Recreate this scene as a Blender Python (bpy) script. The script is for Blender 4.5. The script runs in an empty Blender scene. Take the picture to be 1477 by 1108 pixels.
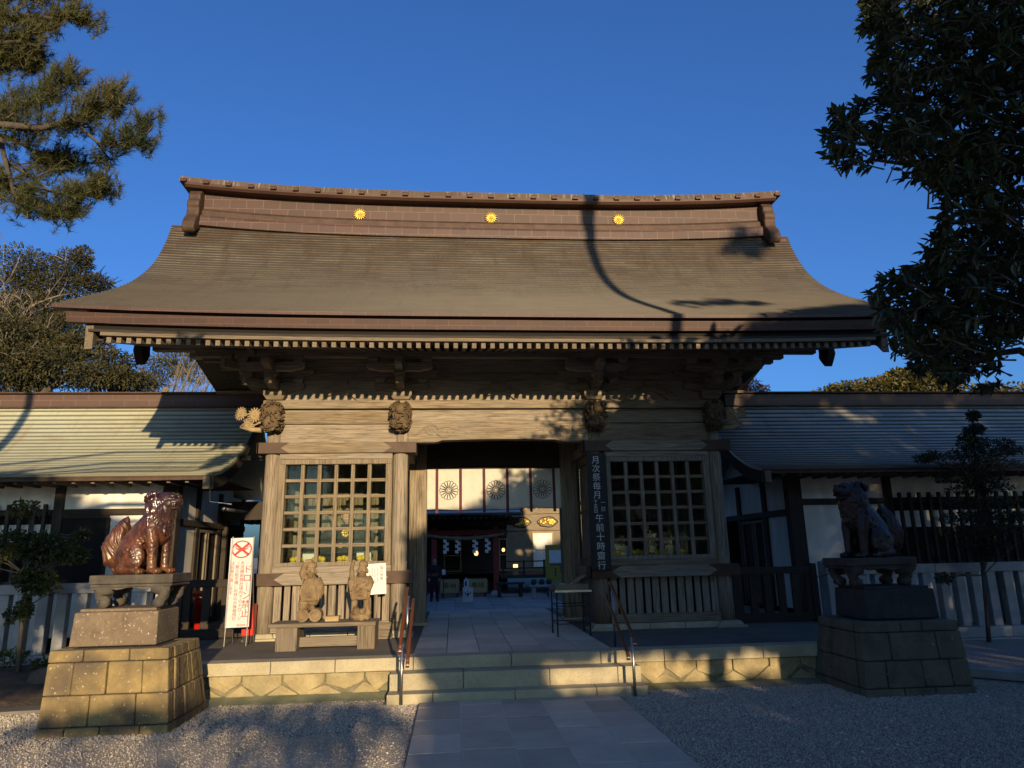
import bpy, bmesh, math, random
from mathutils import Vector, Matrix, noise as mnoise
R = math.radians
scene = bpy.context.scene
COL = scene.collection

# ---------------------------------------------------------------- camera
cam = bpy.data.cameras.new("camera")
cam.sensor_width = 36.0
cam.lens = 36.0 * 1001.8 / 1477.0
cam.clip_start = 0.05
cam.clip_end = 2000.0
camo = bpy.data.objects.new("camera", cam)
COL.objects.link(camo)
pit, yaw, rol = 0.2367, 0.0873, -0.0203
cf = Vector((math.sin(yaw) * math.cos(pit), math.cos(yaw) * math.cos(pit), math.sin(pit)))
r0 = Vector((math.cos(yaw), -math.sin(yaw), 0))
u0 = r0.cross(cf)
cr = r0 * math.cos(rol) + u0 * math.sin(rol)
cu = -r0 * math.sin(rol) + u0 * math.cos(rol)
CAM = Vector((-0.7855, -8.818, 1.7))
m = Matrix((cr, cu, -cf)).transposed().to_4x4()
m.translation = CAM
camo.matrix_world = m
scene.camera = camo

# ---------------------------------------------------------------- sky, sun, exposure
SUN_EL = R(10.0)
SUNX = -0.16                       # sideways drift of the light per metre of depth
world = bpy.data.worlds.new("World")
scene.world = world
world.use_nodes = True
wn = world.node_tree
bg = wn.nodes["Background"]
sky = wn.nodes.new("ShaderNodeTexSky")
sky.sky_type = 'NISHITA'
sky.sun_disc = False
sky.sun_elevation = SUN_EL
sky.sun_rotation = math.pi - math.atan2(-SUNX, 1.0)   # behind the camera, to the right
sky.air_density = 1.0
sky.dust_density = 2.5
sky.ozone_density = 3.0
sky.altitude = 0
tint = wn.nodes.new("ShaderNodeMix")
tint.data_type = 'RGBA'
tint.blend_type = 'MULTIPLY'
tint.inputs[0].default_value = 1.0
tint.inputs[7].default_value = (0.66, 1.14, 1.88, 1)
wn.links.new(sky.outputs[0], tint.inputs[6])
wn.links.new(tint.outputs[2], bg.inputs[0])
bg.inputs[1].default_value = 0.078
sun = bpy.data.lights.new("sun", 'SUN')
sun.energy = 5.0
sun.angle = R(0.5)
sun.color = (1.0, 0.76, 0.46)
suno = bpy.data.objects.new("sun", sun)
COL.objects.link(suno)
ldir = Vector((SUNX, 1.0, -math.tan(SUN_EL) * math.hypot(1, SUNX)))
suno.rotation_euler = ldir.to_track_quat('-Z', 'Y').to_euler()
scene.view_settings.view_transform = 'Standard'
scene.view_settings.look = 'None'
scene.view_settings.exposure = 0.62
scene.view_settings.gamma = 1.0
scene.view_settings.use_curve_mapping = False
scene.cycles.max_bounces = 6
scene.cycles.transparent_max_bounces = 6

# ---------------------------------------------------------------- materials
TONE = {'pale_slab_mortar': 0.95, 'buff_granite': 1.0, 'yellow_rubble_stone': 1.0, 'mossy_mortar': 1.0, 'worn_brown_stone': 0.8, 'yellow_tuff': 0.72, 'mossy_concrete': 0.9, 'packed_sandy_earth': 0.9, 'grey_granite': 1.0, 'white_plaster': 1.1, 'worn_concrete': 0.85, 'white_paper': 0.75, 'white_paint': 0.62, 'brown_dirt': 0.9, 'grey_tuff': 0.9,
        'red_enamel': 0.8, 'yellow_citrus': 0.8, 'faded_vermilion_post': 1.0, 'painted_face': 0.9}

def mat(name, c1, c2=None, scale=4.0, stretch=(1, 1, 1), rough=0.8, bump=0.15, bscale=None, c3=None, c3scale=0.8,
        c3amt=0.6, metal=0.0, coat=0.0, spec=0.3, detail=6.0, speck=None, speckscale=60.0, speckamt=0.62, uv=False,
        emit=None, estr=0.0, lo=0.35, hi=0.65, bdist=0.02, vary=0, crack=0):
    m = bpy.data.materials.new(name)
    kk = TONE.get(name, 0.62)
    sc_ = lambda c: None if c is None else tuple(x * kk for x in c)
    c1, c2, c3, speck = sc_(c1), sc_(c2), sc_(c3), sc_(speck)
    m.use_nodes = True
    nt = m.node_tree
    N, L = nt.nodes, nt.links
    b = N["Principled BSDF"]
    b.inputs["Roughness"].default_value = rough
    b.inputs["Metallic"].default_value = metal
    b.inputs["Specular IOR Level"].default_value = spec
    b.inputs["Coat Weight"].default_value = coat
    b.inputs["Coat Roughness"].default_value = 0.12
    c2 = c2 or tuple(x * 0.75 for x in c1)
    tc = N.new("ShaderNodeTexCoord")
    mp = N.new("ShaderNodeMapping")
    mp.inputs["Scale"].default_value = stretch
    L.new(tc.outputs["UV" if uv else "Object"], mp.inputs["Vector"])
    n1 = N.new("ShaderNodeTexNoise")
    n1.inputs["Scale"].default_value = scale
    n1.inputs["Detail"].default_value = detail
    n1.inputs["Roughness"].default_value = 0.6
    L.new(mp.outputs[0], n1.inputs["Vector"])
    rp = N.new("ShaderNodeValToRGB")
    rp.color_ramp.elements[0].position = lo
    rp.color_ramp.elements[1].position = hi
    rp.color_ramp.elements[0].color = (*c2, 1)
    rp.color_ramp.elements[1].color = (*c1, 1)
    L.new(n1.outputs["Fac"], rp.inputs["Fac"])
    out = rp.outputs["Color"]
    if c3:
        n2 = N.new("ShaderNodeTexNoise")
        n2.inputs["Scale"].default_value = c3scale
        n2.inputs["Detail"].default_value = 5
        L.new(tc.outputs["UV" if uv else "Object"], n2.inputs["Vector"])
        mr = N.new("ShaderNodeMapRange")
        mr.inputs["From Min"].default_value = 0.45
        mr.inputs["From Max"].default_value = 0.68
        mr.inputs["To Max"].default_value = c3amt
        L.new(n2.outputs["Fac"], mr.inputs["Value"])
        mx = N.new("ShaderNodeMix")
        mx.data_type = 'RGBA'
        L.new(mr.outputs[0], mx.inputs["Factor"])
        L.new(out, mx.inputs[6])
        mx.inputs[7].default_value = (*c3, 1)
        out = mx.outputs[2]
    if speck:
        n3 = N.new("ShaderNodeTexNoise")
        n3.inputs["Scale"].default_value = speckscale
        n3.inputs["Detail"].default_value = 2
        L.new(tc.outputs["Object"], n3.inputs["Vector"])
        mr = N.new("ShaderNodeMapRange")
        mr.inputs["From Min"].default_value = speckamt
        mr.inputs["From Max"].default_value = speckamt + 0.06
        L.new(n3.outputs["Fac"], mr.inputs["Value"])
        mx = N.new("ShaderNodeMix")
        mx.data_type = 'RGBA'
        L.new(mr.outputs[0], mx.inputs["Factor"])
        L.new(out, mx.inputs[6])
        mx.inputs[7].default_value = (*speck, 1)
        out = mx.outputs[2]
    if vary:
        oi = N.new("ShaderNodeObjectInfo")
        hs = N.new("ShaderNodeHueSaturation")
        mr = N.new("ShaderNodeMapRange")
        mr.inputs["To Min"].default_value = 1 - vary
        mr.inputs["To Max"].default_value = 1 + vary
        L.new(oi.outputs["Random"], mr.inputs["Value"])
        L.new(mr.outputs[0], hs.inputs["Value"])
        mr2 = N.new("ShaderNodeMapRange")
        mr2.inputs["To Min"].default_value = 1.1
        mr2.inputs["To Max"].default_value = 0.8
        L.new(oi.outputs["Random"], mr2.inputs["Value"])
        L.new(mr2.outputs[0], hs.inputs["Saturation"])
        L.new(out, hs.inputs["Color"])
        out = hs.outputs[0]
    if crack:
        ck = N.new("ShaderNodeTexNoise")
        ck.inputs["Scale"].default_value = crack
        ck.inputs["Detail"].default_value = 3
        L.new(mp.outputs[0], ck.inputs["Vector"])
        mr = N.new("ShaderNodeMapRange")
        mr.inputs["From Min"].default_value = 0.62
        mr.inputs["From Max"].default_value = 0.70
        mr.inputs["To Max"].default_value = 0.75
        L.new(ck.outputs["Fac"], mr.inputs["Value"])
        mx = N.new("ShaderNodeMix")
        mx.data_type = 'RGBA'
        L.new(mr.outputs[0], mx.inputs["Factor"])
        L.new(out, mx.inputs[6])
        mx.inputs[7].default_value = (*(x * .3 for x in c2), 1)
        out = mx.outputs[2]
    L.new(out, b.inputs["Base Color"])
    if bump:
        n4 = N.new("ShaderNodeTexNoise")
        n4.inputs["Scale"].default_value = bscale or scale * 3
        n4.inputs["Detail"].default_value = 6
        L.new(mp.outputs[0], n4.inputs["Vector"])
        bp = N.new("ShaderNodeBump")
        bp.inputs["Strength"].default_value = bump
        bp.inputs["Distance"].default_value = bdist
        L.new(n4.outputs["Fac"], bp.inputs["Height"])
        L.new(bp.outputs[0], b.inputs["Normal"])
    if emit:
        b.inputs["Emission Color"].default_value = (*emit, 1)
        b.inputs["Emission Strength"].default_value = estr
    return m

WL, WD, WS = (0.43, 0.34, 0.225), (0.16, 0.118, 0.075), (0.31, 0.265, 0.20)
def woodset(n, a, b_, c, rough=0.85):
    k = dict(vary=0.16, crack=11.0, scale=7.0, lo=0.34, hi=0.62, rough=rough, bump=0.6, bscale=10, c3=c, c3scale=1.3, c3amt=0.6, bdist=0.012)
    return {'x': mat(n + "_along_x", a, b_, stretch=(0.35, 5, 9), **k),
            'y': mat(n + "_along_y", a, b_, stretch=(6, 0.35, 8), **k),
            'z': mat(n + "_along_z", a, b_, stretch=(7, 7, 0.3), **k)}
WOOD = woodset("weathered_wood", WL, WD, WS)
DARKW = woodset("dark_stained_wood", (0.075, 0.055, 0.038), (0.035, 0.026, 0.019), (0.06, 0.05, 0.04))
GREYW = woodset("silvered_wood", (0.30, 0.235, 0.155), (0.15, 0.115, 0.075), (0.22, 0.18, 0.13))
MT = {}
MT['copper'] = mat("brown_copper_sheet", (0.11, 0.054, 0.035), (0.08, 0.038, 0.026), scale=2.0, rough=0.5, metal=0.25, bump=0.08, c3=(0.13, 0.08, 0.052), c3scale=1.1, c3amt=0.5)
MT['copper_dull'] = mat("dull_brown_copper", (0.12, 0.07, 0.044), (0.075, 0.043, 0.028), scale=5, rough=0.6, metal=0.15, bump=0.1)
MT['gold'] = mat("gilded_metal", (0.95, 0.66, 0.13), (0.85, 0.55, 0.09), rough=0.38, metal=0.45, bump=0.02)
MT['granite'] = mat("buff_granite", (0.43, 0.38, 0.25), (0.34, 0.295, 0.19), scale=3, rough=0.85, bump=0.3, bscale=60, c3=(0.22, 0.19, 0.13), c3scale=1.6, speck=(0.16, 0.14, 0.11), speckscale=130, speckamt=0.60, bdist=0.006)
MT['granite_grey'] = mat("grey_granite", (0.34, 0.34, 0.335), (0.25, 0.25, 0.25), scale=3, rough=0.85, bump=0.25, bscale=70, c3=(0.22, 0.215, 0.195), c3scale=2.6, c3amt=0.8, speck=(0.14, 0.14, 0.14), speckscale=150, speckamt=0.6, bdist=0.005)
MT['slabjoint'] = mat("pale_slab_mortar", (0.62, 0.56, 0.46), (0.5, 0.45, 0.37), scale=9, rough=0.95, bump=0.2)
MT['mortar'] = mat("mossy_mortar", (0.20, 0.175, 0.11), (0.12, 0.11, 0.07), scale=8, rough=0.95, bump=0.4)
MT['joint'] = mat("dark_joint", (0.07, 0.06, 0.045), rough=0.95, bump=0.2)
MT['concrete'] = mat("worn_concrete", (0.175, 0.155, 0.125), (0.13, 0.115, 0.09), scale=2.5, rough=0.9, bump=0.25, bscale=40, c3=(0.10, 0.09, 0.07), c3scale=0.9, bdist=0.006)
MT['mossy'] = mat("mossy_concrete", (0.27, 0.26, 0.16), (0.17, 0.18, 0.10), scale=4, rough=0.95, bump=0.5, bscale=25, c3=(0.14, 0.15, 0.08), c3scale=2.5)
MT['rubble'] = mat("yellow_rubble_stone", (0.36, 0.29, 0.155), (0.23, 0.185, 0.10), scale=5, rough=0.95, bump=0.8, bscale=22, c3=(0.20, 0.18, 0.10), c3scale=2.2, bdist=0.03)
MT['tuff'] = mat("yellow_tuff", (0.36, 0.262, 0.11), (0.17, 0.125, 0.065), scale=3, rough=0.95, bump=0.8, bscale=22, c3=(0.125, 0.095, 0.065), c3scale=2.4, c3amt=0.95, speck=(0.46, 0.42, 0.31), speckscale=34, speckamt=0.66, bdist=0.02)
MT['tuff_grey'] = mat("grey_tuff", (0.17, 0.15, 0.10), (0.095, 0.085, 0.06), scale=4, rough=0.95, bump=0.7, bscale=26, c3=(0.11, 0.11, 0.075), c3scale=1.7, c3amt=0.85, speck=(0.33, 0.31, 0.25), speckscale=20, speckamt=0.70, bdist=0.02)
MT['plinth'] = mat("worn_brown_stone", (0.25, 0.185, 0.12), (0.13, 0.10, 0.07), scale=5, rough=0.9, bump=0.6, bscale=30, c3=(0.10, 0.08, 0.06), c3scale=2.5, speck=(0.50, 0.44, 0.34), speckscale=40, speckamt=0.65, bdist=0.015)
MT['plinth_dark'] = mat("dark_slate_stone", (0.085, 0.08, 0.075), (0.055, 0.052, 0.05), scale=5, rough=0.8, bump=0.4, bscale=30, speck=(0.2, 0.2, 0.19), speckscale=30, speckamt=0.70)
MT['stand'] = mat("dark_grey_stone", (0.12, 0.105, 0.085), (0.07, 0.06, 0.05), scale=6, rough=0.8, bump=0.4, c3=(0.2, 0.17, 0.13), c3scale=5, c3amt=0.5)
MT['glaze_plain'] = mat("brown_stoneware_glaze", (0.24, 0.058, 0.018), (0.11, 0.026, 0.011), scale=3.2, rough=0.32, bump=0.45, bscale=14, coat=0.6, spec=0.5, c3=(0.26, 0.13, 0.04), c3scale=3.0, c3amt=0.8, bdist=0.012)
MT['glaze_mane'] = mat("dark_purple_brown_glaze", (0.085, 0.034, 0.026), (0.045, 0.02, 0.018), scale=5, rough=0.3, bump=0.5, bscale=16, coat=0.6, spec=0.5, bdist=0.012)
MT['glaze_shaded'] = mat("shaded_stoneware_glaze", (0.05, 0.022, 0.014), (0.022, 0.012, 0.009), scale=3.2, rough=0.5, bump=0.4, bscale=14, coat=0.12, spec=0.5, c3=(0.07, 0.038, 0.02), c3scale=3.0, bdist=0.012)  # darker copy of the brown glaze, shade put into its colour
MT['plaster'] = mat("white_plaster", (0.66, 0.64, 0.58), (0.50, 0.475, 0.42), scale=1.6, stretch=(2.5, 2.5, 0.5), rough=0.9, bump=0.08, c3=(0.42, 0.385, 0.32), c3scale=1.1, c3amt=0.7)
MT['black'] = mat("black_lacquered_board", (0.022, 0.02, 0.019), (0.014, 0.013, 0.012), rough=0.6, bump=0.1)
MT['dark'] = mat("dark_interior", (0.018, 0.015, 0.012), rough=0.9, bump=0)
MT['white'] = mat("white_paint", (0.8, 0.79, 0.76), (0.72, 0.71, 0.68), rough=0.6, bump=0.03)
MT['cloth'] = mat("ivory_curtain_cloth", (0.80, 0.755, 0.64), (0.72, 0.675, 0.56), scale=8, rough=0.9, bump=0.25, bscale=90)
MT['band'] = mat("purple_ribbon", (0.16, 0.045, 0.06), (0.11, 0.03, 0.045), rough=0.8, bump=0.05)
MT['crest'] = mat("black_dyed_crest", (0.03, 0.022, 0.02), rough=0.9, bump=0)
MT['redpaint'] = mat("red_lettering_paint", (0.62, 0.07, 0.045), (0.55, 0.06, 0.04), rough=0.6, bump=0)
MT['greyink'] = mat("grey_ink", (0.25, 0.25, 0.26), rough=0.8, bump=0)
MT['redmetal'] = mat("red_enamel", (0.62, 0.025, 0.015), (0.5, 0.02, 0.012), rough=0.35, bump=0.02, spec=0.5)
MT['vermilion'] = mat("faded_vermilion_post", (0.22, 0.03, 0.025), (0.15, 0.022, 0.02), rough=0.7, bump=0.1)
MT['steel'] = mat("brushed_steel", (0.62, 0.60, 0.57), (0.5, 0.48, 0.46), rough=0.3, metal=0.9, bump=0.03)
MT['railwood'] = mat("brown_resin_rail", (0.20, 0.062, 0.024), (0.15, 0.045, 0.018), rough=0.4, bump=0.05, spec=0.5)
MT['black_metal'] = mat("black_metal", (0.03, 0.028, 0.026), rough=0.5, bump=0.05)
MT['card'] = mat("brown_cardboard", (0.30, 0.22, 0.13), (0.24, 0.17, 0.10), rough=0.9, bump=0.1)
MT['paper'] = mat("white_paper", (0.80, 0.79, 0.74), (0.74, 0.73, 0.69), rough=0.9, bump=0.03)
MT['yellow'] = mat("yellow_citrus", (0.75, 0.55, 0.03), (0.65, 0.43, 0.02), rough=0.5, bump=0.1, bscale=80)
MT['carve'] = mat("carved_zelkova", (0.36, 0.255, 0.135), (0.17, 0.11, 0.055), scale=7, rough=0.8, bump=0.5, bscale=30, bdist=0.01)
MT['nosing'] = mat("carved_dark_wood", (0.21, 0.145, 0.078), (0.10, 0.068, 0.038), scale=9, rough=0.85, bump=0.6, bscale=30, bdist=0.012)
MT['flower'] = mat("pale_carved_wood", (0.50, 0.37, 0.20), (0.36, 0.26, 0.14), scale=9, rough=0.85, bump=0.3)
MT['newwood'] = mat("fresh_pale_wood", (0.55, 0.40, 0.19), (0.44, 0.31, 0.14), scale=3, stretch=(1, 6, 6), rough=0.8, bump=0.1)
MT['bark'] = mat("grey_brown_bark", (0.14, 0.115, 0.09), (0.07, 0.056, 0.044), scale=6, stretch=(3, 3, 0.6), rough=0.95, bump=0.8, bscale=16)
MT['bark_pale'] = mat("pale_winter_bark", (0.30, 0.25, 0.19), (0.19, 0.155, 0.12), scale=6, rough=0.95, bump=0.4)
MT['dirt'] = mat("brown_dirt", (0.105, 0.072, 0.044), (0.06, 0.042, 0.027), scale=7, rough=1.0, bump=0.9, bscale=20, c3=(0.15, 0.11, 0.06), c3scale=4)
MT['earth'] = mat("packed_sandy_earth", (0.60, 0.49, 0.35), (0.46, 0.37, 0.26), scale=3, rough=1.0, bump=0.8, bscale=60, c3=(0.24, 0.19, 0.13), c3scale=1.5, speck=(0.5, 0.45, 0.37), speckscale=70, speckamt=0.62, bdist=0.012)
MT['rock'] = mat("brown_rock", (0.17, 0.125, 0.085), (0.10, 0.075, 0.05), scale=5, rough=0.95, bump=0.7, bscale=16)
MT['skin'] = mat("pale_skin", (0.50, 0.30, 0.20), (0.46, 0.27, 0.18), rough=0.6, bump=0)
MT['painted_skin'] = mat("painted_face", (0.62, 0.36, 0.24), (0.58, 0.33, 0.22), rough=0.5, bump=0)
MT['coat_cloth'] = mat("black_coat_cloth", (0.02, 0.02, 0.023), rough=0.9, bump=0.1)
MT['robe'] = mat("dark_court_robe", (0.035, 0.035, 0.045), (0.02, 0.02, 0.026), rough=0.7, bump=0.1)
MT['lamp'] = mat("lit_lantern_paper", (0.8, 0.5, 0.25), rough=0.8, bump=0, emit=(1.0, 0.52, 0.2), estr=1.6)
MT['rope'] = mat("straw_rope", (0.42, 0.34, 0.2), (0.28, 0.22, 0.12), rough=0.95, bump=0.4)
MT['yellowboard'] = mat("yellow_poster", (0.45, 0.36, 0.06), (0.40, 0.32, 0.05), rough=0.7, bump=0)
MT['bluepaint'] = mat("dark_blue_ink", (0.03, 0.05, 0.16), rough=0.8, bump=0)

def leafmat(name, c1, c2, rough=0.55, trans=0.25, spec=0.3, c3=None):
    c1, c2 = [tuple(x * 0.75 for x in c) for c in (c1, c2)]
    c3 = c3 and tuple(x * 0.75 for x in c3)
    m = bpy.data.materials.new(name)
    m.use_nodes = True
    nt = m.node_tree
    N, L = nt.nodes, nt.links
    b = N["Principled BSDF"]
    b.inputs["Roughness"].default_value = rough
    b.inputs["Specular IOR Level"].default_value = spec
    tc = N.new("ShaderNodeTexCoord")
    n1 = N.new("ShaderNodeTexNoise")
    n1.inputs["Scale"].default_value = 1.1
    n1.inputs["Detail"].default_value = 8
    n1.inputs["Roughness"].default_value = 0.75
    L.new(tc.outputs["Object"], n1.inputs["Vector"])
    rp = N.new("ShaderNodeValToRGB")
    rp.color_ramp.elements[0].position = 0.36
    rp.color_ramp.elements[1].position = 0.64
    rp.color_ramp.elements[0].color = (*c2, 1)
    rp.color_ramp.elements[1].color = (*c1, 1)
    if c3:
        e = rp.color_ramp.elements.new(0.72)
        e.color = (*c3, 1)
    L.new(n1.outputs["Fac"], rp.inputs["Fac"])
    L.new(rp.outputs["Color"], b.inputs["Base Color"])
    tr = N.new("ShaderNodeBsdfTranslucent")
    L.new(rp.outputs["Color"], tr.inputs["Color"])
    mix = N.new("ShaderNodeMixShader")
    mix.inputs[0].default_value = trans
    L.new(b.outputs[0], mix.inputs[1])
    L.new(tr.outputs[0], mix.inputs[2])
    L.new(mix.outputs[0], N["Material Output"].inputs["Surface"])
    return m
LF = {}
LF['broad'] = leafmat("dark_evergreen_leaf", (0.045, 0.062, 0.022), (0.022, 0.034, 0.012), rough=0.4, trans=0.12, c3=(0.09, 0.085, 0.025))
LF['pine'] = leafmat("pine_needle", (0.115, 0.105, 0.028), (0.04, 0.058, 0.02), rough=0.6, trans=0.15, c3=(0.16, 0.115, 0.035))
LF['shrub'] = leafmat("young_shrub_leaf", (0.10, 0.115, 0.03), (0.035, 0.05, 0.016), rough=0.4, trans=0.2)
LF['conifer'] = leafmat("far_evergreen", (0.10, 0.085, 0.03), (0.03, 0.036, 0.016), rough=0.7, trans=0.1)
LF['olive'] = leafmat("sunlit_olive_leaf", (0.17, 0.14, 0.035), (0.09, 0.08, 0.022), rough=0.6, trans=0.2)
LF['orange'] = leafmat("orange_autumn_leaf", (0.34, 0.13, 0.035), (0.20, 0.07, 0.022), rough=0.7, trans=0.25)
LF['shade'] = leafmat("dull_evergreen_leaf", (0.04, 0.05, 0.02), (0.025, 0.032, 0.014), trans=0.05)

# special surfaces -------------------------------------------------------
def nodes_of(name):
    m = bpy.data.materials.new(name)
    m.use_nodes = True
    return m, m.node_tree.nodes, m.node_tree.links, m.node_tree.nodes["Principled BSDF"]

def mixcol(N, L, fac, a, b):
    mx = N.new("ShaderNodeMix")
    mx.data_type = 'RGBA'
    for s, v in ((0, fac), (6, a), (7, b)):
        if hasattr(v, 'links'):
            L.new(v, mx.inputs[s])
        else:
            mx.inputs[s].default_value = v if s == 0 else (*v, 1)
    return mx.outputs[2]

def ramp(N, L, src, p0, p1, a=0.0, b=1.0):
    mr = N.new("ShaderNodeMapRange")
    mr.inputs["From Min"].default_value = p0
    mr.inputs["From Max"].default_value = p1
    mr.inputs["To Min"].default_value = a
    mr.inputs["To Max"].default_value = b
    L.new(src, mr.inputs["Value"])
    return mr.outputs[0]

def noise(N, L, vec, scale, detail=5, rough=0.6):
    n = N.new("ShaderNodeTexNoise")
    n.inputs["Scale"].default_value = scale
    n.inputs["Detail"].default_value = detail
    n.inputs["Roughness"].default_value = rough
    L.new(vec, n.inputs["Vector"])
    return n.outputs["Fac"]

def mapped(N, L, vec, scale):
    mp = N.new("ShaderNodeMapping")
    mp.inputs["Scale"].default_value = scale
    L.new(vec, mp.inputs["Vector"])
    return mp.outputs[0]

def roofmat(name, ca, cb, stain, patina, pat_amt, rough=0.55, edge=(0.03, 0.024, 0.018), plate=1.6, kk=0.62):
    ca, cb, stain, patina = [tuple(x * kk for x in c) for c in (ca, cb, stain, patina)]
    """copper shingle courses: UV u = metres along, v = course number"""
    m, N, L, b = nodes_of(name)
    tc = N.new("ShaderNodeTexCoord")
    br = N.new("ShaderNodeTexBrick")
    br.inputs["Scale"].default_value = 1.0
    br.inputs["Brick Width"].default_value = plate
    br.inputs["Row Height"].default_value = 1.0
    br.inputs["Mortar Size"].default_value = 0.0
    br.inputs["Bias"].default_value = 0.0
    br.inputs["Color1"].default_value = (*ca, 1)
    br.inputs["Color2"].default_value = (*cb, 1)
    L.new(mapped(N, L, tc.outputs["UV"], (3.0, 1, 1)), br.inputs["Vector"])
    col = br.outputs["Color"]
    big = noise(N, L, mapped(N, L, tc.outputs["UV"], (0.5, 0.055, 1)), 1.0, 6, 0.65)
    col = mixcol(N, L, ramp(N, L, big, 0.42, 0.66, 0, pat_amt), col, patina)
    st = noise(N, L, mapped(N, L, tc.outputs["UV"], (2.2, 0.035, 1)), 1.3, 6, 0.7)
    col = mixcol(N, L, ramp(N, L, st, 0.52, 0.70, 0, 0.85), col, stain)
    pt = noise(N, L, mapped(N, L, tc.outputs["UV"], (0.35, 0.09, 1)), 1.0, 8, 0.7)
    col = mixcol(N, L, ramp(N, L, pt, 0.54, 0.66, 0, 0.6), col, stain)
    sv = N.new("ShaderNodeSeparateXYZ")
    L.new(tc.outputs["UV"], sv.inputs[0])
    top = N.new("ShaderNodeMath")
    top.operation = 'MULTIPLY'
    L.new(ramp(N, L, sv.outputs[1], 20, 35, 0, 0.75), top.inputs[0])
    L.new(ramp(N, L, noise(N, L, mapped(N, L, tc.outputs["UV"], (0.8, 0.12, 1)), 1.5, 6, .7), .38, .6), top.inputs[1])
    col = mixcol(N, L, top.outputs[0], col, tuple(x * 1.25 for x in stain))
    fine = noise(N, L, mapped(N, L, tc.outputs["UV"], (6, 3, 1)), 2.0, 4)
    col = mixcol(N, L, ramp(N, L, fine, 0.5, 0.75, 0, 0.35), col, tuple(x * 0.6 for x in ca))
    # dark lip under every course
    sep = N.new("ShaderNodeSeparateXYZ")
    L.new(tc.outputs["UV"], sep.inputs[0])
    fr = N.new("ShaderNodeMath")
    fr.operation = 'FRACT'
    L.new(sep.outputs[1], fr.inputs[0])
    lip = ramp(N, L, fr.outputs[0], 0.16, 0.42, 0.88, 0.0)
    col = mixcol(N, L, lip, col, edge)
    L.new(col, b.inputs["Base Color"])
    b.inputs["Roughness"].default_value = rough
    b.inputs["Metallic"].default_value = 0.1
    b.inputs["Specular IOR Level"].default_value = 0.4
    bp = N.new("ShaderNodeBump")
    bp.inputs["Strength"].default_value = 0.25
    bp.inputs["Distance"].default_value = 0.01
    L.new(noise(N, L, mapped(N, L, tc.outputs["UV"], (5, 2, 1)), 3, 3), bp.inputs["Height"])
    L.new(bp.outputs[0], b.inputs["Normal"])
    return m
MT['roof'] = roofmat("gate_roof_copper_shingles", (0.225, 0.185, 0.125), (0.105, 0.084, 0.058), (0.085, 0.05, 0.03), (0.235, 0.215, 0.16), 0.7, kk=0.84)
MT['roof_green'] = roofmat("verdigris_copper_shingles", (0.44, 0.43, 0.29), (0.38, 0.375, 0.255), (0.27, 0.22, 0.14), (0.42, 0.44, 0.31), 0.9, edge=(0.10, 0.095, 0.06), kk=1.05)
MT['roof_shaded'] = roofmat("shaded_copper_shingles", (0.20, 0.21, 0.19), (0.16, 0.165, 0.15), (0.13, 0.12, 0.10), (0.22, 0.235, 0.215), 0.8, rough=0.36, kk=1.35)  # same copper as the green wing, shade put into a greyer colour

def panelmat(name, c1, c2, w, h, seam, mort=0.012, streak=None):
    c1, c2, seam = [tuple(x * 0.66 for x in c) for c in (c1, c2, seam)]
    streak = streak and tuple(x * 0.66 for x in streak)
    m, N, L, b = nodes_of(name)
    tc = N.new("ShaderNodeTexCoord")
    sw = N.new("ShaderNodeSeparateXYZ")
    L.new(tc.outputs["Object"], sw.inputs[0])
    cb = N.new("ShaderNodeCombineXYZ")
    L.new(sw.outputs[0], cb.inputs[0])
    L.new(sw.outputs[2], cb.inputs[1])
    br = N.new("ShaderNodeTexBrick")
    br.inputs["Scale"].default_value = 1.0
    br.inputs["Brick Width"].default_value = w
    br.inputs["Row Height"].default_value = h
    br.inputs["Mortar Size"].default_value = mort * 0.5
    br.inputs["Mortar Smooth"].default_value = 0.2
    br.inputs["Color1"].default_value = (*c1, 1)
    br.inputs["Color2"].default_value = (*c2, 1)
    br.inputs["Mortar"].default_value = (*seam, 1)
    L.new(cb.outputs[0], br.inputs["Vector"])
    col = br.outputs["Color"]
    n = noise(N, L, tc.outputs["Object"], 1.5, 6)
    col = mixcol(N, L, ramp(N, L, n, 0.45, 0.7, 0, 0.5), col, tuple(x * 0.7 for x in c1))
    if streak:
        s = noise(N, L, mapped(N, L, tc.outputs["Object"], (22, 3, 0.6)), 1.0, 5, 0.7)
        col = mixcol(N, L, ramp(N, L, s, 0.55, 0.68, 0, 0.85), col, streak)
    L.new(col, b.inputs["Base Color"])
    b.inputs["Roughness"].default_value = 0.6
    b.inputs["Metallic"].default_value = 0.05
    bp = N.new("ShaderNodeBump")
    bp.inputs["Strength"].default_value = 0.12
    L.new(noise(N, L, tc.outputs["Object"], 9, 4), bp.inputs["Height"])
    bp.inputs["Distance"].default_value = 0.02
    L.new(bp.outputs[0], b.inputs["Normal"])
    return m
MT['fascia'] = panelmat("copper_fascia_panels", (0.085, 0.036, 0.022), (0.062, 0.027, 0.018), 0.34, 0.085, (0.15, 0.08, 0.052), 0.008)
MT['ridgewall'] = panelmat("copper_ridge_panels", (0.088, 0.037, 0.022), (0.060, 0.026, 0.016), 0.33, 0.19, (0.21, 0.12, 0.075), 0.010)
MT['ridgecap'] = panelmat("streaked_copper_ridge_cap", (0.135, 0.092, 0.055), (0.115, 0.075, 0.045), 0.43, 5.0, (0.22, 0.18, 0.12), 0.01, streak=(0.40, 0.37, 0.26))
MT['wingridge'] = panelmat("copper_corridor_ridge_panels", (0.115, 0.055, 0.032), (0.095, 0.046, 0.028), 0.5, 5.0, (0.2, 0.12, 0.075), 0.012)

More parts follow.
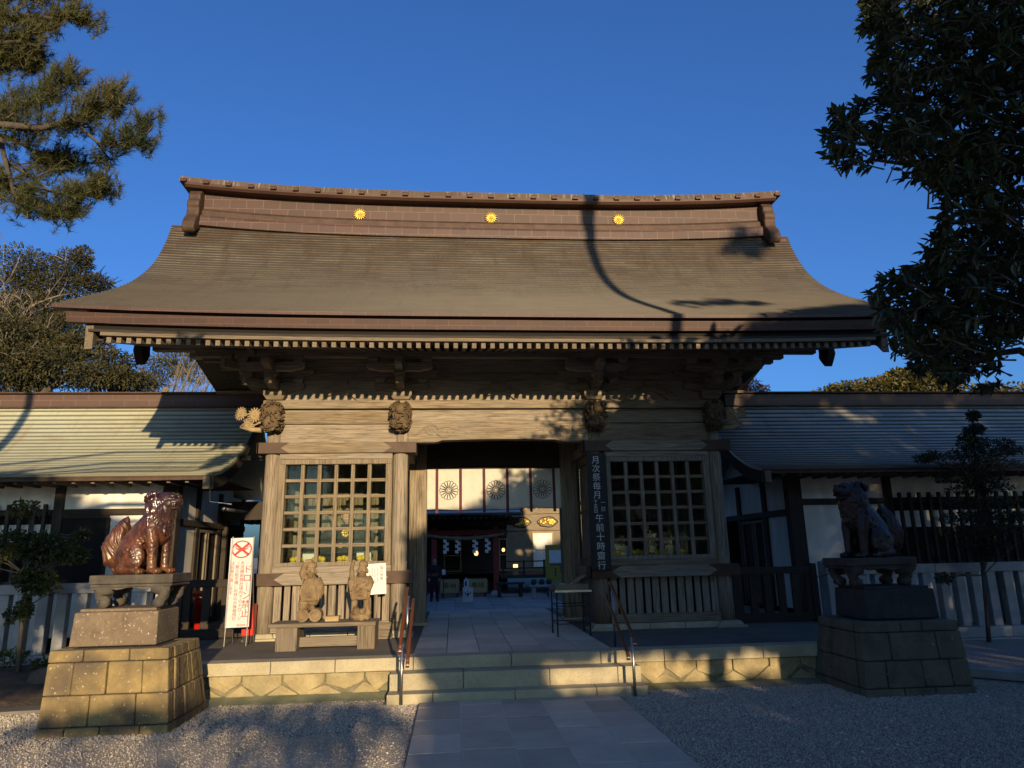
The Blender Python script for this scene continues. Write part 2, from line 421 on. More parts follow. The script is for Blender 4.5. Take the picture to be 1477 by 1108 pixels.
def slabmat(name, c1, c2, c3):
    m, N, L, b = nodes_of(name)
    tc = N.new("ShaderNodeTexCoord")
    at = N.new("ShaderNodeAttribute")
    at.attribute_name = "tone"
    v = tc.outputs["Object"]
    col = mixcol(N, L, ramp(N, L, noise(N, L, v, 2.2, 6), 0.38, 0.64), c1, c2)
    col = mixcol(N, L, ramp(N, L, noise(N, L, v, 0.9, 7, 0.7), 0.5, 0.72, 0, 0.7), col, c3)
    g = noise(N, L, v, 130, 2)
    col = mixcol(N, L, ramp(N, L, g, 0.55, 0.7, 0, 0.35), col, tuple(x * 0.55 for x in c1))
    hs = N.new("ShaderNodeHueSaturation")
    L.new(col, hs.inputs["Color"])
    L.new(ramp(N, L, at.outputs["Fac"], 0, 1, 0.8, 1.2), hs.inputs["Value"])
    L.new(hs.outputs[0], b.inputs["Base Color"])
    b.inputs["Roughness"].default_value = 0.75
    bp = N.new("ShaderNodeBump")
    bp.inputs["Strength"].default_value = 0.25
    bp.inputs["Distance"].default_value = 0.004
    L.new(g, bp.inputs["Height"])
    L.new(bp.outputs[0], b.inputs["Normal"])
    return m
MT['slab'] = slabmat("grey_paving_slab", (0.54, 0.45, 0.34), (0.45, 0.375, 0.29), (0.36, 0.30, 0.235))
MT['slab_blue'] = slabmat("pale_blue_paving_slab", (0.25, 0.235, 0.21), (0.21, 0.20, 0.18), (0.17, 0.16, 0.145))

def gravelmat():
    m, N, L, b = nodes_of("grey_gravel")
    tc = N.new("ShaderNodeTexCoord")
    v = tc.outputs["Object"]
    vo = N.new("ShaderNodeTexVoronoi")
    vo.inputs["Scale"].default_value = 55
    L.new(v, vo.inputs["Vector"])
    col = mixcol(N, L, ramp(N, L, vo.outputs["Distance"], 0.25, 0.75), (0.42, 0.385, 0.33), (0.14, 0.12, 0.10))
    sp = N.new("ShaderNodeSeparateColor")
    L.new(vo.outputs["Color"], sp.inputs[0])
    col = mixcol(N, L, ramp(N, L, sp.outputs[0], 0.2, 1.0, 0, 0.6), col, (0.22, 0.20, 0.17))
    big = noise(N, L, v, 0.7, 5)
    col = mixcol(N, L, ramp(N, L, big, 0.45, 0.7, 0, 0.5), col, (0.15, 0.125, 0.09))
    L.new(col, b.inputs["Base Color"])
    b.inputs["Roughness"].default_value = 0.95
    bp = N.new("ShaderNodeBump")
    bp.inputs["Strength"].default_value = 0.9
    bp.inputs["Distance"].default_value = 0.012
    bp.invert = True
    L.new(vo.outputs["Distance"], bp.inputs["Height"])
    L.new(bp.outputs[0], b.inputs["Normal"])
    return m
MT['gravel'] = gravelmat()

def pebblemat():
    m, N, L, b = nodes_of("gravel_stones")
    oi = N.new("ShaderNodeAttribute")
    oi.attribute_name = "tone"
    rp = N.new("ShaderNodeValToRGB")
    rp.color_ramp.elements[0].color = (0.16, 0.14, 0.12, 1)
    rp.color_ramp.elements[1].color = (0.68, 0.60, 0.50, 1)
    e = rp.color_ramp.elements.new(0.6)
    e.color = (0.45, 0.39, 0.31, 1)
    L.new(oi.outputs["Fac"], rp.inputs["Fac"])
    L.new(rp.outputs["Color"], b.inputs["Base Color"])
    b.inputs["Roughness"].default_value = 0.9
    return m
MT['pebble'] = pebblemat()

def glassmat():
    m, N, L, b = nodes_of("window_glass")
    gl = N.new("ShaderNodeBsdfGlossy")
    gl.inputs["Roughness"].default_value = 0.05
    gl.inputs["Color"].default_value = (0.62, 0.6, 0.5, 1)
    tr = N.new("ShaderNodeBsdfTransparent")
    tr.inputs["Color"].default_value = (0.86, 0.9, 0.86, 1)
    fr = N.new("ShaderNodeFresnel")
    fr.inputs["IOR"].default_value = 1.45
    mx = N.new("ShaderNodeMixShader")
    L.new(fr.outputs[0], mx.inputs[0])
    L.new(tr.outputs[0], mx.inputs[1])
    L.new(gl.outputs[0], mx.inputs[2])
    L.new(mx.outputs[0], N["Material Output"].inputs["Surface"])
    return m
MT['glass'] = glassmat()

def glazemat():
    m, N, L, b = nodes_of("brown_stoneware_glaze_graded")
    tc = N.new("ShaderNodeTexCoord")
    v = tc.outputs["Object"]
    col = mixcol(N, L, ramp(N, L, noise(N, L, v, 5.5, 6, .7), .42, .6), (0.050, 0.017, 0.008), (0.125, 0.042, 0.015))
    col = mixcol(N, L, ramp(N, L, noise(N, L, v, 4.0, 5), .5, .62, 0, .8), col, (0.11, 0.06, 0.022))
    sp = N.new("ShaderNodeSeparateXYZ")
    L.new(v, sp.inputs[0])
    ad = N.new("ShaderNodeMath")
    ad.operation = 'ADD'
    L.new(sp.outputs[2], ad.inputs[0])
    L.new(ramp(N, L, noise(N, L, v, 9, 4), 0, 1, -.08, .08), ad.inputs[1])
    col = mixcol(N, L, ramp(N, L, ad.outputs[0], .50, .66), col, (0.036, 0.017, 0.015))  # glaze itself turns dark purple-brown towards the head
    st = noise(N, L, mapped(N, L, v, (14, 14, 3)), 2.0, 4)
    col = mixcol(N, L, ramp(N, L, st, .52, .64, 0, .7), col, (0.022, 0.010, 0.007))
    L.new(col, b.inputs["Base Color"])
    b.inputs["Roughness"].default_value = 0.42
    b.inputs["Coat Weight"].default_value = 0.22
    b.inputs["Coat Roughness"].default_value = 0.15
    bp = N.new("ShaderNodeBump")
    bp.inputs["Strength"].default_value = 0.5
    bp.inputs["Distance"].default_value = 0.012
    L.new(noise(N, L, v, 12, 4), bp.inputs["Height"])
    L.new(bp.outputs[0], b.inputs["Normal"])
    return m
MT['glaze'] = glazemat()

# ---------------------------------------------------------------- mesh helpers
WPOS = {}          # world position of every placed object (nothing but copied plants is rotated)

class MB:
    def __init__(s):
        s.v, s.f, s.uv, s.tone = [], [], None, None
    def add(s, pts, faces):
        n = len(s.v)
        s.v.extend([tuple(p) for p in pts])
        s.f.extend([tuple(i + n for i in f) for f in faces])
    def hexa(s, p):
        s.add(p, [(0, 3, 2, 1), (4, 5, 6, 7), (0, 1, 5, 4), (1, 2, 6, 5), (2, 3, 7, 6), (3, 0, 4, 7)])
    def box(s, x0, x1, y0, y1, z0, z1):
        x0, x1 = min(x0, x1), max(x0, x1)
        y0, y1 = min(y0, y1), max(y0, y1)
        s.hexa([(x0, y0, z0), (x1, y0, z0), (x1, y1, z0), (x0, y1, z0), (x0, y0, z1), (x1, y0, z1), (x1, y1, z1), (x0, y1, z1)])
    def frustum(s, b, t, z0, z1):
        s.hexa([(b[0], b[2], z0), (b[1], b[2], z0), (b[1], b[3], z0), (b[0], b[3], z0), (t[0], t[2], z1), (t[1], t[2], z1), (t[1], t[3], z1), (t[0], t[3], z1)])
    def prism(s, poly, a, b, axis):
        k = len(poly)
        def P(u, w, t):
            return (t, u, w) if axis == 'x' else ((u, t, w) if axis == 'y' else (u, w, t))
        pts = [P(u, w, a) for u, w in poly] + [P(u, w, b) for u, w in poly]
        fs = [tuple(range(k)), tuple(range(2 * k - 1, k - 1, -1))]
        fs += [(i, k + i, k + (i + 1) % k, (i + 1) % k) for i in range(k)]
        s.add(pts, fs)
    def tube(s, pts, rads, n=8, cap=True):
        pts = [Vector(p) for p in pts]
        if not hasattr(rads, '__len__'):
            rads = [rads] * len(pts)
        base = len(s.v)
        d = (pts[1] - pts[0]).normalized()
        ref = Vector((0, 0, 1)) if abs(d.z) < 0.9 else Vector((1, 0, 0))
        u = d.cross(ref).normalized()
        for i, p in enumerate(pts):
            d = (pts[min(i + 1, len(pts) - 1)] - pts[max(i - 1, 0)]).normalized()
            u = (u - d * u.dot(d)).normalized()
            w = d.cross(u)
            for k in range(n):
                a = 2 * math.pi * k / n
                s.v.append(tuple(p + (u * math.cos(a) + w * math.sin(a)) * rads[i]))
        for i in range(len(pts) - 1):
            for k in range(n):
                a, b = base + i * n + k, base + i * n + (k + 1) % n
                s.f.append((a, b, b + n, a + n))
        if cap:
            s.f.append(tuple(base + k for k in range(n - 1, -1, -1)))
            e = base + (len(pts) - 1) * n
            s.f.append(tuple(e + k for k in range(n)))
    def ell(s, c, r, seg=14, rings=9, rot=None, fn=None):
        if not hasattr(r, '__len__'):
            r = (r, r, r)
        base = len(s.v)
        c = Vector(c)
        pts = [Vector((0, 0, -1))]
        for i in range(1, rings):
            t = math.pi * i / rings - math.pi / 2
            for k in range(seg):
                a = 2 * math.pi * k / seg
                pts.append(Vector((math.cos(t) * math.cos(a), math.cos(t) * math.sin(a), math.sin(t))))
        pts.append(Vector((0, 0, 1)))
        for p in pts:
            q = Vector((p.x * r[0], p.y * r[1], p.z * r[2]))
            if fn:
                q = q * fn(p)
            if rot is not None:
                q = rot @ q
            s.v.append(tuple(c + q))
        for k in range(seg):
            s.f.append((base, base + 1 + (k + 1) % seg, base + 1 + k))
        for i in range(rings - 2):
            for k in range(seg):
                a, b = base + 1 + i * seg + k, base + 1 + i * seg + (k + 1) % seg
                s.f.append((a, b, b + seg, a + seg))
        top = base + 1 + (rings - 1) * seg
        o = base + 1 + (rings - 2) * seg
        for k in range(seg):
            s.f.append((o + k, o + (k + 1) % seg, top))
    def lathe(s, prof, c, n=20):
        base = len(s.v)
        for r, z in prof:
            for k in range(n):
                a = 2 * math.pi * k / n
                s.v.append((c[0] + r * math.cos(a), c[1] + r * math.sin(a), c[2] + z))
        for i in range(len(prof) - 1):
            for k in range(n):
                a, b = base + i * n + k, base + i * n + (k + 1) % n
                s.f.append((a, b, b + n, a + n))
        s.f.append(tuple(base + k for k in range(n - 1, -1, -1)))
        e = base + (len(prof) - 1) * n
        s.f.append(tuple(e + k for k in range(n)))
    def leaf(s, p, d, nrm, ln, w, fold=0.25):
        d = d.normalized()
        t = d.cross(nrm)
        if t.length < 1e-4:
            t = d.cross(Vector((0.3, 0.5, 0.8)))
        t.normalize()
        up = t.cross(d)
        a = p + d * ln * 0.38
        b = p + d * ln * 0.72 - up * ln * 0.04
        e = p + d * ln - up * ln * 0.10
        k = up * w * fold
        n = len(s.v)
        s.v.extend([tuple(p), tuple(a + t * w * .5 + k), tuple(b + t * w * .36 + k), tuple(e), tuple(b - t * w * .36 + k), tuple(a - t * w * .5 + k)])
        s.f.extend([(n, n + 1, n + 2, n + 3), (n, n + 3, n + 4, n + 5)])
    def needle(s, p, d, ln, w, side):
        t = d.cross(side).normalized() * w
        n = len(s.v)
        s.v.extend([tuple(p - t), tuple(p + t), tuple(p + d * ln)])
        s.f.append((n, n + 1, n + 2))
    def mesh(s, name, recalc=True, smooth=False):
        me = bpy.data.meshes.new(name)
        me.from_pydata(s.v, [], s.f)
        if recalc:
            bm = bmesh.new()
            bm.from_mesh(me)
            bmesh.ops.recalc_face_normals(bm, faces=bm.faces)
            bm.to_mesh(me)
            bm.free()
        if s.uv:
            ul = me.uv_layers.new(name="UVMap")
            for li, loop in enumerate(me.loops):
                ul.data[li].uv = s.uv[loop.vertex_index]
        if s.tone:
            at = me.attributes.new("tone", 'FLOAT', 'POINT')
            for i, t in enumerate(s.tone):
                at.data[i].value = t
        if smooth:
            for p in me.polygons:
                p.use_smooth = True
        return me

def link(name, me, m, parent=None, local=False, bevel=0, smooth_angle=None):
    o = bpy.data.objects.new(name, me)
    COL.objects.link(o)
    if m is not None:
        me.materials.clear()
        me.materials.append(m)
    W = Vector((0, 0, 0))
    if parent is not None:
        o.parent = parent
        pw = WPOS[parent.name]
        if local:
            W = pw.copy()
        else:
            o.location = -pw
    WPOS[o.name] = W
    if bevel:
        b = o.modifiers.new("bevel", 'BEVEL')
        b.width = bevel
        b.segments = 2
        b.limit_method = 'ANGLE'
        b.angle_limit = R(35)
    return o

def islands(mb):
    """loose pieces of a mesh as separate builders"""
    par = list(range(len(mb.v)))
    def find(a):
        while par[a] != a:
            par[a] = par[par[a]]
            a = par[a]
        return a
    for f in mb.f:
        r = find(f[0])
        for i in f[1:]:
            par[find(i)] = r
    out = {}
    for f in mb.f:
        out.setdefault(find(f[0]), []).append(f)
    res = []
    for fs in out.values():
        n = MB()
        mp = {}
        for f in fs:
            for i in f:
                if i not in mp:
                    mp[i] = len(n.v)
                    n.v.append(mb.v[i])
            n.f.append(tuple(mp[i] for i in f))
        res.append(n)
    return res

def pieces(name, mb, m, parent, **k):
    """one child object per loose piece"""
    return [part(name, q, m, parent, **k) for q in islands(mb)]

def part(name, mb, m, parent=None, local=False, bevel=0, smooth=False, recalc=True, label=None):
    o = link(name, mb.mesh(name, recalc, smooth), m, parent, local, bevel)
    if label:
        o["label"] = label
    return o

def tag(o, label, cat, group=None):
    o["label"] = label
    o["category"] = cat
    if group:
        o["group"] = group
    return o

def thing(name, loc, label, cat, group=None):
    o = bpy.data.objects.new(name, None)
    o.empty_display_size = 0.2
    COL.objects.link(o)
    o.location = loc
    WPOS[o.name] = Vector(loc)
    return tag(o, label, cat, group)

def structure(name, mb, m, **k):
    o = part(name, mb, m, **k)
    o["kind"] = "structure"
    return o

def copy_tree(o, parent=None):
    c = o.copy()
    COL.objects.link(c)
    if parent is not None:
        c.parent = parent
    for ch in [x for x in bpy.data.objects if x.parent == o]:
        copy_tree(ch, c)
    return c

def sculpt(name, mb, m, parent=None, voxel=0.012, smooth=4, local=False, disp=None):
    """merge overlapping volumes into one continuous skin"""
    me = mb.mesh(name)
    t = bpy.data.objects.new("tmp", me)
    COL.objects.link(t)
    r = t.modifiers.new("r", 'REMESH')
    r.mode = 'VOXEL'
    r.voxel_size = voxel
    if smooth:
        s = t.modifiers.new("s", 'SMOOTH')
        s.iterations = smooth
        s.factor = 0.5
    dg = bpy.context.evaluated_depsgraph_get()
    out = bpy.data.meshes.new_from_object(t.evaluated_get(dg))
    out.name = name
    bpy.data.objects.remove(t)
    if disp:
        nr = [v.normal.copy() for v in out.vertices]
        for v, n in zip(out.vertices, nr):
            v.co += n * disp(v.co)
    for p in out.polygons:
        p.use_smooth = True
    return link(name, out, m, parent, local)

def text_mesh(body, size, extrude=0.002, align='CENTER', spacing=1.0):
    c = bpy.data.curves.new("t", 'FONT')
    c.body = body
    c.size = size
    c.extrude = extrude
    c.align_x = align
    c.align_y = 'TOP'
    c.space_line = spacing
    c.resolution_u = 3
    o = bpy.data.objects.new("t", c)
    COL.objects.link(o)
    dg = bpy.context.evaluated_depsgraph_get()
    me = bpy.data.meshes.new_from_object(o.evaluated_get(dg))
    bpy.data.objects.remove(o)
    return me

def lettering(name, rows, m, parent, mtx=None, local=False):
    """rows: (text, size, x, y, z_top[, spacing]) set vertically, facing the viewer (-Y); one mesh"""
    bm = bmesh.new()
    for row in rows:
        txt, size, x, y, z = row[:5]
        sp = row[5] if len(row) > 5 else 1.0
        me = text_mesh("\n".join(txt) if not txt.startswith('|') else txt[1:], size, 0.0015, spacing=sp)
        me.transform(Matrix.Translation((x, y, z)) @ Matrix.Rotation(math.pi / 2, 4, 'X'))
        bm.from_mesh(me)
    me = bpy.data.meshes.new(name)
    bm.to_mesh(me)
    bm.free()
    if mtx is not None:
        me.transform(mtx)
    return link(name, me, m, parent, local)

def interp(prof, x):
    if x <= prof[0][0]:
        return prof[0][1]
    for (a, b), (c, d) in zip(prof, prof[1:]):
        if x <= c:
            return b + (d - b) * (x - a) / (c - a)
    return prof[-1][1]

def smooth_profile(pts, n, taper=1.0):
    """Catmull-Rom through pts, resampled at equal arc length"""
    P = [Vector(p) for p in pts]
    P = [P[0] * 2 - P[1]] + P + [P[-1] * 2 - P[-2]]
    out = []
    for i in range(1, len(P) - 2):
        for k in range(16):
            t = k / 16
            a, b, c, d = P[i - 1:i + 3]
            out.append(0.5 * (2 * b + (c - a) * t + (2 * a - 5 * b + 4 * c - d) * t * t + (3 * b - a - 3 * c + d) * t ** 3))
    out.append(P[-2])
    L = [0]
    for a, b in zip(out, out[1:]):
        L.append(L[-1] + (b - a).length)
    res = []
    for k in range(n + 1):
        u = k / n
        s = L[-1] * (u * taper + (1 - taper) * u * u)
        j = max(i for i in range(len(L)) if L[i] <= s + 1e-9)
        j = min(j, len(out) - 2)
        t = (s - L[j]) / max(L[j + 1] - L[j], 1e-9)
        q = out[j].lerp(out[j + 1], t)
        res.append((q[0], q[1]))
    return res

def shingled(prof, x0, x1, nx, lift, step=0.012, rear=None, thick=0.05):
    """stepped shingle courses along x; every course laps 'step' over the one below"""
    mb = MB()
    mb.uv = []
    xs = [x0 + (x1 - x0) * i / nx for i in range(nx + 1)]
    n = len(prof) - 1
    for i in range(n):
        (ya, za), (yb, zb) = prof[i], prof[i + 1]
        d = Vector((yb - ya, zb - za)).normalized()
        nrm = Vector((-d.y, d.x))
        ring = [(ya + nrm.x * 0.0, za - 0.03, i + 0.001), (ya + nrm.x * step, za + nrm.y * step, i + 0.02), (yb, zb, i + 0.98)]
        base = len(mb.v)
        for x in xs:
            for y, z, w in ring:
                yy = (rear - y) if rear else y
                mb.v.append((x, yy, z + lift(x)))
                mb.uv.append((x, w))
        for k in range(nx):
            a = base + 3 * k
            mb.f.append((a, a + 3, a + 4, a + 1))
            mb.f.append((a + 1, a + 4, a + 5, a + 2))
    # closed underside
    base = len(mb.v)
    for x in xs:
        for y, z in prof:
            yy = (rear - y) if rear else y
            mb.v.append((x, yy, z - thick + lift(x)))
            mb.uv.append((x, 0.5))
    m_ = len(prof)
    for k in range(nx):
        for i in range(n):
            a = base + k * m_ + i
            mb.f.append((a, a + 1, a + m_ + 1, a + m_))
    # end caps
    for k in (0, nx):
        for i in range(n):
            a = base + k * m_ + i
            (ya, za), (yb, zb) = prof[i], prof[i + 1]
            b0 = len(mb.v)
            x = xs[k]
            for y, z in ((ya, za + 0.008), (yb, zb + 0.008)):
                mb.v.append((x, (rear - y) if rear else y, z + lift(x)))
                mb.uv.append((x, 0.5))
            mb.f.append((a, a + 1, b0 + 1, b0))
    return mb

def strip_x(poly, xs, lift):
    """a bar of fixed (y,z) section that follows lift(x)"""
    mb = MB()
    k = len(poly)
    for x in xs:
        for y, z in poly:
            mb.v.append((x, y, z + lift(x)))
    for i in range(len(xs) - 1):
        for j in range(k):
            a, b = i * k + j, i * k + (j + 1) % k
            mb.f.append((a, b, b + k, a + k))
    mb.f.append(tuple(range(k)))
    e = (len(xs) - 1) * k
    mb.f.append(tuple(e + j for j in range(k - 1, -1, -1)))
    return mb
def rect(y0, y1, z0, z1):
    return [(y0, z0), (y1, z0), (y1, z1), (y0, z1)]
def lin(a, b, n):
    return [a + (b - a) * i / n for i in range(n + 1)]

# ---------------------------------------------------------------- ground, path, courtyard
rnd = random.Random(4)
g = MB()
g.add([(-600, -600, -0.012), (600, -600, -0.012), (600, 900, -0.012), (-600, 900, -0.012)], [(0, 1, 2, 3)])
structure("ground", g, MT['gravel'])

def slabs(rects, z0, z1, gap=0.006, gy=1.0):
    mb = MB()
    mb.tone = []
    for x0, x1, y0, y1 in rects:
        n = len(mb.v)
        dz = rnd.uniform(-0.0015, 0.0015)
        mb.box(x0 + gap, x1 - gap, y0 + gap * gy, y1 - gap * gy, z0, z1 + dz)
        mb.tone += [rnd.random()] * (len(mb.v) - n)
    return mb
XP0, SP = -1.1779, 0.4721
rc = []
for i in range(5):
    y = -0.012
    k = [0.30, 0.22, 0.28, 0.18, 0.24][i]
    first = True
    while y > -14:
        l = k if first else 0.62
        rc.append((XP0 + i * SP, XP0 + (i + 1) * SP, y - l, y))
        y -= l
        first = False
structure("stone_path", slabs(rc, -0.06, 0.012, 0.005, 2.0), MT['slab'], bevel=0.003)
jb = MB()
jb.box(XP0 + 0.02, XP0 + 5 * SP - 0.02, -14, -0.02, -0.05, 0.0085)
structure("path_bedding", jb, MT['slabjoint'])

# courtyard behind the gate
cy = MB()
cy.box(-14, 14, 7.62, 60, -0.05, 0.002)
structure("courtyard", cy, MT['concrete'])
rc = []
for i, x in enumerate(lin(-1.9, 2.9, 8)[:-1]):
    for k in range(22):
        y = 7.7 + k * 0.6 + (0.3 if i % 2 else 0)
        rc.append((x, x + 0.6, y, y + 0.6))
structure("courtyard_paving", slabs(rc, -0.03, 0.012), MT['slab_blue'], bevel=0.004)

# worn cement strip at the foot of the platform, flush with the gravel
cs = MB()
for x0, x1, a in ((-5.4, -1.6, 0.06), (1.6, 5.6, 0.03)):
    n = 24
    for i in range(n):
        xa, xb = x0 + (x1 - x0) * i / n, x0 + (x1 - x0) * (i + 1) / n
        fa, fb = (0.30 + 0.03 * math.sin(xa * 5)), (0.30 + 0.03 * math.sin(xb * 5))
        cs.hexa([(xa, fa, -0.05), (xb, fb, -0.05), (xb, 0.60, -0.05), (xa, 0.60, -0.05), (xa, fa, -0.004), (xb, fb, -0.004), (xb, 0.60, a), (xa, 0.60, a)])
structure("cement_strip", cs, MT['mossy'])

# loose gravel stones over the ground that the photo shows from close by
gs = MB()
gs.tone = []
k = 0
while k < 115000:
    y = -3.3 + 3.75 * rnd.random() ** 0.9
    x = rnd.uniform(-6.6, 9.2)
    dep = y + 8.8
    if not (-0.80 * dep - 0.5 < x + .785 < 0.92 * dep + .4):
        continue
    if -1.20 < x < 1.20 and y < 0.03 and rnd.random() < 0.988:
        continue
    if y > -0.01 and -1.6 < x < 1.6:
        continue
    if y > 0.30 - 0.1 * rnd.random() and x < 5.75:
        continue
    if x > 5.75 and y > 0.25 - (x - 5.8) * 1.2:
        continue
    # packed, nearly bare earth along the near left
    if x < -1.2 and y < -1.30 + .10 * math.sin(x * 3) + .05 * math.sin(x * 11) and rnd.random() < .55:
        continue
    k += 1
    r = rnd.uniform(0.0042, 0.0100)
    if rnd.random() < 0.012:
        r *= 2.0
    a = rnd.random() * 6.28
    b = [r * rnd.uniform(0.6, 1.3) for _ in range(6)]
    ca, sa = math.cos(a), math.sin(a)
    n = len(gs.v)
    z = -0.010
    t = r * rnd.uniform(.2, .9)
    gs.v.extend([(x + ca * b[0], y + sa * b[0], z + t), (x - sa * b[1], y + ca * b[1], z + t), (x - ca * b[2], y - sa * b[2], z + t * .8),
                 (x + sa * b[3], y - ca * b[3], z + t * .8), (x + sa * r * .3, y - ca * r * .3, z + t + b[4] * 0.75), (x + ca * b[5] * .3, y + sa * b[5] * .3, z + t + b[4] * 0.7), (x, y, z - .004)])
    gs.f.extend([(n, n + 1, n + 5), (n + 1, n + 2, n + 4, n + 5), (n + 2, n + 3, n + 4), (n + 3, n, n + 5, n + 4), (n + 1, n, n + 6), (n + 2, n + 1, n + 6), (n + 3, n + 2, n + 6), (n, n + 3, n + 6)])
    ti = rnd.gauss(0.5, 0.20) - (.12 if x < -1.2 and y < -1.2 else 0)
    gs.tone += [min(1, max(0, ti))] * 7
o = part("gravel", gs, MT['pebble'], recalc=False)
o["kind"] = "stuff"

ea = MB()
n = 40
for i in range(n + 1):
    x = -7.5 + 6.29 * i / n
    ea.v.append((x, -1.30 + .10 * math.sin(x * 3) + .04 * math.sin(x * 11), -0.007))
    ea.v.append((x, -9.5, -0.007))
for i in range(n):
    ea.f.append((2 * i, 2 * i + 1, 2 * i + 3, 2 * i + 2))
structure("earth_path", ea, MT['earth'])

# ---------------------------------------------------------------- platform and steps
Z3 = 0.439
pl = thing("stone_platform", (0, 4.0, 0), "long low platform of rubble masonry with buff granite coping under the gate", "platform")
fl = MB()
fl.box(-5.62, -1.30, 0.80, 7.6, 0.05, Z3 - 0.004)
fl.box(1.30, 5.72, 0.80, 7.6, 0.05, Z3 - 0.004)
part("floor", fl, MT['concrete'], pl)
rc = []
for i, x in enumerate(lin(-1.30, 1.30, 6)[:-1]):
    y = 0.81
    k = 0.55 + 0.2 * (i % 3)
    while y < 7.6:
        y1 = min(7.6, y + k)
        if 5.1 < y1 < 5.6:
            y1 = 5.33
        rc.append((x, x + 2.6 / 6, y, y1))
        y = y1
        k = 0.6
part("paving", slabs(rc, 0.05, Z3 - 0.003, 0.004), MT['slab'], pl, bevel=0.003)
cp = MB()
for x0, x1 in ((-5.62, -4.3), (-4.3, -3.02), (-3.02, -2.24), (-2.24, -1.28), (-1.28, -0.05), (-0.05, 1.10), (1.10, 1.93), (1.93, 3.25), (3.25, 4.6), (4.6, 5.72)):
    cp.box(x0 + 0.004, x1 - 0.004, 0.51, 0.795, 0.289, Z3)
part("coping", cp, MT['granite'], pl, bevel=0.008)
jn = MB()
jn.box(-5.6, 5.7, 0.575, 0.79, 0.0, 0.43)
part("joint_filling", jn, MT['mortar'], pl)
# rubble wall: staggered hexagonal stones under the coping
rw = MB()
def rubble(x0, x1):
    x = x0
    top, bot, mid = 0.285, -0.03, 0.125
    w = 0.46
    k = 0
    while x < x1 - 0.05:
        ww = w * rnd.uniform(0.85, 1.15)
        xe = min(x + ww, x1)
        c = (x + xe) / 2 + rnd.uniform(-.03, .03)
        j = lambda: rnd.uniform(-0.04, 0.04)
        g_ = 0.006
        y = 0.545 + rnd.uniform(-0.012, 0.008)
        # upper diamond-bottomed stone and lower diamond-topped stones
        up = [(x + g_, top - .004), (xe - g_, top - .004), (xe - g_, mid + 0.06 + j()), (c, mid - 0.07 + j()), (x + g_, mid + 0.06 + j())]
        rw.prism(up, y, 0.60, 'y')
        x2, xe2 = c + g_ * .5, xe + w / 2 - g_
        lo = [(c + g_, bot), (min(xe + ww * .5, x1) - g_, bot), (min(xe + ww * .5, x1) - g_, mid - 0.10), (min(xe, x1), mid + 0.035 + j()), (c + g_, mid - 0.095 + j())]
        if xe + 0.02 < x1:
            rw.prism(lo, y + 0.006 + rnd.uniform(-.008, .008), 0.60, 'y')
        x = xe
        k += 1
for xa_, xb_ in ((-5.6, -1.56), (1.54, 5.7)):
    rw = MB()
    rubble(xa_, xb_)
    part("rubble_facing", rw, MT['rubble'], pl, bevel=0.016)

st = thing("stone_steps", (0, 0.2, 0), "two buff granite steps between two handrails leading up to the gate", "steps")
def step(z0, z1, y0, y1, cuts):
    mb = MB()
    for a, b in zip(cuts, cuts[1:]):
        mb.box(a + 0.003, b - 0.003, y0, y1, z0, z1)
    part("step", mb, MT['granite'], st, bevel=0.008)
step(-0.05, 0.101, 0.0, 0.30, [-1.56, -1.02, -0.05, 0.93, 1.56])
step(-0.04, 0.288, 0.2424, 0.572, [-1.55, -0.66, 0.40, 1.25, 1.545])

# ---------------------------------------------------------------- the gate
gate = thing("shrine_gate", (0, 4.6, Z3), "large unpainted timber shrine gate with sweeping copper shingle roof", "gate")
YF, YM, YR = 2.98, 4.62, 6.26
PX = (-3.756, -1.6626, 1.6626, 3.756)
def post(x, y, ztop, r=0.130, label=None):
    mb = MB()
    mb.lathe([(r * 1.02, 0.53), (r, 1.2), (r * 0.985, 2.6), (r * 0.97, ztop)], (x, y, 0), 28)
    o = part("post", mb, WOOD['z'], gate, smooth=False)
    for p in o.data.polygons:
        p.use_smooth = len(p.vertices) == 4
    b = MB()
    b.box(x - 0.25, x + 0.25, y - 0.25, y + 0.25, Z3 - 0.01, Z3 + 0.028)
    b.frustum((x - .21, x + .21, y - .21, y + .21), (x - .17, x + .17, y - .17, y + .17), Z3 + 0.028, 0.532)
    part("base_stone", b, MT['granite'], o, bevel=0.012)
    return o
for x in PX:
    post(x, YF, 4.10)
    post(x, YR, 4.10)
for x in (PX[0], PX[3]):
    post(x, YM, 4.9)
for s in (-1, 1):
    mb = MB()
    mb.box(s * 1.275, s * 1.60, YM - 0.16, YM + 0.16, Z3 + 0.05, 4.6)
    part("door_post", mb, WOOD['z'], gate, bevel=0.015)
    mb = MB()
    mb.box(s * 1.24, s * 1.64, YM - 0.2, YM + 0.2, Z3 - 0.004, Z3 + 0.06)
    part("base_stone", mb, MT['granite'], gate, bevel=0.01)

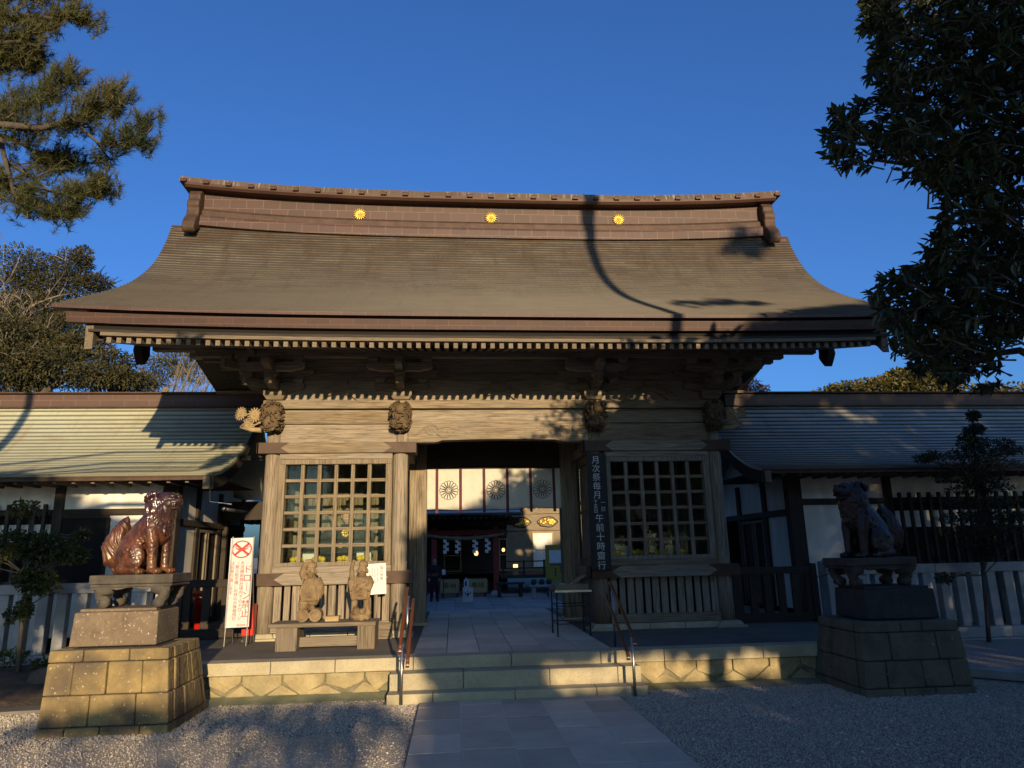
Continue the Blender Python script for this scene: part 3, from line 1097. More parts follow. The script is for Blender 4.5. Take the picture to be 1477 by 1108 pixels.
def pieces_shoe(c, o):
    h = len(c.v) // 2
    for a in (0, 1):
        q = MB()
        q.v = c.v[a * h:(a + 1) * h]
        q.f = [tuple(i - a * h for i in f) for f in c.f if a * h <= f[0] < (a + 1) * h]
        part("metal_shoe", q, MT['copper_dull'], o, bevel=0.003)
def capped_beam(name, z0, z1, y0, y1, xa, xb, tip=0.16):
    """front tie with brown copper shoes at both ends"""
    mb = MB()
    mb.box(xa + 0.02, xb - 0.02, y0, y1, z0, z1)
    o = part(name, mb, WOOD['x'], gate, bevel=0.006)
    zm = (z0 + z1) / 2
    c = MB()
    for s, e in ((1, xa), (-1, xb)):
        w = 0.52
        pl_ = [(e, z0 - .004), (e + s * w * 0.75, z0 - .004), (e + s * w, z0 + (z1 - z0) * .0 - .004), (e + s * (w - tip), zm), (e + s * w, z1 + .004), (e, z1 + .004)]
        c.prism(pl_, y0 - 0.006, y0 + 0.001, 'y')
        c.box(e - 0.004, e + 0.03, y0 - 0.006, y1 + 0.004, z0 - .004, z1 + .004)
    pieces_shoe(c, o)
    return o
for xa, xb in ((-3.96, -1.455), (1.455, 3.96)):
    capped_beam("lower_tie_beam", 1.25, 1.435, YF - 0.165, YF + 0.165, xa, xb)
    capped_beam("upper_tie_beam", 3.345, 3.518, YF - 0.175, YF + 0.175, xa - 0.03, xb + 0.03, 0.14)

# side ties running back along the passage and the outer walls
for s in (-1, 1):
    for x in (1.6626, 3.756):
        mb = MB()
        for z0, z1 in ((1.252, 1.433), (3.347, 3.516)):
            mb.box(s * x - 0.165, s * x + 0.165, YF + 0.18, YR + 0.15, z0, z1)
        pieces("side_tie_beam", mb, WOOD['y'], gate, bevel=0.006)
    # floor of niche, back wall, outer wall, ceiling
    mb = MB()
    a, b = sorted((s * 1.80, s * 3.63))
    mb.box(a, b, YM + 0.10, YM + 0.14, 1.25, 3.9)
    part("niche_back_wall", mb, WOOD['z'], gate)
    mb = MB()
    mb.box(s * 3.70, s * 3.78, YF + 0.13, YM - 0.13, 0.55, 4.05)
    mb.box(s * 3.70, s * 3.78, YM + 0.13, YR - 0.13, 0.55, 4.05)
    pieces("outer_wall", mb, WOOD['y'], gate)
    mb = MB()
    mb.box(a, b, YF + 0.1, YM + 0.1, 1.30, 1.38)
    part("niche_floor", mb, WOOD['x'], gate)
    mb = MB()
    mb.box(a, b, YF + 0.1, YM + 0.1, 3.56, 3.60)
    part("niche_ceiling", mb, WOOD['x'], gate)
    # passage side: vertical bars and low wall
    mb = MB()
    mb.box(s * 1.62, s * 1.70, YF + 0.14, YM - 0.16, 0.55, 1.25)
    mb.box(s * 1.62, s * 1.70, YM + 0.16, YR - 0.13, 0.55, 3.35)
    mb.box(s * 1.60, s * 1.72, YF + 0.14, YM - 0.16, 1.435, 1.56)
    mb.box(s * 1.60, s * 1.72, YF + 0.14, YM - 0.16, 3.22, 3.345)
    part("side_wall", mb, WOOD['y'], gate)
    mb = MB()
    mb.box(s * 1.61, s * 1.71, YF + 0.14, YM - 0.16, 3.518, 4.23)
    mb.box(s * 1.61, s * 1.71, YM + 0.16, YR - 0.13, 3.518, 4.23)
    pieces("side_frieze", mb, WOOD['y'], gate)
    mb = MB()
    for i in range(11):
        y = YF + 0.22 + i * 0.115
        mb.box(s * 1.635, s * 1.69, y, y + 0.05, 1.56, 3.22)
    mb.box(s * 1.63, s * 1.695, YF + 0.14, YM - 0.16, 2.36, 2.42)
    part("side_lattice", mb, WOOD['z'], gate, bevel=0.004)

# front lattice windows of both bays
for s in (-1, 1):
    a, b = sorted((s * 1.79, s * 3.628))
    wf = MB()
    wf.box(a, b, YF - 0.125, YF + 0.06, 3.165, 3.245)
    wf.box(a, b, YF - 0.125, YF + 0.06, 1.535, 1.595)
    wf.box(a, a + 0.105, YF - 0.123, YF + 0.058, 1.595, 3.165)
    wf.box(b - 0.105, b, YF - 0.123, YF + 0.058, 1.595, 3.165)
    win = part("window_frame", wf, WOOD['z'], gate, bevel=0.006)
    la = MB()
    ia, ib, za, zb = a + 0.105, b - 0.105, 1.595, 3.165
    cw, ch = (ib - ia) / 6, (zb - za) / 6
    for i in range(1, 6):
        la.box(ia + i * cw - 0.030, ia + i * cw + 0.030, YF - 0.085, YF - 0.02, za, zb)
    part("upright_bars", la, WOOD['z'], win, bevel=0.004)
    la = MB()
    for i in range(1, 6):
        la.box(ia, ib, YF - 0.072, YF - 0.010, za + i * ch - 0.026, za + i * ch + 0.026)
    part("cross_bars", la, WOOD['x'], win, bevel=0.004)
    gp = MB()
    gp.box(ia, ib, YF + 0.012, YF + 0.016, za, zb)
    part("glass_pane", gp, MT['glass'], win)
    # rail over the window and sill board under it
    mb = MB()
    mb.box(a, b, YF - 0.13, YF + 0.10, 3.248, 3.343)
    part("head_rail", mb, WOOD['x'], gate, bevel=0.005)
    mb = MB()
    mb.box(a - 0.01, b + 0.01, YF - 0.145, YF + 0.10, 1.437, 1.533)
    part("sill", mb, WOOD['x'], gate, bevel=0.006)
    # plank skirting with open gaps
    sk = MB()
    n = 13
    for i in range(n):
        x0 = a + 0.0 + (b - a) * i / n
        x1 = a + (b - a) * (i + 1) / n
        gp_ = 0.030 if i % 3 == 1 else 0.018
        sk.box(x0 + gp_, x1 - gp_ * .6, YF - 0.05 + (i % 2) * 0.012, YF + 0.0, 0.67, 1.25)
    part("skirting_planks", sk, WOOD['z'], gate, bevel=0.004)
    mb = MB()
    mb.box(a, b, YF - 0.10, YF + 0.10, 0.535, 0.67)
    part("ground_sill", mb, WOOD['x'], gate, bevel=0.008)
    mb = MB()
    xs = [a + 0.06, a + 0.62, a + 1.2, b - 0.06]
    for p, q in zip(xs, xs[1:]):
        mb.box(p + 0.004, q - 0.004, YF - 0.15, YF + 0.12, Z3 - 0.004, 0.53)
    part("sill_stone", mb, MT['granite'], gate, bevel=0.008)
    mb = MB()
    mb.box(a, b, YF + 0.35, YF + 0.37, Z3, 1.25)
    part("skirting_backing", mb, MT['dark'], gate)

# boards and ties over the bays
for s in (-1, 1):
    a, b = sorted((s * 1.545, s * 3.64))
    mb = MB()
    mb.box(a, b, YF - 0.10, YF + 0.10, 3.52, 3.832)
    part("lintel_board", mb, WOOD['x'], gate, bevel=0.008)
    mb = MB()
    mb.box(a, b, YF - 0.125, YF + 0.10, 3.838, 4.045)
    part("lintel_beam", mb, WOOD['x'], gate, bevel=0.012)
    mb = MB()
    mb.box(a, b, YF - 0.04, YF + 0.10, 4.045, 4.10)
    part("recess_board", mb, WOOD['x'], gate)
mb = MB()
mb.box(-3.95, 3.95, YF - 0.132, YF + 0.17, 4.10, 4.243)
part("plate_beam", mb, WOOD['x'], gate, bevel=0.012)
mb = MB()
mb.box(-3.95, 3.95, YR - 0.17, YR + 0.19, 4.10, 4.243)
part("plate_beam", mb, WOOD['x'], gate, bevel=0.012)
for s in (-1, 1):
    mb = MB()
    mb.box(s * 3.58, s * 3.93, YF + 0.17, YR - 0.17, 4.102, 4.241)
    part("side_plate_beam", mb, WOOD['y'], gate, bevel=0.012)

# rainbow beam over the passage with its shallow arched underside and carved scrolls
def rainbow(y0, y1, zb, zt, wd, parent=gate):
    poly = [(-1.54, zb - 0.035), (-1.10, zb - 0.035), (-1.02, zb - 0.02), (-0.97, zb), (-0.5, zb + 0.012), (0, zb + 0.016), (0.5, zb + 0.012), (0.97, zb), (1.02, zb - 0.02), (1.10, zb - 0.035), (1.54, zb - 0.035), (1.54, zt), (-1.54, zt)]
    mb = MB()
    mb.prism(poly, y0, y1, 'y')
    return part("rainbow_beam", mb, wd, parent, bevel=0.010)
rb = rainbow(YF - 0.115, YF + 0.11, 3.55, 3.885, WOOD['x'])
mb = MB()
mb.box(-1.54, 1.54, YF - 0.085, YF + 0.09, 3.888, 4.046)
part("upper_board", mb, WOOD['x'], rb, bevel=0.008)
mb = MB()
mb.box(-1.54, 1.54, YF - 0.04, YF + 0.10, 4.046, 4.10)
part("recess_board", mb, WOOD['x'], gate)
def scroll(mb, x, z, s, sc, y, r=0.026):
    """vine scroll carved in low relief: a spiral and trailing stems"""
    pts = []
    for i in range(26):
        t = i / 25
        a = 0.6 + t * 9.0
        rr = 0.105 * sc * (1 - t * 0.82)
        pts.append((x + s * rr * math.cos(a), y, z + rr * math.sin(a) * 0.9))
    mb.tube(pts, [r * (1 - .5 * i / 26) for i in range(26)], 6)
    for L_, amp, ph, dz in ((0.62, 0.045, 0, 0.02), (-0.34, 0.06, 1.4, -0.02), (0.4, 0.05, 2.6, -0.07)):
        pts = []
        for i in range(16):
            t = i / 15
            pts.append((x + s * (0.09 * math.copysign(1, L_) + L_ * t) * sc, y, z + dz * sc + amp * sc * math.sin(ph + t * 6.5) * (1 - .5 * t)))
        mb.tube(pts, [r * (1 - .75 * i / 15) for i in range(16)], 6)
    for k in range(6):
        a = k * 1.05
        mb.ell((x + s * (0.16 + 0.1 * k) * sc, y, z + 0.05 * sc * math.cos(k * 2.1)), (0.036 * sc, 0.016, 0.022 * sc), 8, 5, Matrix.Rotation(a, 3, 'Y'))
mb = MB()
for s in (-1, 1):
    scroll(mb, s * 1.15, 3.72, -s, 1.05, YF - 0.108)
    for k in range(3):
        mb.tube([(s * (0.2 + .2 * k), YF - 0.086, 3.99 - .01 * k), (s * (0.45 + .2 * k), YF - .086, 4.0 + .012 * k), (s * (0.7 + .2 * k), YF - .086, 3.985)], [.002, .006, .002], 6)
part("carved_scroll", mb, WOOD['x'], rb, smooth=True)
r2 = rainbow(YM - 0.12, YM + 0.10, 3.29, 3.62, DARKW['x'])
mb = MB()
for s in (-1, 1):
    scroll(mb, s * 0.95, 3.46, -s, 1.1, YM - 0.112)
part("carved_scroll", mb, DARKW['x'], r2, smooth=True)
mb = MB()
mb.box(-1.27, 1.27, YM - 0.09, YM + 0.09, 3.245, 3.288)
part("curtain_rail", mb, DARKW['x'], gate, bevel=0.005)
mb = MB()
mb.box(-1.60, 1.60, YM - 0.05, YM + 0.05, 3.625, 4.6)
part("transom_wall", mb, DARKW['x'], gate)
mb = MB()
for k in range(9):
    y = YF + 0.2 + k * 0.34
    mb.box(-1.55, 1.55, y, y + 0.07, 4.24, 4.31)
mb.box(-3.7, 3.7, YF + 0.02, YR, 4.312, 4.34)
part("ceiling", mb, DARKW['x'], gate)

# upper wall behind the brackets
mb = MB()
mb.box(-3.93, 3.93, YF - 0.035, YF + 0.09, 4.245, 5.30)
mb.box(-3.93, 3.93, YR - 0.09, YR - 0.03, 4.245, 5.30)
pieces("frieze_wall", mb, WOOD['x'], gate)
mb = MB()
mb.box(-3.95, 3.95, YF - 0.075, YF - 0.036, 4.60, 4.74)
mb.box(-3.95, 3.95, YF - 0.08, YF - 0.036, 4.93, 5.05)
pieces("wall_tie", mb, WOOD['x'], gate, bevel=0.006)
for xc in (-2.71, 0, 2.71):
    pl_ = []
    for i in range(13):
        t = i / 12
        pl_.append((xc + (-0.52 + 1.04 * t), 4.245 + 0.30 * math.sin(math.pi * t) ** 0.7))
    pl2 = [(xc + (0.30 - 0.60 * i / 8), 4.245 + 0.16 * math.sin(math.pi * i / 8)) for i in range(9)]
    mb = MB()
    mb.prism(pl_ + [(xc + .3, 4.245)] + pl2[1:-1] + [(xc - .3, 4.245)], YF - 0.09, YF - 0.036, 'y')
    mb.box(xc - 0.13, xc + 0.13, YF - 0.10, YF - 0.036, 4.54, 4.598)
    for s in (-1, 1):
        mb.ell((xc + s * 0.18, YF - 0.085, 4.40), (0.09, 0.03, 0.07), 10, 6)
    part("frog_leg_strut", mb, WOOD['x'], gate, bevel=0.006)

# bracket complexes
def boat(mb, c, half, h, w, axis):
    """bracket arm with boat-shaped underside"""
    x, y, z = c
    poly = [(-half, h), (-half, h * 0.45), (-half + 0.05, h * 0.2), (-half + 0.14, 0.02), (-half + 0.2, 0), (half - 0.2, 0), (half - 0.14, 0.02), (half - 0.05, h * 0.2), (half, h * 0.45), (half, h)]
    if axis == 'x':
        mb.prism([(x + a, z + b) for a, b in poly], y - w / 2, y + w / 2, 'y')
    else:
        mb.prism([(y + a, z + b) for a, b in poly], x - w / 2, x + w / 2, 'x')
def block(mb, x, y, z, w, h):
    mb.frustum((x - w * .36, x + w * .36, y - w * .36, y + w * .36), (x - w / 2, x + w / 2, y - w / 2, y + w / 2), z, z + h * .45)
    mb.box(x - w / 2, x + w / 2, y - w / 2, y + w / 2, z + h * .45, z + h)
def bracket(x, corner=0):
    o = MB()
    block(o, x, YF - 0.04, 4.246, 0.36, 0.16)
    root = part("bracket_set", o, WOOD['x'], gate, bevel=0.006)
    mb = MB()
    boat(mb, (x, YF - 0.06, 4.408), 0.46, 0.135, 0.13, 'x')
    boat(mb, (x, YF - 0.22, 4.406), 0.42, 0.135, 0.13, 'y')
    part("lower_arm", mb, WOOD['x'], root, bevel=0.006)
    mb = MB()
    for dx in (-0.36, 0, 0.36):
        block(mb, x + dx, YF - 0.07, 4.545, 0.17, 0.10)
    block(mb, x, YF - 0.53, 4.545, 0.18, 0.10)
    for dx in (-0.44, 0, 0.44):
        block(mb, x + dx, YF - 0.53, 4.785, 0.17, 0.09)
    for q in range(0, len(mb.v), 16):
        b1 = MB()
        b1.v = mb.v[q:q + 16]
        b1.f = [tuple(i - q for i in f) for f in mb.f if q <= f[0] < q + 16]
        part("bearing_block", b1, WOOD['x'], root, bevel=0.005)
    mb = MB()
    boat(mb, (x, YF - 0.53, 4.646), 0.54, 0.14, 0.12, 'x')
    boat(mb, (x, YF - 0.07, 4.646), 0.62, 0.13, 0.12, 'x')
    boat(mb, (x, YF - 0.38, 4.644), 0.55, 0.14, 0.12, 'y')
    part("upper_arm", mb, WOOD['x'], root, bevel=0.006)
    if corner:
        s = corner
        mb = MB()
        for k, (dx, z) in enumerate(((0.30, 4.40), (0.62, 4.62), (0.95, 4.80), (1.25, 4.93))):
            xa, xb = sorted((x - s * 0.1, x + s * dx))
            mb.box(xa, xb, YF - 0.09, YF + 0.05, z, z + 0.14)
            block(mb, x + s * (dx - 0.06), YF - 0.02, z + 0.142, 0.16, 0.085)
        # diagonal arm
        d = Vector((s, -1, 0)).normalized()
        for L_, z in ((0.62, 4.43), (1.0, 4.66)):
            p = Vector((x, YF - 0.02, z))
            q = p + d * L_
            n_ = Vector((-d.y, d.x, 0)) * 0.06
            mb.hexa([p - n_, q - n_, q + n_, p + n_, p - n_ + Vector((0, 0, .13)), q - n_ + Vector((0, 0, .13)), q + n_ + Vector((0, 0, .13)), p + n_ + Vector((0, 0, .13))])
            block(mb, q.x - d.x * .08, q.y - d.y * .08, z + .132, 0.17, 0.09)
        part("corner_arm", mb, WOOD['x'], root, bevel=0.005)
bracket(PX[0], -1)
bracket(PX[1])
bracket(PX[2])
bracket(PX[3], 1)

# carved nosings where the lintels pass the posts
def carved_lump(c, rx, ry, rz, seed, n=70):
    rg = random.Random(seed)
    mb = MB()
    boxy = lambda d: (abs(d.x) ** 4 + abs(d.y) ** 4 + abs(d.z) ** 4 + 1e-9) ** -0.25
    mb.ell(c, (rx * .80, ry * .80, rz * .82), 24, 16, None, boxy)
    for _ in range(n):
        a = rg.uniform(0, 6.283)
        t = rg.uniform(-1, 1)
        q = math.sqrt(1 - t * t)
        d = Vector((q * math.cos(a), q * math.sin(a), t))
        p = Vector(c) + Vector((d.x * rx * .86, d.y * ry * .86, d.z * rz * .86)) * boxy(d)
        rot = Matrix.Rotation(rg.uniform(0, 6.28), 3, d) @ d.to_track_quat('Z', 'Y').to_matrix()
        k = rg.uniform(.6, 1.25)
        kind = rg.random()
        if kind < 0.6:
            mb.ell(p, (0.040 * k, 0.014 * k, 0.040), 8, 5, rot)
        else:
            pts = []
            for i in range(6):
                w = rot @ Vector((math.cos(i * .9) * .03 * k, math.sin(i * .9) * .03 * k, 0.026))
                pts.append(p + w)
            mb.tube(pts, 0.011, 6)
    return mb
def mum(mb, c, r, nrm, n=15):
    rot = Vector(nrm).to_track_quat('Z', 'Y').to_matrix()
    for ring, (rr, ln, lift_) in enumerate(((0.30, 0.62, 0.05), (0.14, 0.44, 0.16))):
        for k in range(n):
            a = 6.283 * k / n + ring * .2
            d = rot @ Vector((math.cos(a), math.sin(a), lift_ * 2))
            mb.ell(Vector(c) + d * r * (rr + ln / 2), (r * .12, r * ln * .55, r * .07), 6, 5, (rot @ Matrix.Rotation(a - math.pi / 2, 3, 'Z')))
    mb.ell(Vector(c) + rot @ Vector((0, 0, r * .1)), r * .2, 8, 6)
for i, x in enumerate(PX):
    o = part("carved_nosing", carved_lump((x, YF - 0.24, 3.94 + (0.0 if i in (0, 3) else 0)), 0.175, 0.18, 0.26, 11 + i, 150), MT['nosing'], gate, smooth=True)
    mb = MB()
    if i in (0, 3):
        s = -1 if i == 0 else 1
        mum(mb, (x + s * 0.55, YF - 0.10, 4.02), 0.135, (s * .4, -1, .1))
        mum(mb, (x + s * 0.30, YF - 0.18, 3.98), 0.145, (s * .2, -1, 0))
        mum(mb, (x + s * 0.40, YF - 0.12, 3.83), 0.12, (s * .2, -1, -.2))
        for k in range(7):
            p0 = Vector((x + s * .12, YF - .1, 3.86 + .03 * k))
            p1 = Vector((x + s * (.34 + .04 * k), YF - .12, 3.80 + .05 * ((k * 3) % 5)))
            mb.tube([p0, p0.lerp(p1, .5) + Vector((0, -.04, .03)), p1], [.03, .022, .012], 6)
        mb.tube([(x + s * .1, YF - .1, 3.74), (x + s * .35, YF - .12, 3.745), (x + s * .55, YF - .1, 3.79)], [.05, .04, .01], 7)
        part("carved_flower", mb, MT['flower'], o, smooth=True)
    else:
        for dx_ in (-.09, .09):
            mb = MB()
            mum(mb, (x + dx_, YF - .38, 3.80), 0.085, (dx_ * 4, -1, 0), 12)
            part("carved_flower", mb, MT['nosing'], o, smooth=True)
        mb = MB()
        mb.ell((x, YF - .40, 4.04), (.075, .06, .09), 10, 8)
        part("carved_face", mb, MT['nosing'], o, smooth=True)

# ---- roof
def lift(x):
    return 0.085 * (abs(x) / 6.3) ** 3.2
RP = [(0.84, 5.105), (1.3, 5.345), (1.95, 5.68), (2.6, 6.045), (3.2, 6.46), (3.75, 6.98), (4.15, 7.58), (4.36, 8.06)]
RS = smooth_profile(RP, 43, 1.45)
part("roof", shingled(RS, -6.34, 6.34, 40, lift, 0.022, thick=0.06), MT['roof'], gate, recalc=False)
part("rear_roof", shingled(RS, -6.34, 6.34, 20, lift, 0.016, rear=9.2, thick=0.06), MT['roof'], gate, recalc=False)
X40 = lin(-6.36, 6.36, 40)
part("eave_edge", strip_x(rect(0.815, 0.98, 5.048, 5.098), X40, lift), MT['fascia'], gate)
X40b = lin(-6.18, 6.18, 40)
part("eave_fascia", strip_x([(0.86, 5.012), (0.99, 5.012), (0.99, 4.872), (0.90, 4.872)], X40b, lift), MT['fascia'], gate)
part("eave_dark_board", strip_x(rect(0.985, 1.3, 4.80, 5.05), lin(-5.95, 5.95, 40), lift), MT['dark'], gate)  # near-black stained board between fascia and batten
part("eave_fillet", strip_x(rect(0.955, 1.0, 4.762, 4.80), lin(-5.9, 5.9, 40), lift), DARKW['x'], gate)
part("eave_batten", strip_x(rect(0.93, 1.12, 4.702, 4.752), lin(-5.72, 5.72, 40), lift), GREYW['x'], gate)
# rafters
rp = MB()
L_ = 2.25
sl = 0.255
rp.hexa([(-.032, 0, -.085), (.032, 0, -.085), (.032, L_, L_ * sl - .085), (-.032, L_, L_ * sl - .085), (-.032, 0, 0), (.032, 0, 0), (.032, L_, L_ * sl), (-.032, L_, L_ * sl)])
rme = rp.mesh("rafter")
rme.materials.append(GREYW['y'])
n = 84
for i in range(n):
    x = -5.62 + 11.24 * i / (n - 1)
    o = bpy.data.objects.new("rafter", rme)
    COL.objects.link(o)
    o.parent = gate
    o.location = Vector((x, 0.985, 4.700 + lift(x))) - WPOS[gate.name]
# underside boarding above the rafters, front and rear
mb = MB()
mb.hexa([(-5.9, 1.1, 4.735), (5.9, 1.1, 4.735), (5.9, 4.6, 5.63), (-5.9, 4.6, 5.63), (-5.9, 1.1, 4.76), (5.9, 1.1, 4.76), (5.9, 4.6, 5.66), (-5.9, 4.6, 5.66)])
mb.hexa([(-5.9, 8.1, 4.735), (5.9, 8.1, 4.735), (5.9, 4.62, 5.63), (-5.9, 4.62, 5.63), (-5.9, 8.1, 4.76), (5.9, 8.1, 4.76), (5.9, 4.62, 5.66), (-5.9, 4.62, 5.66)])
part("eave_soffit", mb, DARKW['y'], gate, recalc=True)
mb = MB()
mb.box(-4.95, 4.95, YF - 0.60, YF - 0.46, 4.876, 4.985)
part("eave_purlin", mb, WOOD['x'], gate, bevel=0.006)
mb = MB()
mb.box(-5.85, 5.85, YF - 0.07, YF + 0.07, 5.125, 5.19)
mb.box(-5.85, 5.85, YR - 0.07, YR + 0.07, 5.125, 5.19)
mb.box(-5.85, 5.85, 4.52, 4.68, 5.45, 5.62)
pieces("wall_purlin", mb, WOOD['x'], gate, bevel=0.006)
# gable walls, barge boards with pendants
for s in (-1, 1):
    mb = MB()
    top = [(y, z - 0.12) for y, z in RS if y > 1.3][::3] + [(4.5, 8.0), (4.7, 8.0)]
    rear = [(9.2 - y, z) for y, z in top[:-2]][::-1]
    poly = [(1.5, 4.9)] + top + rear + [(7.7, 4.9)]
    mb.prism([(y, max(z, 4.9)) for y, z in poly], s * 3.98, s * 4.04, 'x')
    part("gable_wall", mb, WOOD['y'], gate)
    for rear_ in (False, True):
        mb = MB()
        pts = smooth_profile(RP, 16)
        up = [(y, z - 0.27) for y, z in pts if y > 0.98]
        up = [(0.98, interp(RP, 0.98) - 0.33)] + up
        lo = []
        for y, z in up:
            t = (y - 0.98) / 3.4
            lo.append((y + 0.02, z - (0.335 - 0.09 * min(1, t * 3)) * (1 - 0.0 * t)))
        poly = up + lo[::-1]
        if rear_:
            poly = [(9.2 - y, z) for y, z in poly]
        mb.prism([(y, z + lift(5.9)) for y, z in poly], s * 5.84, s * 5.95, 'x')
        part("barge_board", mb, GREYW['y'], gate, bevel=0.006)
    mb = MB()
    y0 = 2.66
    out = [(-.15, 0.10), (-.15, -.12), (-.17, -.2), (-.11, -.28), (-.04, -.36), (0, -.40), (.04, -.36), (.11, -.28), (.17, -.2), (.15, -.12), (.15, 0.10)]
    mb.prism([(y0 + a, 5.20 + b) for a, b in out], s * 5.83, s * 5.97, 'x')
    part("gable_pendant", mb, DARKW['y'], gate, bevel=0.01)

# ---- ridge
def rl(x):
    return 0.21 * (abs(x) / 6.2) ** 3.0
XR = lin(-5.85, 5.85, 40)
part("ridge_base", strip_x([(4.24, 7.93), (4.6, 7.93), (4.6, 8.20), (4.40, 8.20), (4.285, 8.155), (4.255, 8.15), (4.24, 8.10)], XR, rl), MT['ridgewall'], gate)
part("ridge_course", strip_x([(4.31, 8.152), (4.6, 8.152), (4.6, 8.36), (4.38, 8.35), (4.33, 8.29), (4.315, 8.28)], XR, rl), MT['copper_dull'], gate)
rgw = part("ridge_wall", strip_x(rect(4.40, 4.80, 8.30, 8.72), XR, rl), MT['ridgewall'], gate)
part("ridge_rear", strip_x(rect(4.58, 4.96, 7.93, 8.30), XR, rl), MT['ridgewall'], gate)
XC = lin(-6.22, 6.22, 48)
part("ridge_cap_board", strip_x([(4.20, 8.70), (5.0, 8.70), (5.0, 8.80), (4.16, 8.80), (4.16, 8.745)], lin(-6.1, 6.1, 48), rl), MT['copper'], gate)
part("ridge_cap", strip_x([(4.17, 8.802), (5.03, 8.802), (4.99, 8.93), (4.8, 8.985), (4.4, 8.985), (4.21, 8.93)], XC, rl), MT['ridgecap'], gate)
stud = MB()
stud.box(-.055, .055, 4.11, 4.25, 8.775, 8.825)
stud.hexa([(-.06, 4.10, 8.825), (.06, 4.10, 8.825), (.06, 4.26, 8.825), (-.06, 4.26, 8.825), (-.045, 4.15, 8.845), (.045, 4.15, 8.845), (.045, 4.26, 8.845), (-.045, 4.26, 8.845)])
sme = stud.mesh("ridge_stud")
sme.materials.append(MT['copper'])
for i in range(29):
    x = -6.12 + 12.24 * i / 28
    o = bpy.data.objects.new("ridge_stud", sme)
    COL.objects.link(o)
    o.parent = gate
    o.location = Vector((x, 0, rl(x))) - WPOS[gate.name]
for s in (-1, 1):
    mb = MB()
    out = [(4.30, 8.86), (4.22, 8.82), (4.17, 8.72), (4.18, 8.62), (4.13, 8.58), (4.12, 8.48), (4.16, 8.42), (4.14, 8.26), (4.05, 8.17), (3.99, 8.05), (3.97, 7.93), (4.02, 7.86), (4.10, 7.86), (4.16, 7.95), (4.3, 8.02), (4.9, 8.02), (4.9, 8.86)]
    mb.prism(out, s * 5.78, s * 6.02, 'x')
    part("ridge_end_ornament", mb, MT['copper_dull'], gate, bevel=0.03)
    mb = MB()
    mb.box(s * 5.9, s * 6.28, 4.28, 4.9, 7.94, 8.06)
    part("ridge_end_plate", mb, MT['copper_dull'], gate, bevel=0.01)
for x in (-2.71 + 0.02, 0.0, 2.70):
    mb = MB()
    for k in range(16):
        a = 6.283 * k / 16
        rot = Matrix.Rotation(a, 3, 'Y')
        mb.ell((x + 0.075 * math.sin(a), 4.372, 8.45 + 0.075 * math.cos(a)), (0.0165, 0.014, 0.062), 8, 6, rot)
    mb.ell((x, 4.365, 8.45), (0.026, 0.02, 0.026), 10, 6)
    for p in range(len(mb.v)):
        vx, vy, vz = mb.v[p]
        mb.v[p] = (vx, vy, vz + rl(x))
    part("chrysanthemum_crest", mb, MT['gold'], rgw, smooth=True)
for x in (-1.92, 2.02):
    mb = MB()
    mb.tube([(x, 4.6, 8.97), (x, 4.6, 9.17)], 0.011, 6)
    part("lightning_rod", mb, MT['steel'], gate)

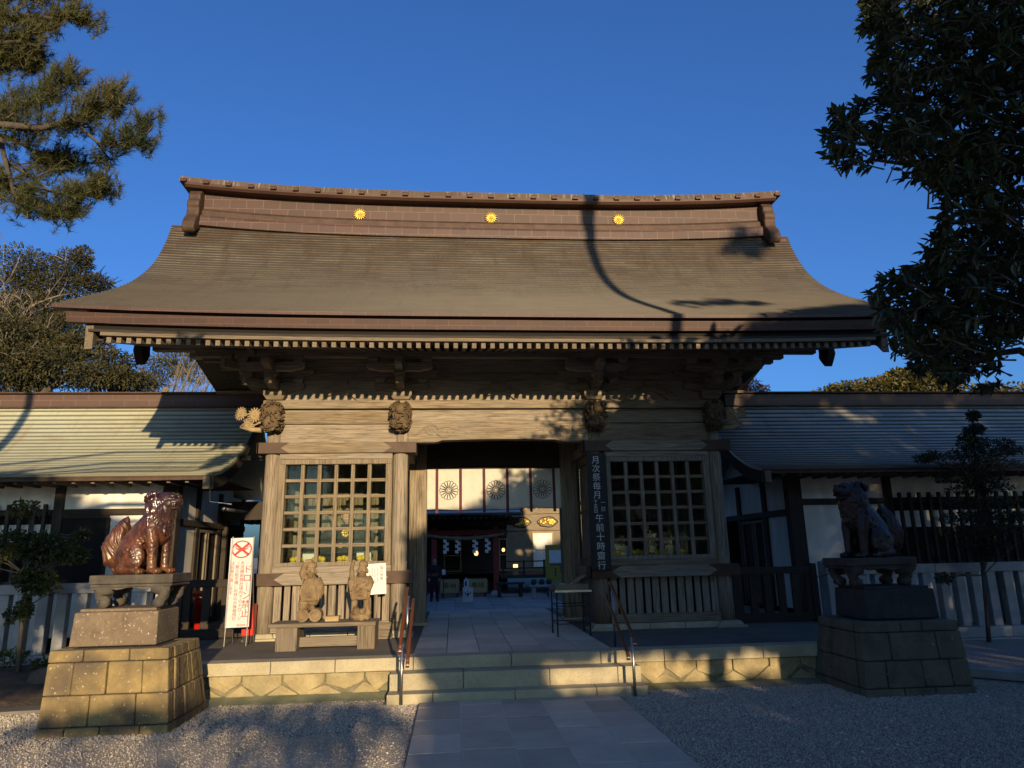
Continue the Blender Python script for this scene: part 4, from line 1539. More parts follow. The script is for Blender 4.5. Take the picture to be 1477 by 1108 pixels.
# ---------------------------------------------------------------- corridor wings
WP = [(3.68, 3.125), (4.1, 3.21), (4.52, 3.36), (5.1, 3.65), (5.7, 4.09), (6.1, 4.52), (6.34, 4.86)]
WS_ = smooth_profile(WP, 24)
def wing(s, label, roofm):
    w = thing("corridor_building", (s * 9.0, 5.5, 0), label, "building")
    a, b = 4.95, 17.0
    nolift = lambda x: 0.0
    xa, xb = sorted((s * a, s * b))
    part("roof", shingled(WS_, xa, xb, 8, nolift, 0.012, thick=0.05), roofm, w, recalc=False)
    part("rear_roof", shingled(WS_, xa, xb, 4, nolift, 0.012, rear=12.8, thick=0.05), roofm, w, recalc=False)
    ra, rb_ = sorted((s * (4.55 if s < 0 else 5.42), s * b))
    mb = MB()
    mb.box(ra, rb_, 6.28, 6.52, 4.86, 5.13)
    r = part("ridge", mb, MT['wingridge'], w, bevel=0.01)
    mb = MB()
    mb.box(ra - 0.02, rb_ + 0.02, 6.20, 6.60, 5.132, 5.165)
    mb.box(ra - 0.01, rb_ + 0.01, 6.235, 6.56, 4.83, 4.858)
    part("ridge_cap", mb, MT['copper_dull'], r, bevel=0.006)
    mb = MB()
    mb.box(xa + 0.02, xb, 3.70, 3.76, 3.02, 3.098)
    part("eave_fascia", mb, MT['copper_dull'], w, bevel=0.004)
    mb = MB()
    mb.box(xa + .02, xb, 3.763, 6.4, 3.065, 3.09)
    part("soffit", mb, DARKW['x'], w)
    rf = MB()
    x = 5.1
    while x < 16.8:
        rf.box(s * x - .03, s * x + .03, 3.80, 4.52, 2.985, 3.063)
        x += 0.315
    pieces("rafter", rf, GREYW['y'], w, bevel=0.004)
    # curved verge board with block end
    up = [(y, z - 0.065) for y, z in WS_]
    lo = [(y + 0.03, z - 0.065 - 0.20) for y, z in WS_]
    mb = MB()
    mb.prism(up + lo[::-1], s * 4.93, s * 5.01, 'x')
    part("barge_board", mb, DARKW['y'], w)
    mb = MB()
    mb.prism([(3.66, 3.075), (3.80, 3.075), (4.06, 2.97), (3.84, 2.88), (3.66, 2.86)], s * 4.98, s * 5.10, 'x')
    part("verge_block", mb, GREYW['y'], w, bevel=0.005)
    # walls
    Y = 4.5
    mb = MB()
    wa, wb = sorted((s * 5.86, s * 16.8))
    mb.box(wa, wb, Y + 0.05, Y + 0.12, 2.60, 3.06)
    mb.box(*sorted((s * 6.08, s * 7.78)), Y + 0.05, Y + 0.12, 0.4, 2.48)
    part("plaster_wall", mb, MT['plaster'], w)
    mb = MB()
    for x0, x1 in ((5.80, 6.08), (7.79, 7.96), (9.75, 9.92), (11.8, 11.97), (13.9, 14.07)):
        p, q = sorted((s * x0, s * x1))
        mb.box(p, q, Y, Y + 0.2, 0.2, 3.06)
    pieces("wall_post", mb, DARKW['z'], w, bevel=0.008)
    mb = MB()
    p, q = sorted((s * 6.08, s * 16.5))
    mb.box(p, q, Y + 0.012, Y + 0.15, 2.48, 2.60)
    part("rail_beam", mb, DARKW['x'], w, bevel=0.006)
    if s < 0:
        wn_ = MB()
        wn_.box(-7.785, -6.98, Y + 0.035, Y + 0.048, 1.30, 2.44)
        wo = part("dark_window", wn_, MT['dark'], w)
        fr = MB()
        fr.box(-7.785, -6.98, Y + 0.01, Y + 0.06, 2.44, 2.478)
        fr.box(-7.02, -6.96, Y + 0.01, Y + 0.06, 1.30, 2.44)
        fr.box(-7.785, -6.96, Y + 0.01, Y + 0.06, 1.24, 1.30)
        part("window_frame", fr, DARKW['z'], wo, bevel=0.004)
    # barred window with pale band behind
    mb = MB()
    p, q = sorted((s * 7.98, s * 16.4))
    mb.box(p, q, Y + 0.11, Y + 0.15, 1.25, 2.48)
    bw = part("barred_window", mb, MT['dark'], w)
    mb = MB()
    mb.box(p, q, Y + 0.085, Y + 0.108, 2.02, 2.34)
    part("pale_band", mb, MT['plaster'], bw)
    mb = MB()
    x = 8.05
    while x < 16.2:
        mb.box(s * x - .028, s * x + .028, Y - 0.10, Y - 0.04, 1.20, 2.69)
        x += 0.205
    mb.box(p, q, Y - 0.035, Y + 0.0, 2.50, 2.56)
    mb.box(p, q, Y - 0.035, Y + 0.0, 1.30, 1.36)
    part("window_bars", mb, DARKW['z'], bw, bevel=0.004)
    mb = MB()
    mb.box(p, q, Y + 0.02, Y + 0.12, 0.2, 1.25)
    part("low_wall", mb, MT['plaster'], w)
    # side wall towards the gate
    X = s * 5.86
    mb = MB()
    mb.box(X + s * 0.05, X + s * 0.12, Y + 0.2, 9.0, 2.42, 3.06)
    mb.box(X + s * 0.05, X + s * 0.12, Y + 0.2, 5.75, 0.5, 2.30)
    gp = [(Y + .2, 3.06)] + [(y, z - .09) for y, z in WS_ if y > Y + .2] + [(12.8 - y, z - .09) for y, z in WS_[::-1] if y > Y + .2] + [(12.6 - Y, 3.06)]
    mb.prism(gp, X + s * .05, X + s * .12, 'x')
    part("plaster_wall", mb, MT['plaster'], w)
    mb = MB()
    for y0 in (5.75, 7.1, 8.8):
        mb.box(X, X + s * 0.18, y0, y0 + 0.16, 0.44, 3.06)
    mb.box(X - s * 0.012, X + s * 0.15, Y + 0.2, 9.0, 2.30, 2.42)
    pieces("side_post", mb, DARKW['z'], w, bevel=0.006)
    mb = MB()
    mb.box(X + s * 0.04, X + s * 0.08, 5.91, 7.1, 0.44, 2.30)
    dr = part("sliding_door", mb, MT['dark'], w)
    mb = MB()
    for y0 in (5.93, 6.36, 6.48, 7.02):
        mb.box(X + s * 0.005, X + s * 0.045, y0, y0 + 0.06, 0.5, 2.26)
    mb.box(X + s * .004, X + s * .044, 5.99, 7.02, 2.2, 2.26)
    mb.box(X + s * .004, X + s * .044, 5.99, 7.02, 1.2, 1.25)
    part("door_frame", mb, GREYW['z'], dr, bevel=0.004)
    mb = MB()
    mb.box(*sorted((s * 5.9, s * 16.8)), 8.9, 9.0, 0.0, 3.06)
    part("rear_wall", mb, DARKW['x'], w)
    if s < 0:
        # floodlight on an arm under the verge
        mb = MB()
        mb.tube([(-5.05, 3.9, 2.98), (-5.05, 3.95, 2.66), (-4.72, 4.1, 2.62)], 0.014, 6)
        f = part("light_arm", mb, MT['steel'], w)
        mb = MB()
        mb.tube([(-4.80, 4.0, 2.53), (-4.55, 4.5, 2.49)], [0.032, 0.03], 10)
        mb.ell((-4.81, 3.99, 2.53), 0.045, 12, 8)
        part("tube_lamp", mb, MT['steel'], f, smooth=True)
    return w
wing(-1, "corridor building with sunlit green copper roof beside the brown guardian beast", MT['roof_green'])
wing(1, "corridor building with shaded grey roof and white plaster wall behind the dark guardian beast", MT['roof_shaded'])

# low link roof and beams between left wing and gate (seen through the gap)
ln = thing("link_canopy", (-4.9, 8.6, 0), "dark low canopy with pale ceiling panels between left corridor and the gate", "canopy")
mb = MB()
mb.box(-5.9, -3.95, 7.4, 10.5, 2.72, 2.80)
part("ceiling_panels", mb, MT['white'], ln)
mb = MB()
mb.hexa([(-4.93, 5.2, 3.55), (-3.82, 5.2, 3.55), (-3.82, 10.6, 4.3), (-4.93, 10.6, 4.3), (-4.93, 5.2, 3.65), (-3.82, 5.2, 3.65), (-3.82, 10.6, 4.4), (-4.93, 10.6, 4.4)])
part("upper_roof", mb, DARKW['y'], ln)
mb = MB()
for k in range(6):
    mb.box(-5.9, -3.95, 7.4 + k * 0.6, 7.46 + k * 0.6, 2.66, 2.718)
for x in (-5.5, -4.9, -4.3):
    mb.box(x - .03, x + .03, 7.40, 10.5, 2.60, 2.658)
mb.box(-5.9, -3.95, 7.32, 7.39, 2.5, 2.9)
mb.box(-5.9, -2.2, 10.51, 10.6, 0, 3.4)
for x in (-5.85, -4.1):
    mb.box(x - .06, x + .06, 7.42, 7.54, 0.0, 2.59)
part("frame", mb, DARKW['y'], ln)
mb = MB()
mb.box(-4.9, -4.3, 10.44, 10.50, 1.5, 1.9)
part("poster", mb, MT['paper'], ln)

# ---------------------------------------------------------------- fences
def stone_fence(xa, xb, label):
    f = thing("stone_fence", ((xa + xb) / 2, 3.3, 0), label, "fence")
    mb = MB()
    x = xa
    while x < xb - 0.01:
        e = min(x + 1.8, xb)
        mb.box(x + .002, e - .002, 3.20, 3.40, 1.19, 1.345)
        x = e
    part("top_rail", mb, MT['granite_grey'], f, bevel=0.012)
    mb = MB()
    x = xa
    while x < xb - 0.01:
        e = min(x + 1.5, xb)
        mb.box(x + .002, e - .002, 3.14, 3.46, 0.10, 0.275)
        x = e
    part("base_rail", mb, MT['granite_grey'], f, bevel=0.012)
    mb = MB()
    mb.box(xa, xb, 3.05, 3.55, -0.05, 0.097)
    part("footing", mb, MT['granite_grey'], f, bevel=0.01)
    n = int((xb - xa) / 0.30)
    bm_ = MB()
    bm_.box(-.08, .08, -.075, .075, 0.276, 1.189)
    me = bm_.mesh("picket")
    me.materials.append(MT['granite_grey'])
    for i in range(n):
        o = bpy.data.objects.new("picket", me)
        COL.objects.link(o)
        o.parent = f
        o.location = Vector((xa + 0.15 + i * 0.30 + rnd.uniform(-.012, .012), 3.3 + rnd.uniform(-.008, .008), 0)) - WPOS[f.name]
        o.rotation_euler = (0, 0, rnd.uniform(-.05, .05))
        b = o.modifiers.new("bevel", 'BEVEL')
        b.width = 0.01
        b.segments = 2
    return f
stone_fence(-13.4, -5.22, "grey granite picket fence behind the small leafy tree and brown guardian beast")
stone_fence(5.9, 14.0, "grey granite picket fence behind the dark guardian beast and slim evergreen tree")
def wood_fence(xa, xb, label, y=3.25):
    f = thing("wooden_fence", ((xa + xb) / 2, y, Z3), label, "fence")
    mb = MB()
    mb.box(xa, xb, y - .05, y + .05, 1.235, 1.355)
    part("top_rail", mb, DARKW['x'], f, bevel=0.008)
    mb = MB()
    mb.box(xa, xb, y - .05, y + .05, Z3 + .02, Z3 + .15)
    part("bottom_rail", mb, DARKW['x'], f, bevel=0.008)
    n = int(round((xb - xa) / 0.275))
    bm_ = MB()
    bm_.box(-.062, .062, -.03, .03, Z3 + .151, 1.234)
    me = bm_.mesh("picket")
    me.materials.append(DARKW['z'])
    for i in range(n):
        o = bpy.data.objects.new("picket", me)
        COL.objects.link(o)
        o.parent = f
        o.location = Vector((xa + (i + .5) * (xb - xa) / n, y, 0)) - WPOS[f.name]
    for x in (xa + .05, xb - .05):
        mb = MB()
        mb.box(x - .05, x + .05, y - .08, y + .08, Z3 - .004, 1.40)
        part("end_post", mb, DARKW['z'], f, bevel=0.01)
wood_fence(-5.2, -3.98, "dark wooden picket gate beside the white drone sign")
wood_fence(3.98, 5.50, "dark wooden picket gate between gate post and granite post")
gp_ = thing("granite_post", (5.72, 3.1, Z3), "square pale granite post ending the dark wooden picket gate", "post")
mb = MB()
mb.box(5.56, 5.87, 2.95, 3.25, Z3 - .004, 1.42)
part("shaft", mb, MT['granite_grey'], gp_, bevel=0.012)
mb = MB()
mb.frustum((5.56, 5.87, 2.95, 3.25), (5.66, 5.77, 3.05, 3.15), 1.422, 1.475)
part("cap", mb, MT['granite_grey'], gp_, bevel=0.006)
mb = MB()
mb.tube([(5.50, 3.17, 1.18), (5.56, 2.94, 1.22), (5.75, 2.93, 1.27), (5.93, 3.2, 1.33)], 0.012, 6)
part("yellow_tie", mb, MT['rope'], gp_)

# raised bed, kerb and dirt at the sides
kb = MB()
k0, k1 = Vector((5.80, 0.42, 0)), Vector((9.6, -3.6, 0))
d = (k1 - k0).normalized()
nn = Vector((-d.y, d.x, 0))
for i in range(5):
    a = k0 + d * (i * 1.1 + .004)
    b = k0 + d * ((i + 1) * 1.1 - .004)
    kb.hexa([a, b, b + nn * .16, a + nn * .16] + [p + Vector((0, 0, .11)) for p in (a, b, b + nn * .16, a + nn * .16)])
structure("kerb", kb, MT['granite_grey'], bevel=0.01)
rb2 = MB()
poly = [k0 + nn * .161, k1 + nn * .161, Vector((22, -3.6, 0)), Vector((22, 4.4, 0)), Vector((5.73, 4.4, 0)), Vector((5.73, 0.6, 0))]
rb2.prism([(p.x, p.y) for p in poly], -0.05, 0.075, 'z')
structure("raised_gravel_bed", rb2, MT['gravel'])
md = MB()
nx, ny = 26, 22
for j in range(ny + 1):
    for i in range(nx + 1):
        x = -10.6 + 5.5 * i / nx
        y = -0.2 + 4.6 * j / ny
        e = min(1, i / 5, (nx - i) / 4, j / 4, (ny - j) / 2)
        h = 0.10 * min(1, j / 9) + 0.10 * math.exp(-((x + 7.2) ** 2 + (y - 2.2) ** 2) * .7) + 0.05 * mnoise.noise(Vector((x * 1.7, y * 1.7, 3)))
        md.v.append((x, y, -0.03 + max(0, e) * (h + .03)))
for j in range(ny):
    for i in range(nx):
        a = j * (nx + 1) + i
        md.f.append((a, a + 1, a + nx + 2, a + nx + 1))
structure("dirt_mound", md, MT['dirt'], smooth=True)
def rock(c, r, seed, label):
    mb = MB()
    mb.ell(c, r, 18, 12, None, lambda p: 1 + 0.22 * mnoise.noise(Vector((p.x * 1.3 + seed, p.y * 1.3, p.z * 1.3))) + .06 * mnoise.noise(Vector((p.x * 4 + seed, p.y * 4, p.z * 4))))
    o = part("garden_rock", mb, MT['rock'], smooth=True)
    tag(o, label, "rock", None)
rock((-6.25, 1.7, 0.12), (0.24, 0.2, 0.2), 3, "round brown rock on the dirt mound beside the sunlit stone pedestal")
rock((-7.0, 1.25, 0.05), (0.32, 0.2, 0.11), 8, "flat brown rock half buried in the dirt mound near the small leafy tree")
kb2 = MB()
kb2.prism([(-10.5, -0.35), (-5.3, 0.32), (-5.3, 0.62), (-10.5, 0.05)], -0.05, 0.03, 'z')
structure("edging_path", kb2, MT['concrete'])

# ---------------------------------------------------------------- guardian beasts and pedestals
def blocks_wall(mb, x0, x1, y0, y1, z0, z1, base, top, rows, seed, axis_front=True):
    """coursed ashlar following a battered box: base/top = (x0,x1,y0,y1)"""
    rg = random.Random(seed)
    def lerp(z):
        t = (z - z0) / (z1 - z0)
        return [b + (a - b) * t for a, b in zip(top, base)]
    zc = [z0 + (z1 - z0) * r for r in rows]
    for k in range(len(zc) - 1):
        za, zb = zc[k] + .004, zc[k + 1] - .004
        for side in range(4):
            n = rg.choice((3, 3, 4)) if side in (0, 2) else rg.choice((3, 4))
            cuts = [0] + sorted((i + 1) / n + rg.uniform(-.08, .08) for i in range(n - 1)) + [1]
            for a, b in zip(cuts, cuts[1:]):
                o = rg.uniform(-.004, .010) if side in (0, 2) else rg.uniform(0, .018)
                P = []
                for z in (za, zb):
                    X0, X1, Y0, Y1 = lerp(z)
                    g_ = .004
                    if side == 0:
                        xa, xb = X0 + (X1 - X0) * a + g_, X0 + (X1 - X0) * b - g_
                        P.append([(xa, Y0 - o, z), (xb, Y0 - o, z), (xb, Y0 + .15, z), (xa, Y0 + .15, z)])
                    elif side == 2:
                        xa, xb = X0 + (X1 - X0) * a + g_, X0 + (X1 - X0) * b - g_
                        P.append([(xa, Y1 - .15, z), (xb, Y1 - .15, z), (xb, Y1 + o, z), (xa, Y1 + o, z)])
                    elif side == 1:
                        ya, yb = Y0 + .16 + (Y1 - Y0 - .32) * a + g_, Y0 + .16 + (Y1 - Y0 - .32) * b - g_
                        P.append([(X1 - .15, ya, z), (X1 + o, ya, z), (X1 + o, yb, z), (X1 - .15, yb, z)])
                    else:
                        ya, yb = Y0 + .16 + (Y1 - Y0 - .32) * a + g_, Y0 + .16 + (Y1 - Y0 - .32) * b - g_
                        P.append([(X0 - o, ya, z), (X0 + .15, ya, z), (X0 + .15, yb, z), (X0 - o, yb, z)])
                mb.hexa(P[0] + P[1])

def pedestal(cx, label, base, top, pl, plh, slab, mason, plm, char, seed, sx):
    p = thing("stone_pedestal", (cx, (base[2] + base[3]) / 2, 0), label, "pedestal")
    mb = MB()
    blocks_wall(mb, 0, 0, 0, 0, -0.06, 0.80, base, top, (0, .16, .50, .86, 1.0), seed)
    part("masonry_base", mb, mason, p, bevel=0.014)
    mb = MB()
    mb.frustum([base[0] + .03, base[1] - .03, base[2] + .03, base[3] - .03], [top[0] + .03, top[1] - .03, top[2] + .03, top[3] - .03], -.06, .792)
    part("mortar_core", mb, MT['joint'], p)
    mb = MB()
    x0, x1, y0, y1 = pl
    mb.frustum((x0, x1, y0, y1), (x0 + .015, x1 - .015, y0 + .015, y1 - .015), 0.801, plh)
    q = part("plinth", mb, plm, p, bevel=0.012)
    mb = MB()
    mb.box(x0 + .05, x1 - .05, y0 + .05, y1 - .05, plh + .001, plh + .032)
    part("plinth_ledge", mb, plm, q, bevel=0.01)
    lettering("carved_character", [(char, 0.29, (x0 + x1) / 2, y0 + 0.006, plh - 0.035)], plm, q)
    # low carved table: slab, apron and cabriole legs
    a, b, c, d = slab
    mb = MB()
    mb.box(a, b, c, d, 1.44, 1.535)
    t = part("table_slab", mb, MT['stand'], p, bevel=0.008)
    mb = MB()
    zt, zb = 1.436, plh + .033
    mb.box(a + .01, b - .01, c + .01, d - .01, 1.405, 1.437)
    part("table_apron", mb, MT['stand'], t, bevel=0.012)
    for xx, s in ((a + .14, -1), (b - .14, 1)):
        for yy, sy in ((c + .10, -1), (d - .10, 1)):
            lg = MB()
            pts = [(xx - s * .07, yy, 1.41), (xx + s * .045, yy + sy * .02, 1.365), (xx + s * .04, yy + sy * .02, 1.31), (xx - s * .02, yy, zb + .07), (xx - s * .0, yy, zb + .035)]
            lg.tube(pts, [.085, .078, .055, .05, .055], 12)
            lg.tube([(xx - s * .01, yy - .075, zb + .052), (xx - s * .01, yy + .075, zb + .052)], .052, 14)
            lg.tube([(xx + s * .07, yy - .06, 1.375), (xx + s * .07, yy + .06, 1.375)], .032, 12)
            part("table_leg", lg, MT['stand'], t, smooth=True)
    ap = MB()
    n = 16
    poly = [(a + .03, 1.404)] + [(a + .03 + (b - a - .06) * i / n, 1.372 + .03 * abs(math.sin(i / n * math.pi * 3))) for i in range(n + 1)] + [(b - .03, 1.404)]
    ap.prism(poly, c + .015, c + .05, 'y')
    part("scalloped_apron", ap, MT['stand'], t)
    return p
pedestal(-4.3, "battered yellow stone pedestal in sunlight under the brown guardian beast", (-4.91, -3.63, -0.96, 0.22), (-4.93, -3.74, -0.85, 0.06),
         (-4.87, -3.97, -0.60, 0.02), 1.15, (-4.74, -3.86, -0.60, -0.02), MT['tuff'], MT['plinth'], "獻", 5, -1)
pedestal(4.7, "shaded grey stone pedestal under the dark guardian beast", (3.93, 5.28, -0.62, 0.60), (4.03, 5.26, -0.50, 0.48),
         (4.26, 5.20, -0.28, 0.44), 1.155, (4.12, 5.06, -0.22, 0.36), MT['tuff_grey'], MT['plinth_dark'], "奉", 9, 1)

def guardian_beast(cx, cy, z, s, m_body, m_mane, label, open_mouth, sc=1.0):
    """seated lion-dog; s=+1 looks to +x. Built facing +x and turned a little to the viewer"""
    t = thing("guardian_beast", (cx, cy, z), label, "statue")
    ang = R(-12) if s > 0 else R(12)
    M = Matrix.Rotation(ang, 3, 'Z') @ Matrix.Diagonal((s * sc, sc, sc))
    def T(mb):
        mb.v = [tuple(M @ Vector(p)) for p in mb.v]
        return mb
    b = MB()
    RY = lambda a: Matrix.Rotation(R(a), 3, 'Y')
    # trunk: deep chest, sloping back, belly
    b.tube([(-.20, 0, .16), (-.12, 0, .30), (.0, 0, .43), (.10, 0, .54), (.15, 0, .66), (.19, 0, .76)], [.15, .175, .18, .175, .15, .125], 16)
    b.ell((.14, 0, .46), (.125, .14, .17), rot=RY(15))
    b.ell((-.16, 0, .19), (.17, .19, .18))
    b.ell((.16, 0, .58), (.105, .12, .11))
    for sy in (-1, 1):
        # fore legs
        b.tube([(.12, sy * .115, .48), (.155, sy * .125, .34), (.165, sy * .122, .20), (.172, sy * .12, .05)], [.085, .068, .052, .050], 12)
        b.ell((.155, sy * .125, .31), (.058, .055, .07))
        b.ell((.20, sy * .122, .035), (.085, .062, .036))
        for k in range(4):
            b.ell((.265 - abs(k - 1.5) * .012, sy * .122 + (k - 1.5) * .03, .028), (.034, .0165, .032))
        # haunch, shank and hind foot
        b.ell((-.05, sy * .165, .20), (.155, .075, .165), rot=RY(-20))
        b.ell((-.02, sy * .185, .13), (.12, .06, .085))
        b.tube([(-.18, sy * .17, .06), (-.05, sy * .18, .045), (.06, sy * .175, .04)], [.06, .05, .045], 10)
        for k in range(4):
            b.ell((.09 - abs(k - 1.5) * .01, sy * .175 + (k - 1.5) * .028, .028), (.036, .0155, .032))
        # ribs and shoulder muscle
        for k in range(5):
            b.tube([(-.10 + .045 * k, sy * .155, .40 + .028 * k), (-.03 + .04 * k, sy * .175, .34 + .022 * k), (.03 + .025 * k, sy * .165, .29 + .02 * k)], [.010, .024, .011], 7)
        b.ell((.12, sy * .125, .50), (.085, .055, .10), rot=RY(10))
        for k in range(4):
            a = k * .8
            b.ell((-.06 + .06 * math.cos(a), sy * .232, .20 + .06 * math.sin(a)), (.025, .014, .025))
    # head: skull, broad muzzle, jaw, brow
    b.ell((.21, 0, .80), (.115, .11, .10))
    b.ell((.30, 0, .785), (.085, .088, .048))
    b.ell((.355, 0, .80), (.036, .055, .036))
    b.ell((.275, 0, .715 - (.01 if open_mouth else 0)), (.09, .075, .028))
    for sy in (-1, 1):
        b.ell((.295, sy * .055, .845), (.045, .036, .026), rot=RY(-15))
        b.ell((.315, sy * .052, .822), (.018, .018, .016))
        b.ell((.26, sy * .082, .765), (.055, .03, .045))
        b.ell((.37, sy * .026, .795), (.016, .018, .014))
        for k in range(4):
            b.ell((.25 + .03 * k, sy * .068, .742), (.012, .010, .018))
    body = sculpt("body", T(b), m_body, t, 0.0085, 2, local=True, disp=lambda co: .004 * mnoise.noise(co * 38))
    # mane: locks falling over neck and shoulders
    h = MB()
    rg = random.Random(7)
    h.ell((.13, 0, .76), (.115, .135, .14))
    h.ell((.10, 0, .63), (.145, .165, .14))
    for k in range(34):
        a = rg.uniform(-1.1, 1.1)
        y_ = .14 * math.sin(a)
        zz = .70 - .16 * rg.random()
        xx = .10 + .17 * math.cos(a)
        h.tube([(xx - .05, y_, zz), (xx - .01 + .01 * math.sin(k), y_ * 1.1, zz - .06), (xx - .015, y_ * 1.15, zz - .12), (xx + .005, y_ * 1.1, zz - .165)], [.02, .026, .019, .006], 7)
    for k in range(70):
        a = rg.uniform(-2.6, 2.6)
        lev = rg.uniform(0, 1)
        zz = .86 - .26 * lev
        rr = .115 + .045 * lev
        cx_, cy_ = .13 - rr * math.cos(a) * .95, rr * math.sin(a)
        if cx_ > .24:
            continue
        ln_ = rg.uniform(.10, .17)
        pts = []
        for i in range(6):
            q = i / 5
            pts.append((cx_ - .02 * q + .012 * math.sin(q * 7 + k), cy_ * (1 + .22 * q), zz - ln_ * q))
        h.tube(pts, [.02, .026, .025, .02, .015, .007], 7)
    for sy in (-1, 1):
        for k in range(5):
            h.tube([(.23 - .02 * k, sy * (.10 + .006 * k), .76 - .01 * k), (.22 - .02 * k, sy * (.135), .68), (.21 - .02 * k, sy * .13, .60 + .01 * k), (.23 - .02 * k, sy * .12, .55)], [.02, .026, .02, .006], 7)
        # drooping ear
        h.tube([(.15, sy * .085, .885), (.09, sy * .125, .875), (.045, sy * .14, .83), (.035, sy * .14, .775)], [.022, .032, .034, .012], 8)
        # beard
        h.tube([(.27, sy * .03, .70), (.265, sy * .035, .64), (.25, sy * .03, .59)], [.022, .02, .007], 7)
    sculpt("mane", T(h), m_mane, t, 0.0085, 0, local=True, disp=lambda co: .007 * math.sin(co.x * 95 + 6 * mnoise.noise(co * 9)) * math.sin(co.z * 22 + co.x * 30))
    # flame-shaped tail: leaf-like body built of strands, standing clear of the back
    f = MB()
    f.tube([(-.26, 0, .08), (-.35, 0, .16), (-.37, 0, .30), (-.325, 0, .45), (-.28, 0, .57), (-.262, 0, .645)], [.07, .135, .145, .11, .055, .008], 14)
    f.tube([(-.24, 0, .02), (-.30, 0, .06), (-.34, 0, .12)], [.05, .075, .08], 10)
    for k in range(16):
        a = 6.283 * k / 16
        c_, s_ = math.cos(a), math.sin(a)
        pts = []
        for i in range(8):
            q = i / 7
            zz = .06 + .54 * q
            cxx = -.27 - .13 * math.sin(min(1, q * 1.25) * 2.4) + .04 * q
            rr = (.115 * math.sin(min(1, .18 + q * .95) * 3.0) + .008)
            tw = a + q * 1.3
            pts.append((cxx + math.cos(tw) * rr * .95, math.sin(tw) * rr * .95, zz))
        f.tube(pts, [.012, .016, .018, .018, .017, .014, .011, .006], 6)
    sculpt("tail", T(f), MT['glaze'] if m_body is MT['glaze'] else m_body, t, 0.0095, 0, local=True, disp=lambda co: .0065 * math.sin(co.x * 110 + co.z * 45 + 7 * mnoise.noise(co * 7)))
    return t
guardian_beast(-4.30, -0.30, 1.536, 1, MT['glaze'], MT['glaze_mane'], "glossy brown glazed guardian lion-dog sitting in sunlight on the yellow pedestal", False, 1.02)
guardian_beast(4.60, 0.06, 1.536, -1, MT['glaze_shaded'], MT['glaze_shaded'], "shade-toned glazed guardian lion-dog with open mouth sitting in shade on the grey pedestal", True, 1.08)

# ---------------------------------------------------------------- handrails
def handrail(s, xc, label):
    hr = thing("handrail", (xc, 0.4, 0), label, "handrail")
    for y, zb, zt in ((-0.06, 0.0, 0.66), (0.90, Z3 - .002, 1.15)):
        mb = MB()
        mb.tube([(xc, y, zb), (xc, y, zt)], 0.019, 12)
        p = part("steel_post", mb, MT['steel'], hr, smooth=True)
        mb = MB()
        mb.tube([(xc, y, zt - .02), (xc + .02, y, zt + .0)], 0.012, 8)
        mb.tube([(xc, y, zt - .16), (xc - s * .06, y - .01, zt - .15)], 0.009, 8)
        part("bracket", mb, MT['steel'], p)
    up = [Vector((xc + s * .02, -0.10, 0.615)), Vector((xc + s * .02, -0.06, 0.66)), Vector((xc + s * .02, 1.06, 1.235)), Vector((xc + s * .02, 1.12, 1.245))]
    lo = [Vector((xc - s * .07, -0.10, 0.46)), Vector((xc - s * .07, -0.06, 0.50)), Vector((xc - s * .07, 1.00, 1.085)), Vector((xc - s * .07, 1.06, 1.095))]
    for pts in (up, lo):
        mb = MB()
        mb.tube(pts, 0.021, 10)
        a = pts[0]
        mb.tube([a + Vector((0, -.004, .02)), a + Vector((0, -.012, -.05))], 0.022, 10)
        r = part("rail", mb, MT['railwood'], hr, smooth=True)
        mb = MB()
        for k in (0.018, 0.042):
            mb.tube([a + Vector((0, -.008, -k)), a + Vector((0, -.0095, -k - .009))], 0.0235, 10)
        part("white_band", mb, MT['white'], r)
handrail(-1, -1.383, "steel and brown handrail in sunlight at the steps beside the wooden bench")
handrail(1, 1.378, "steel and brown handrail at the steps in front of the black vertical signboard")

# ---------------------------------------------------------------- bench with two carved statues
bn = thing("wooden_bench", (-2.55, 1.7, Z3), "thick weathered plank bench carrying two carved wooden statues", "bench")
mb = MB()
mb.box(-3.30, -1.85, 1.42, 1.98, 0.745, 0.797)
part("seat", mb, GREYW['x'], bn, bevel=0.008)
for a, b in ((-3.20, -2.915), (-2.10, -1.86)):
    mb = MB()
    mb.box(a, b, 1.45, 1.93, Z3 - .004, 0.744)
    part("leg", mb, GREYW['z'], bn, bevel=0.008)
mb = MB()
mb.box(-2.91, -2.11, 1.60, 1.68, 0.47, 0.60)
part("stretcher", mb, GREYW['x'], bn, bevel=0.006)

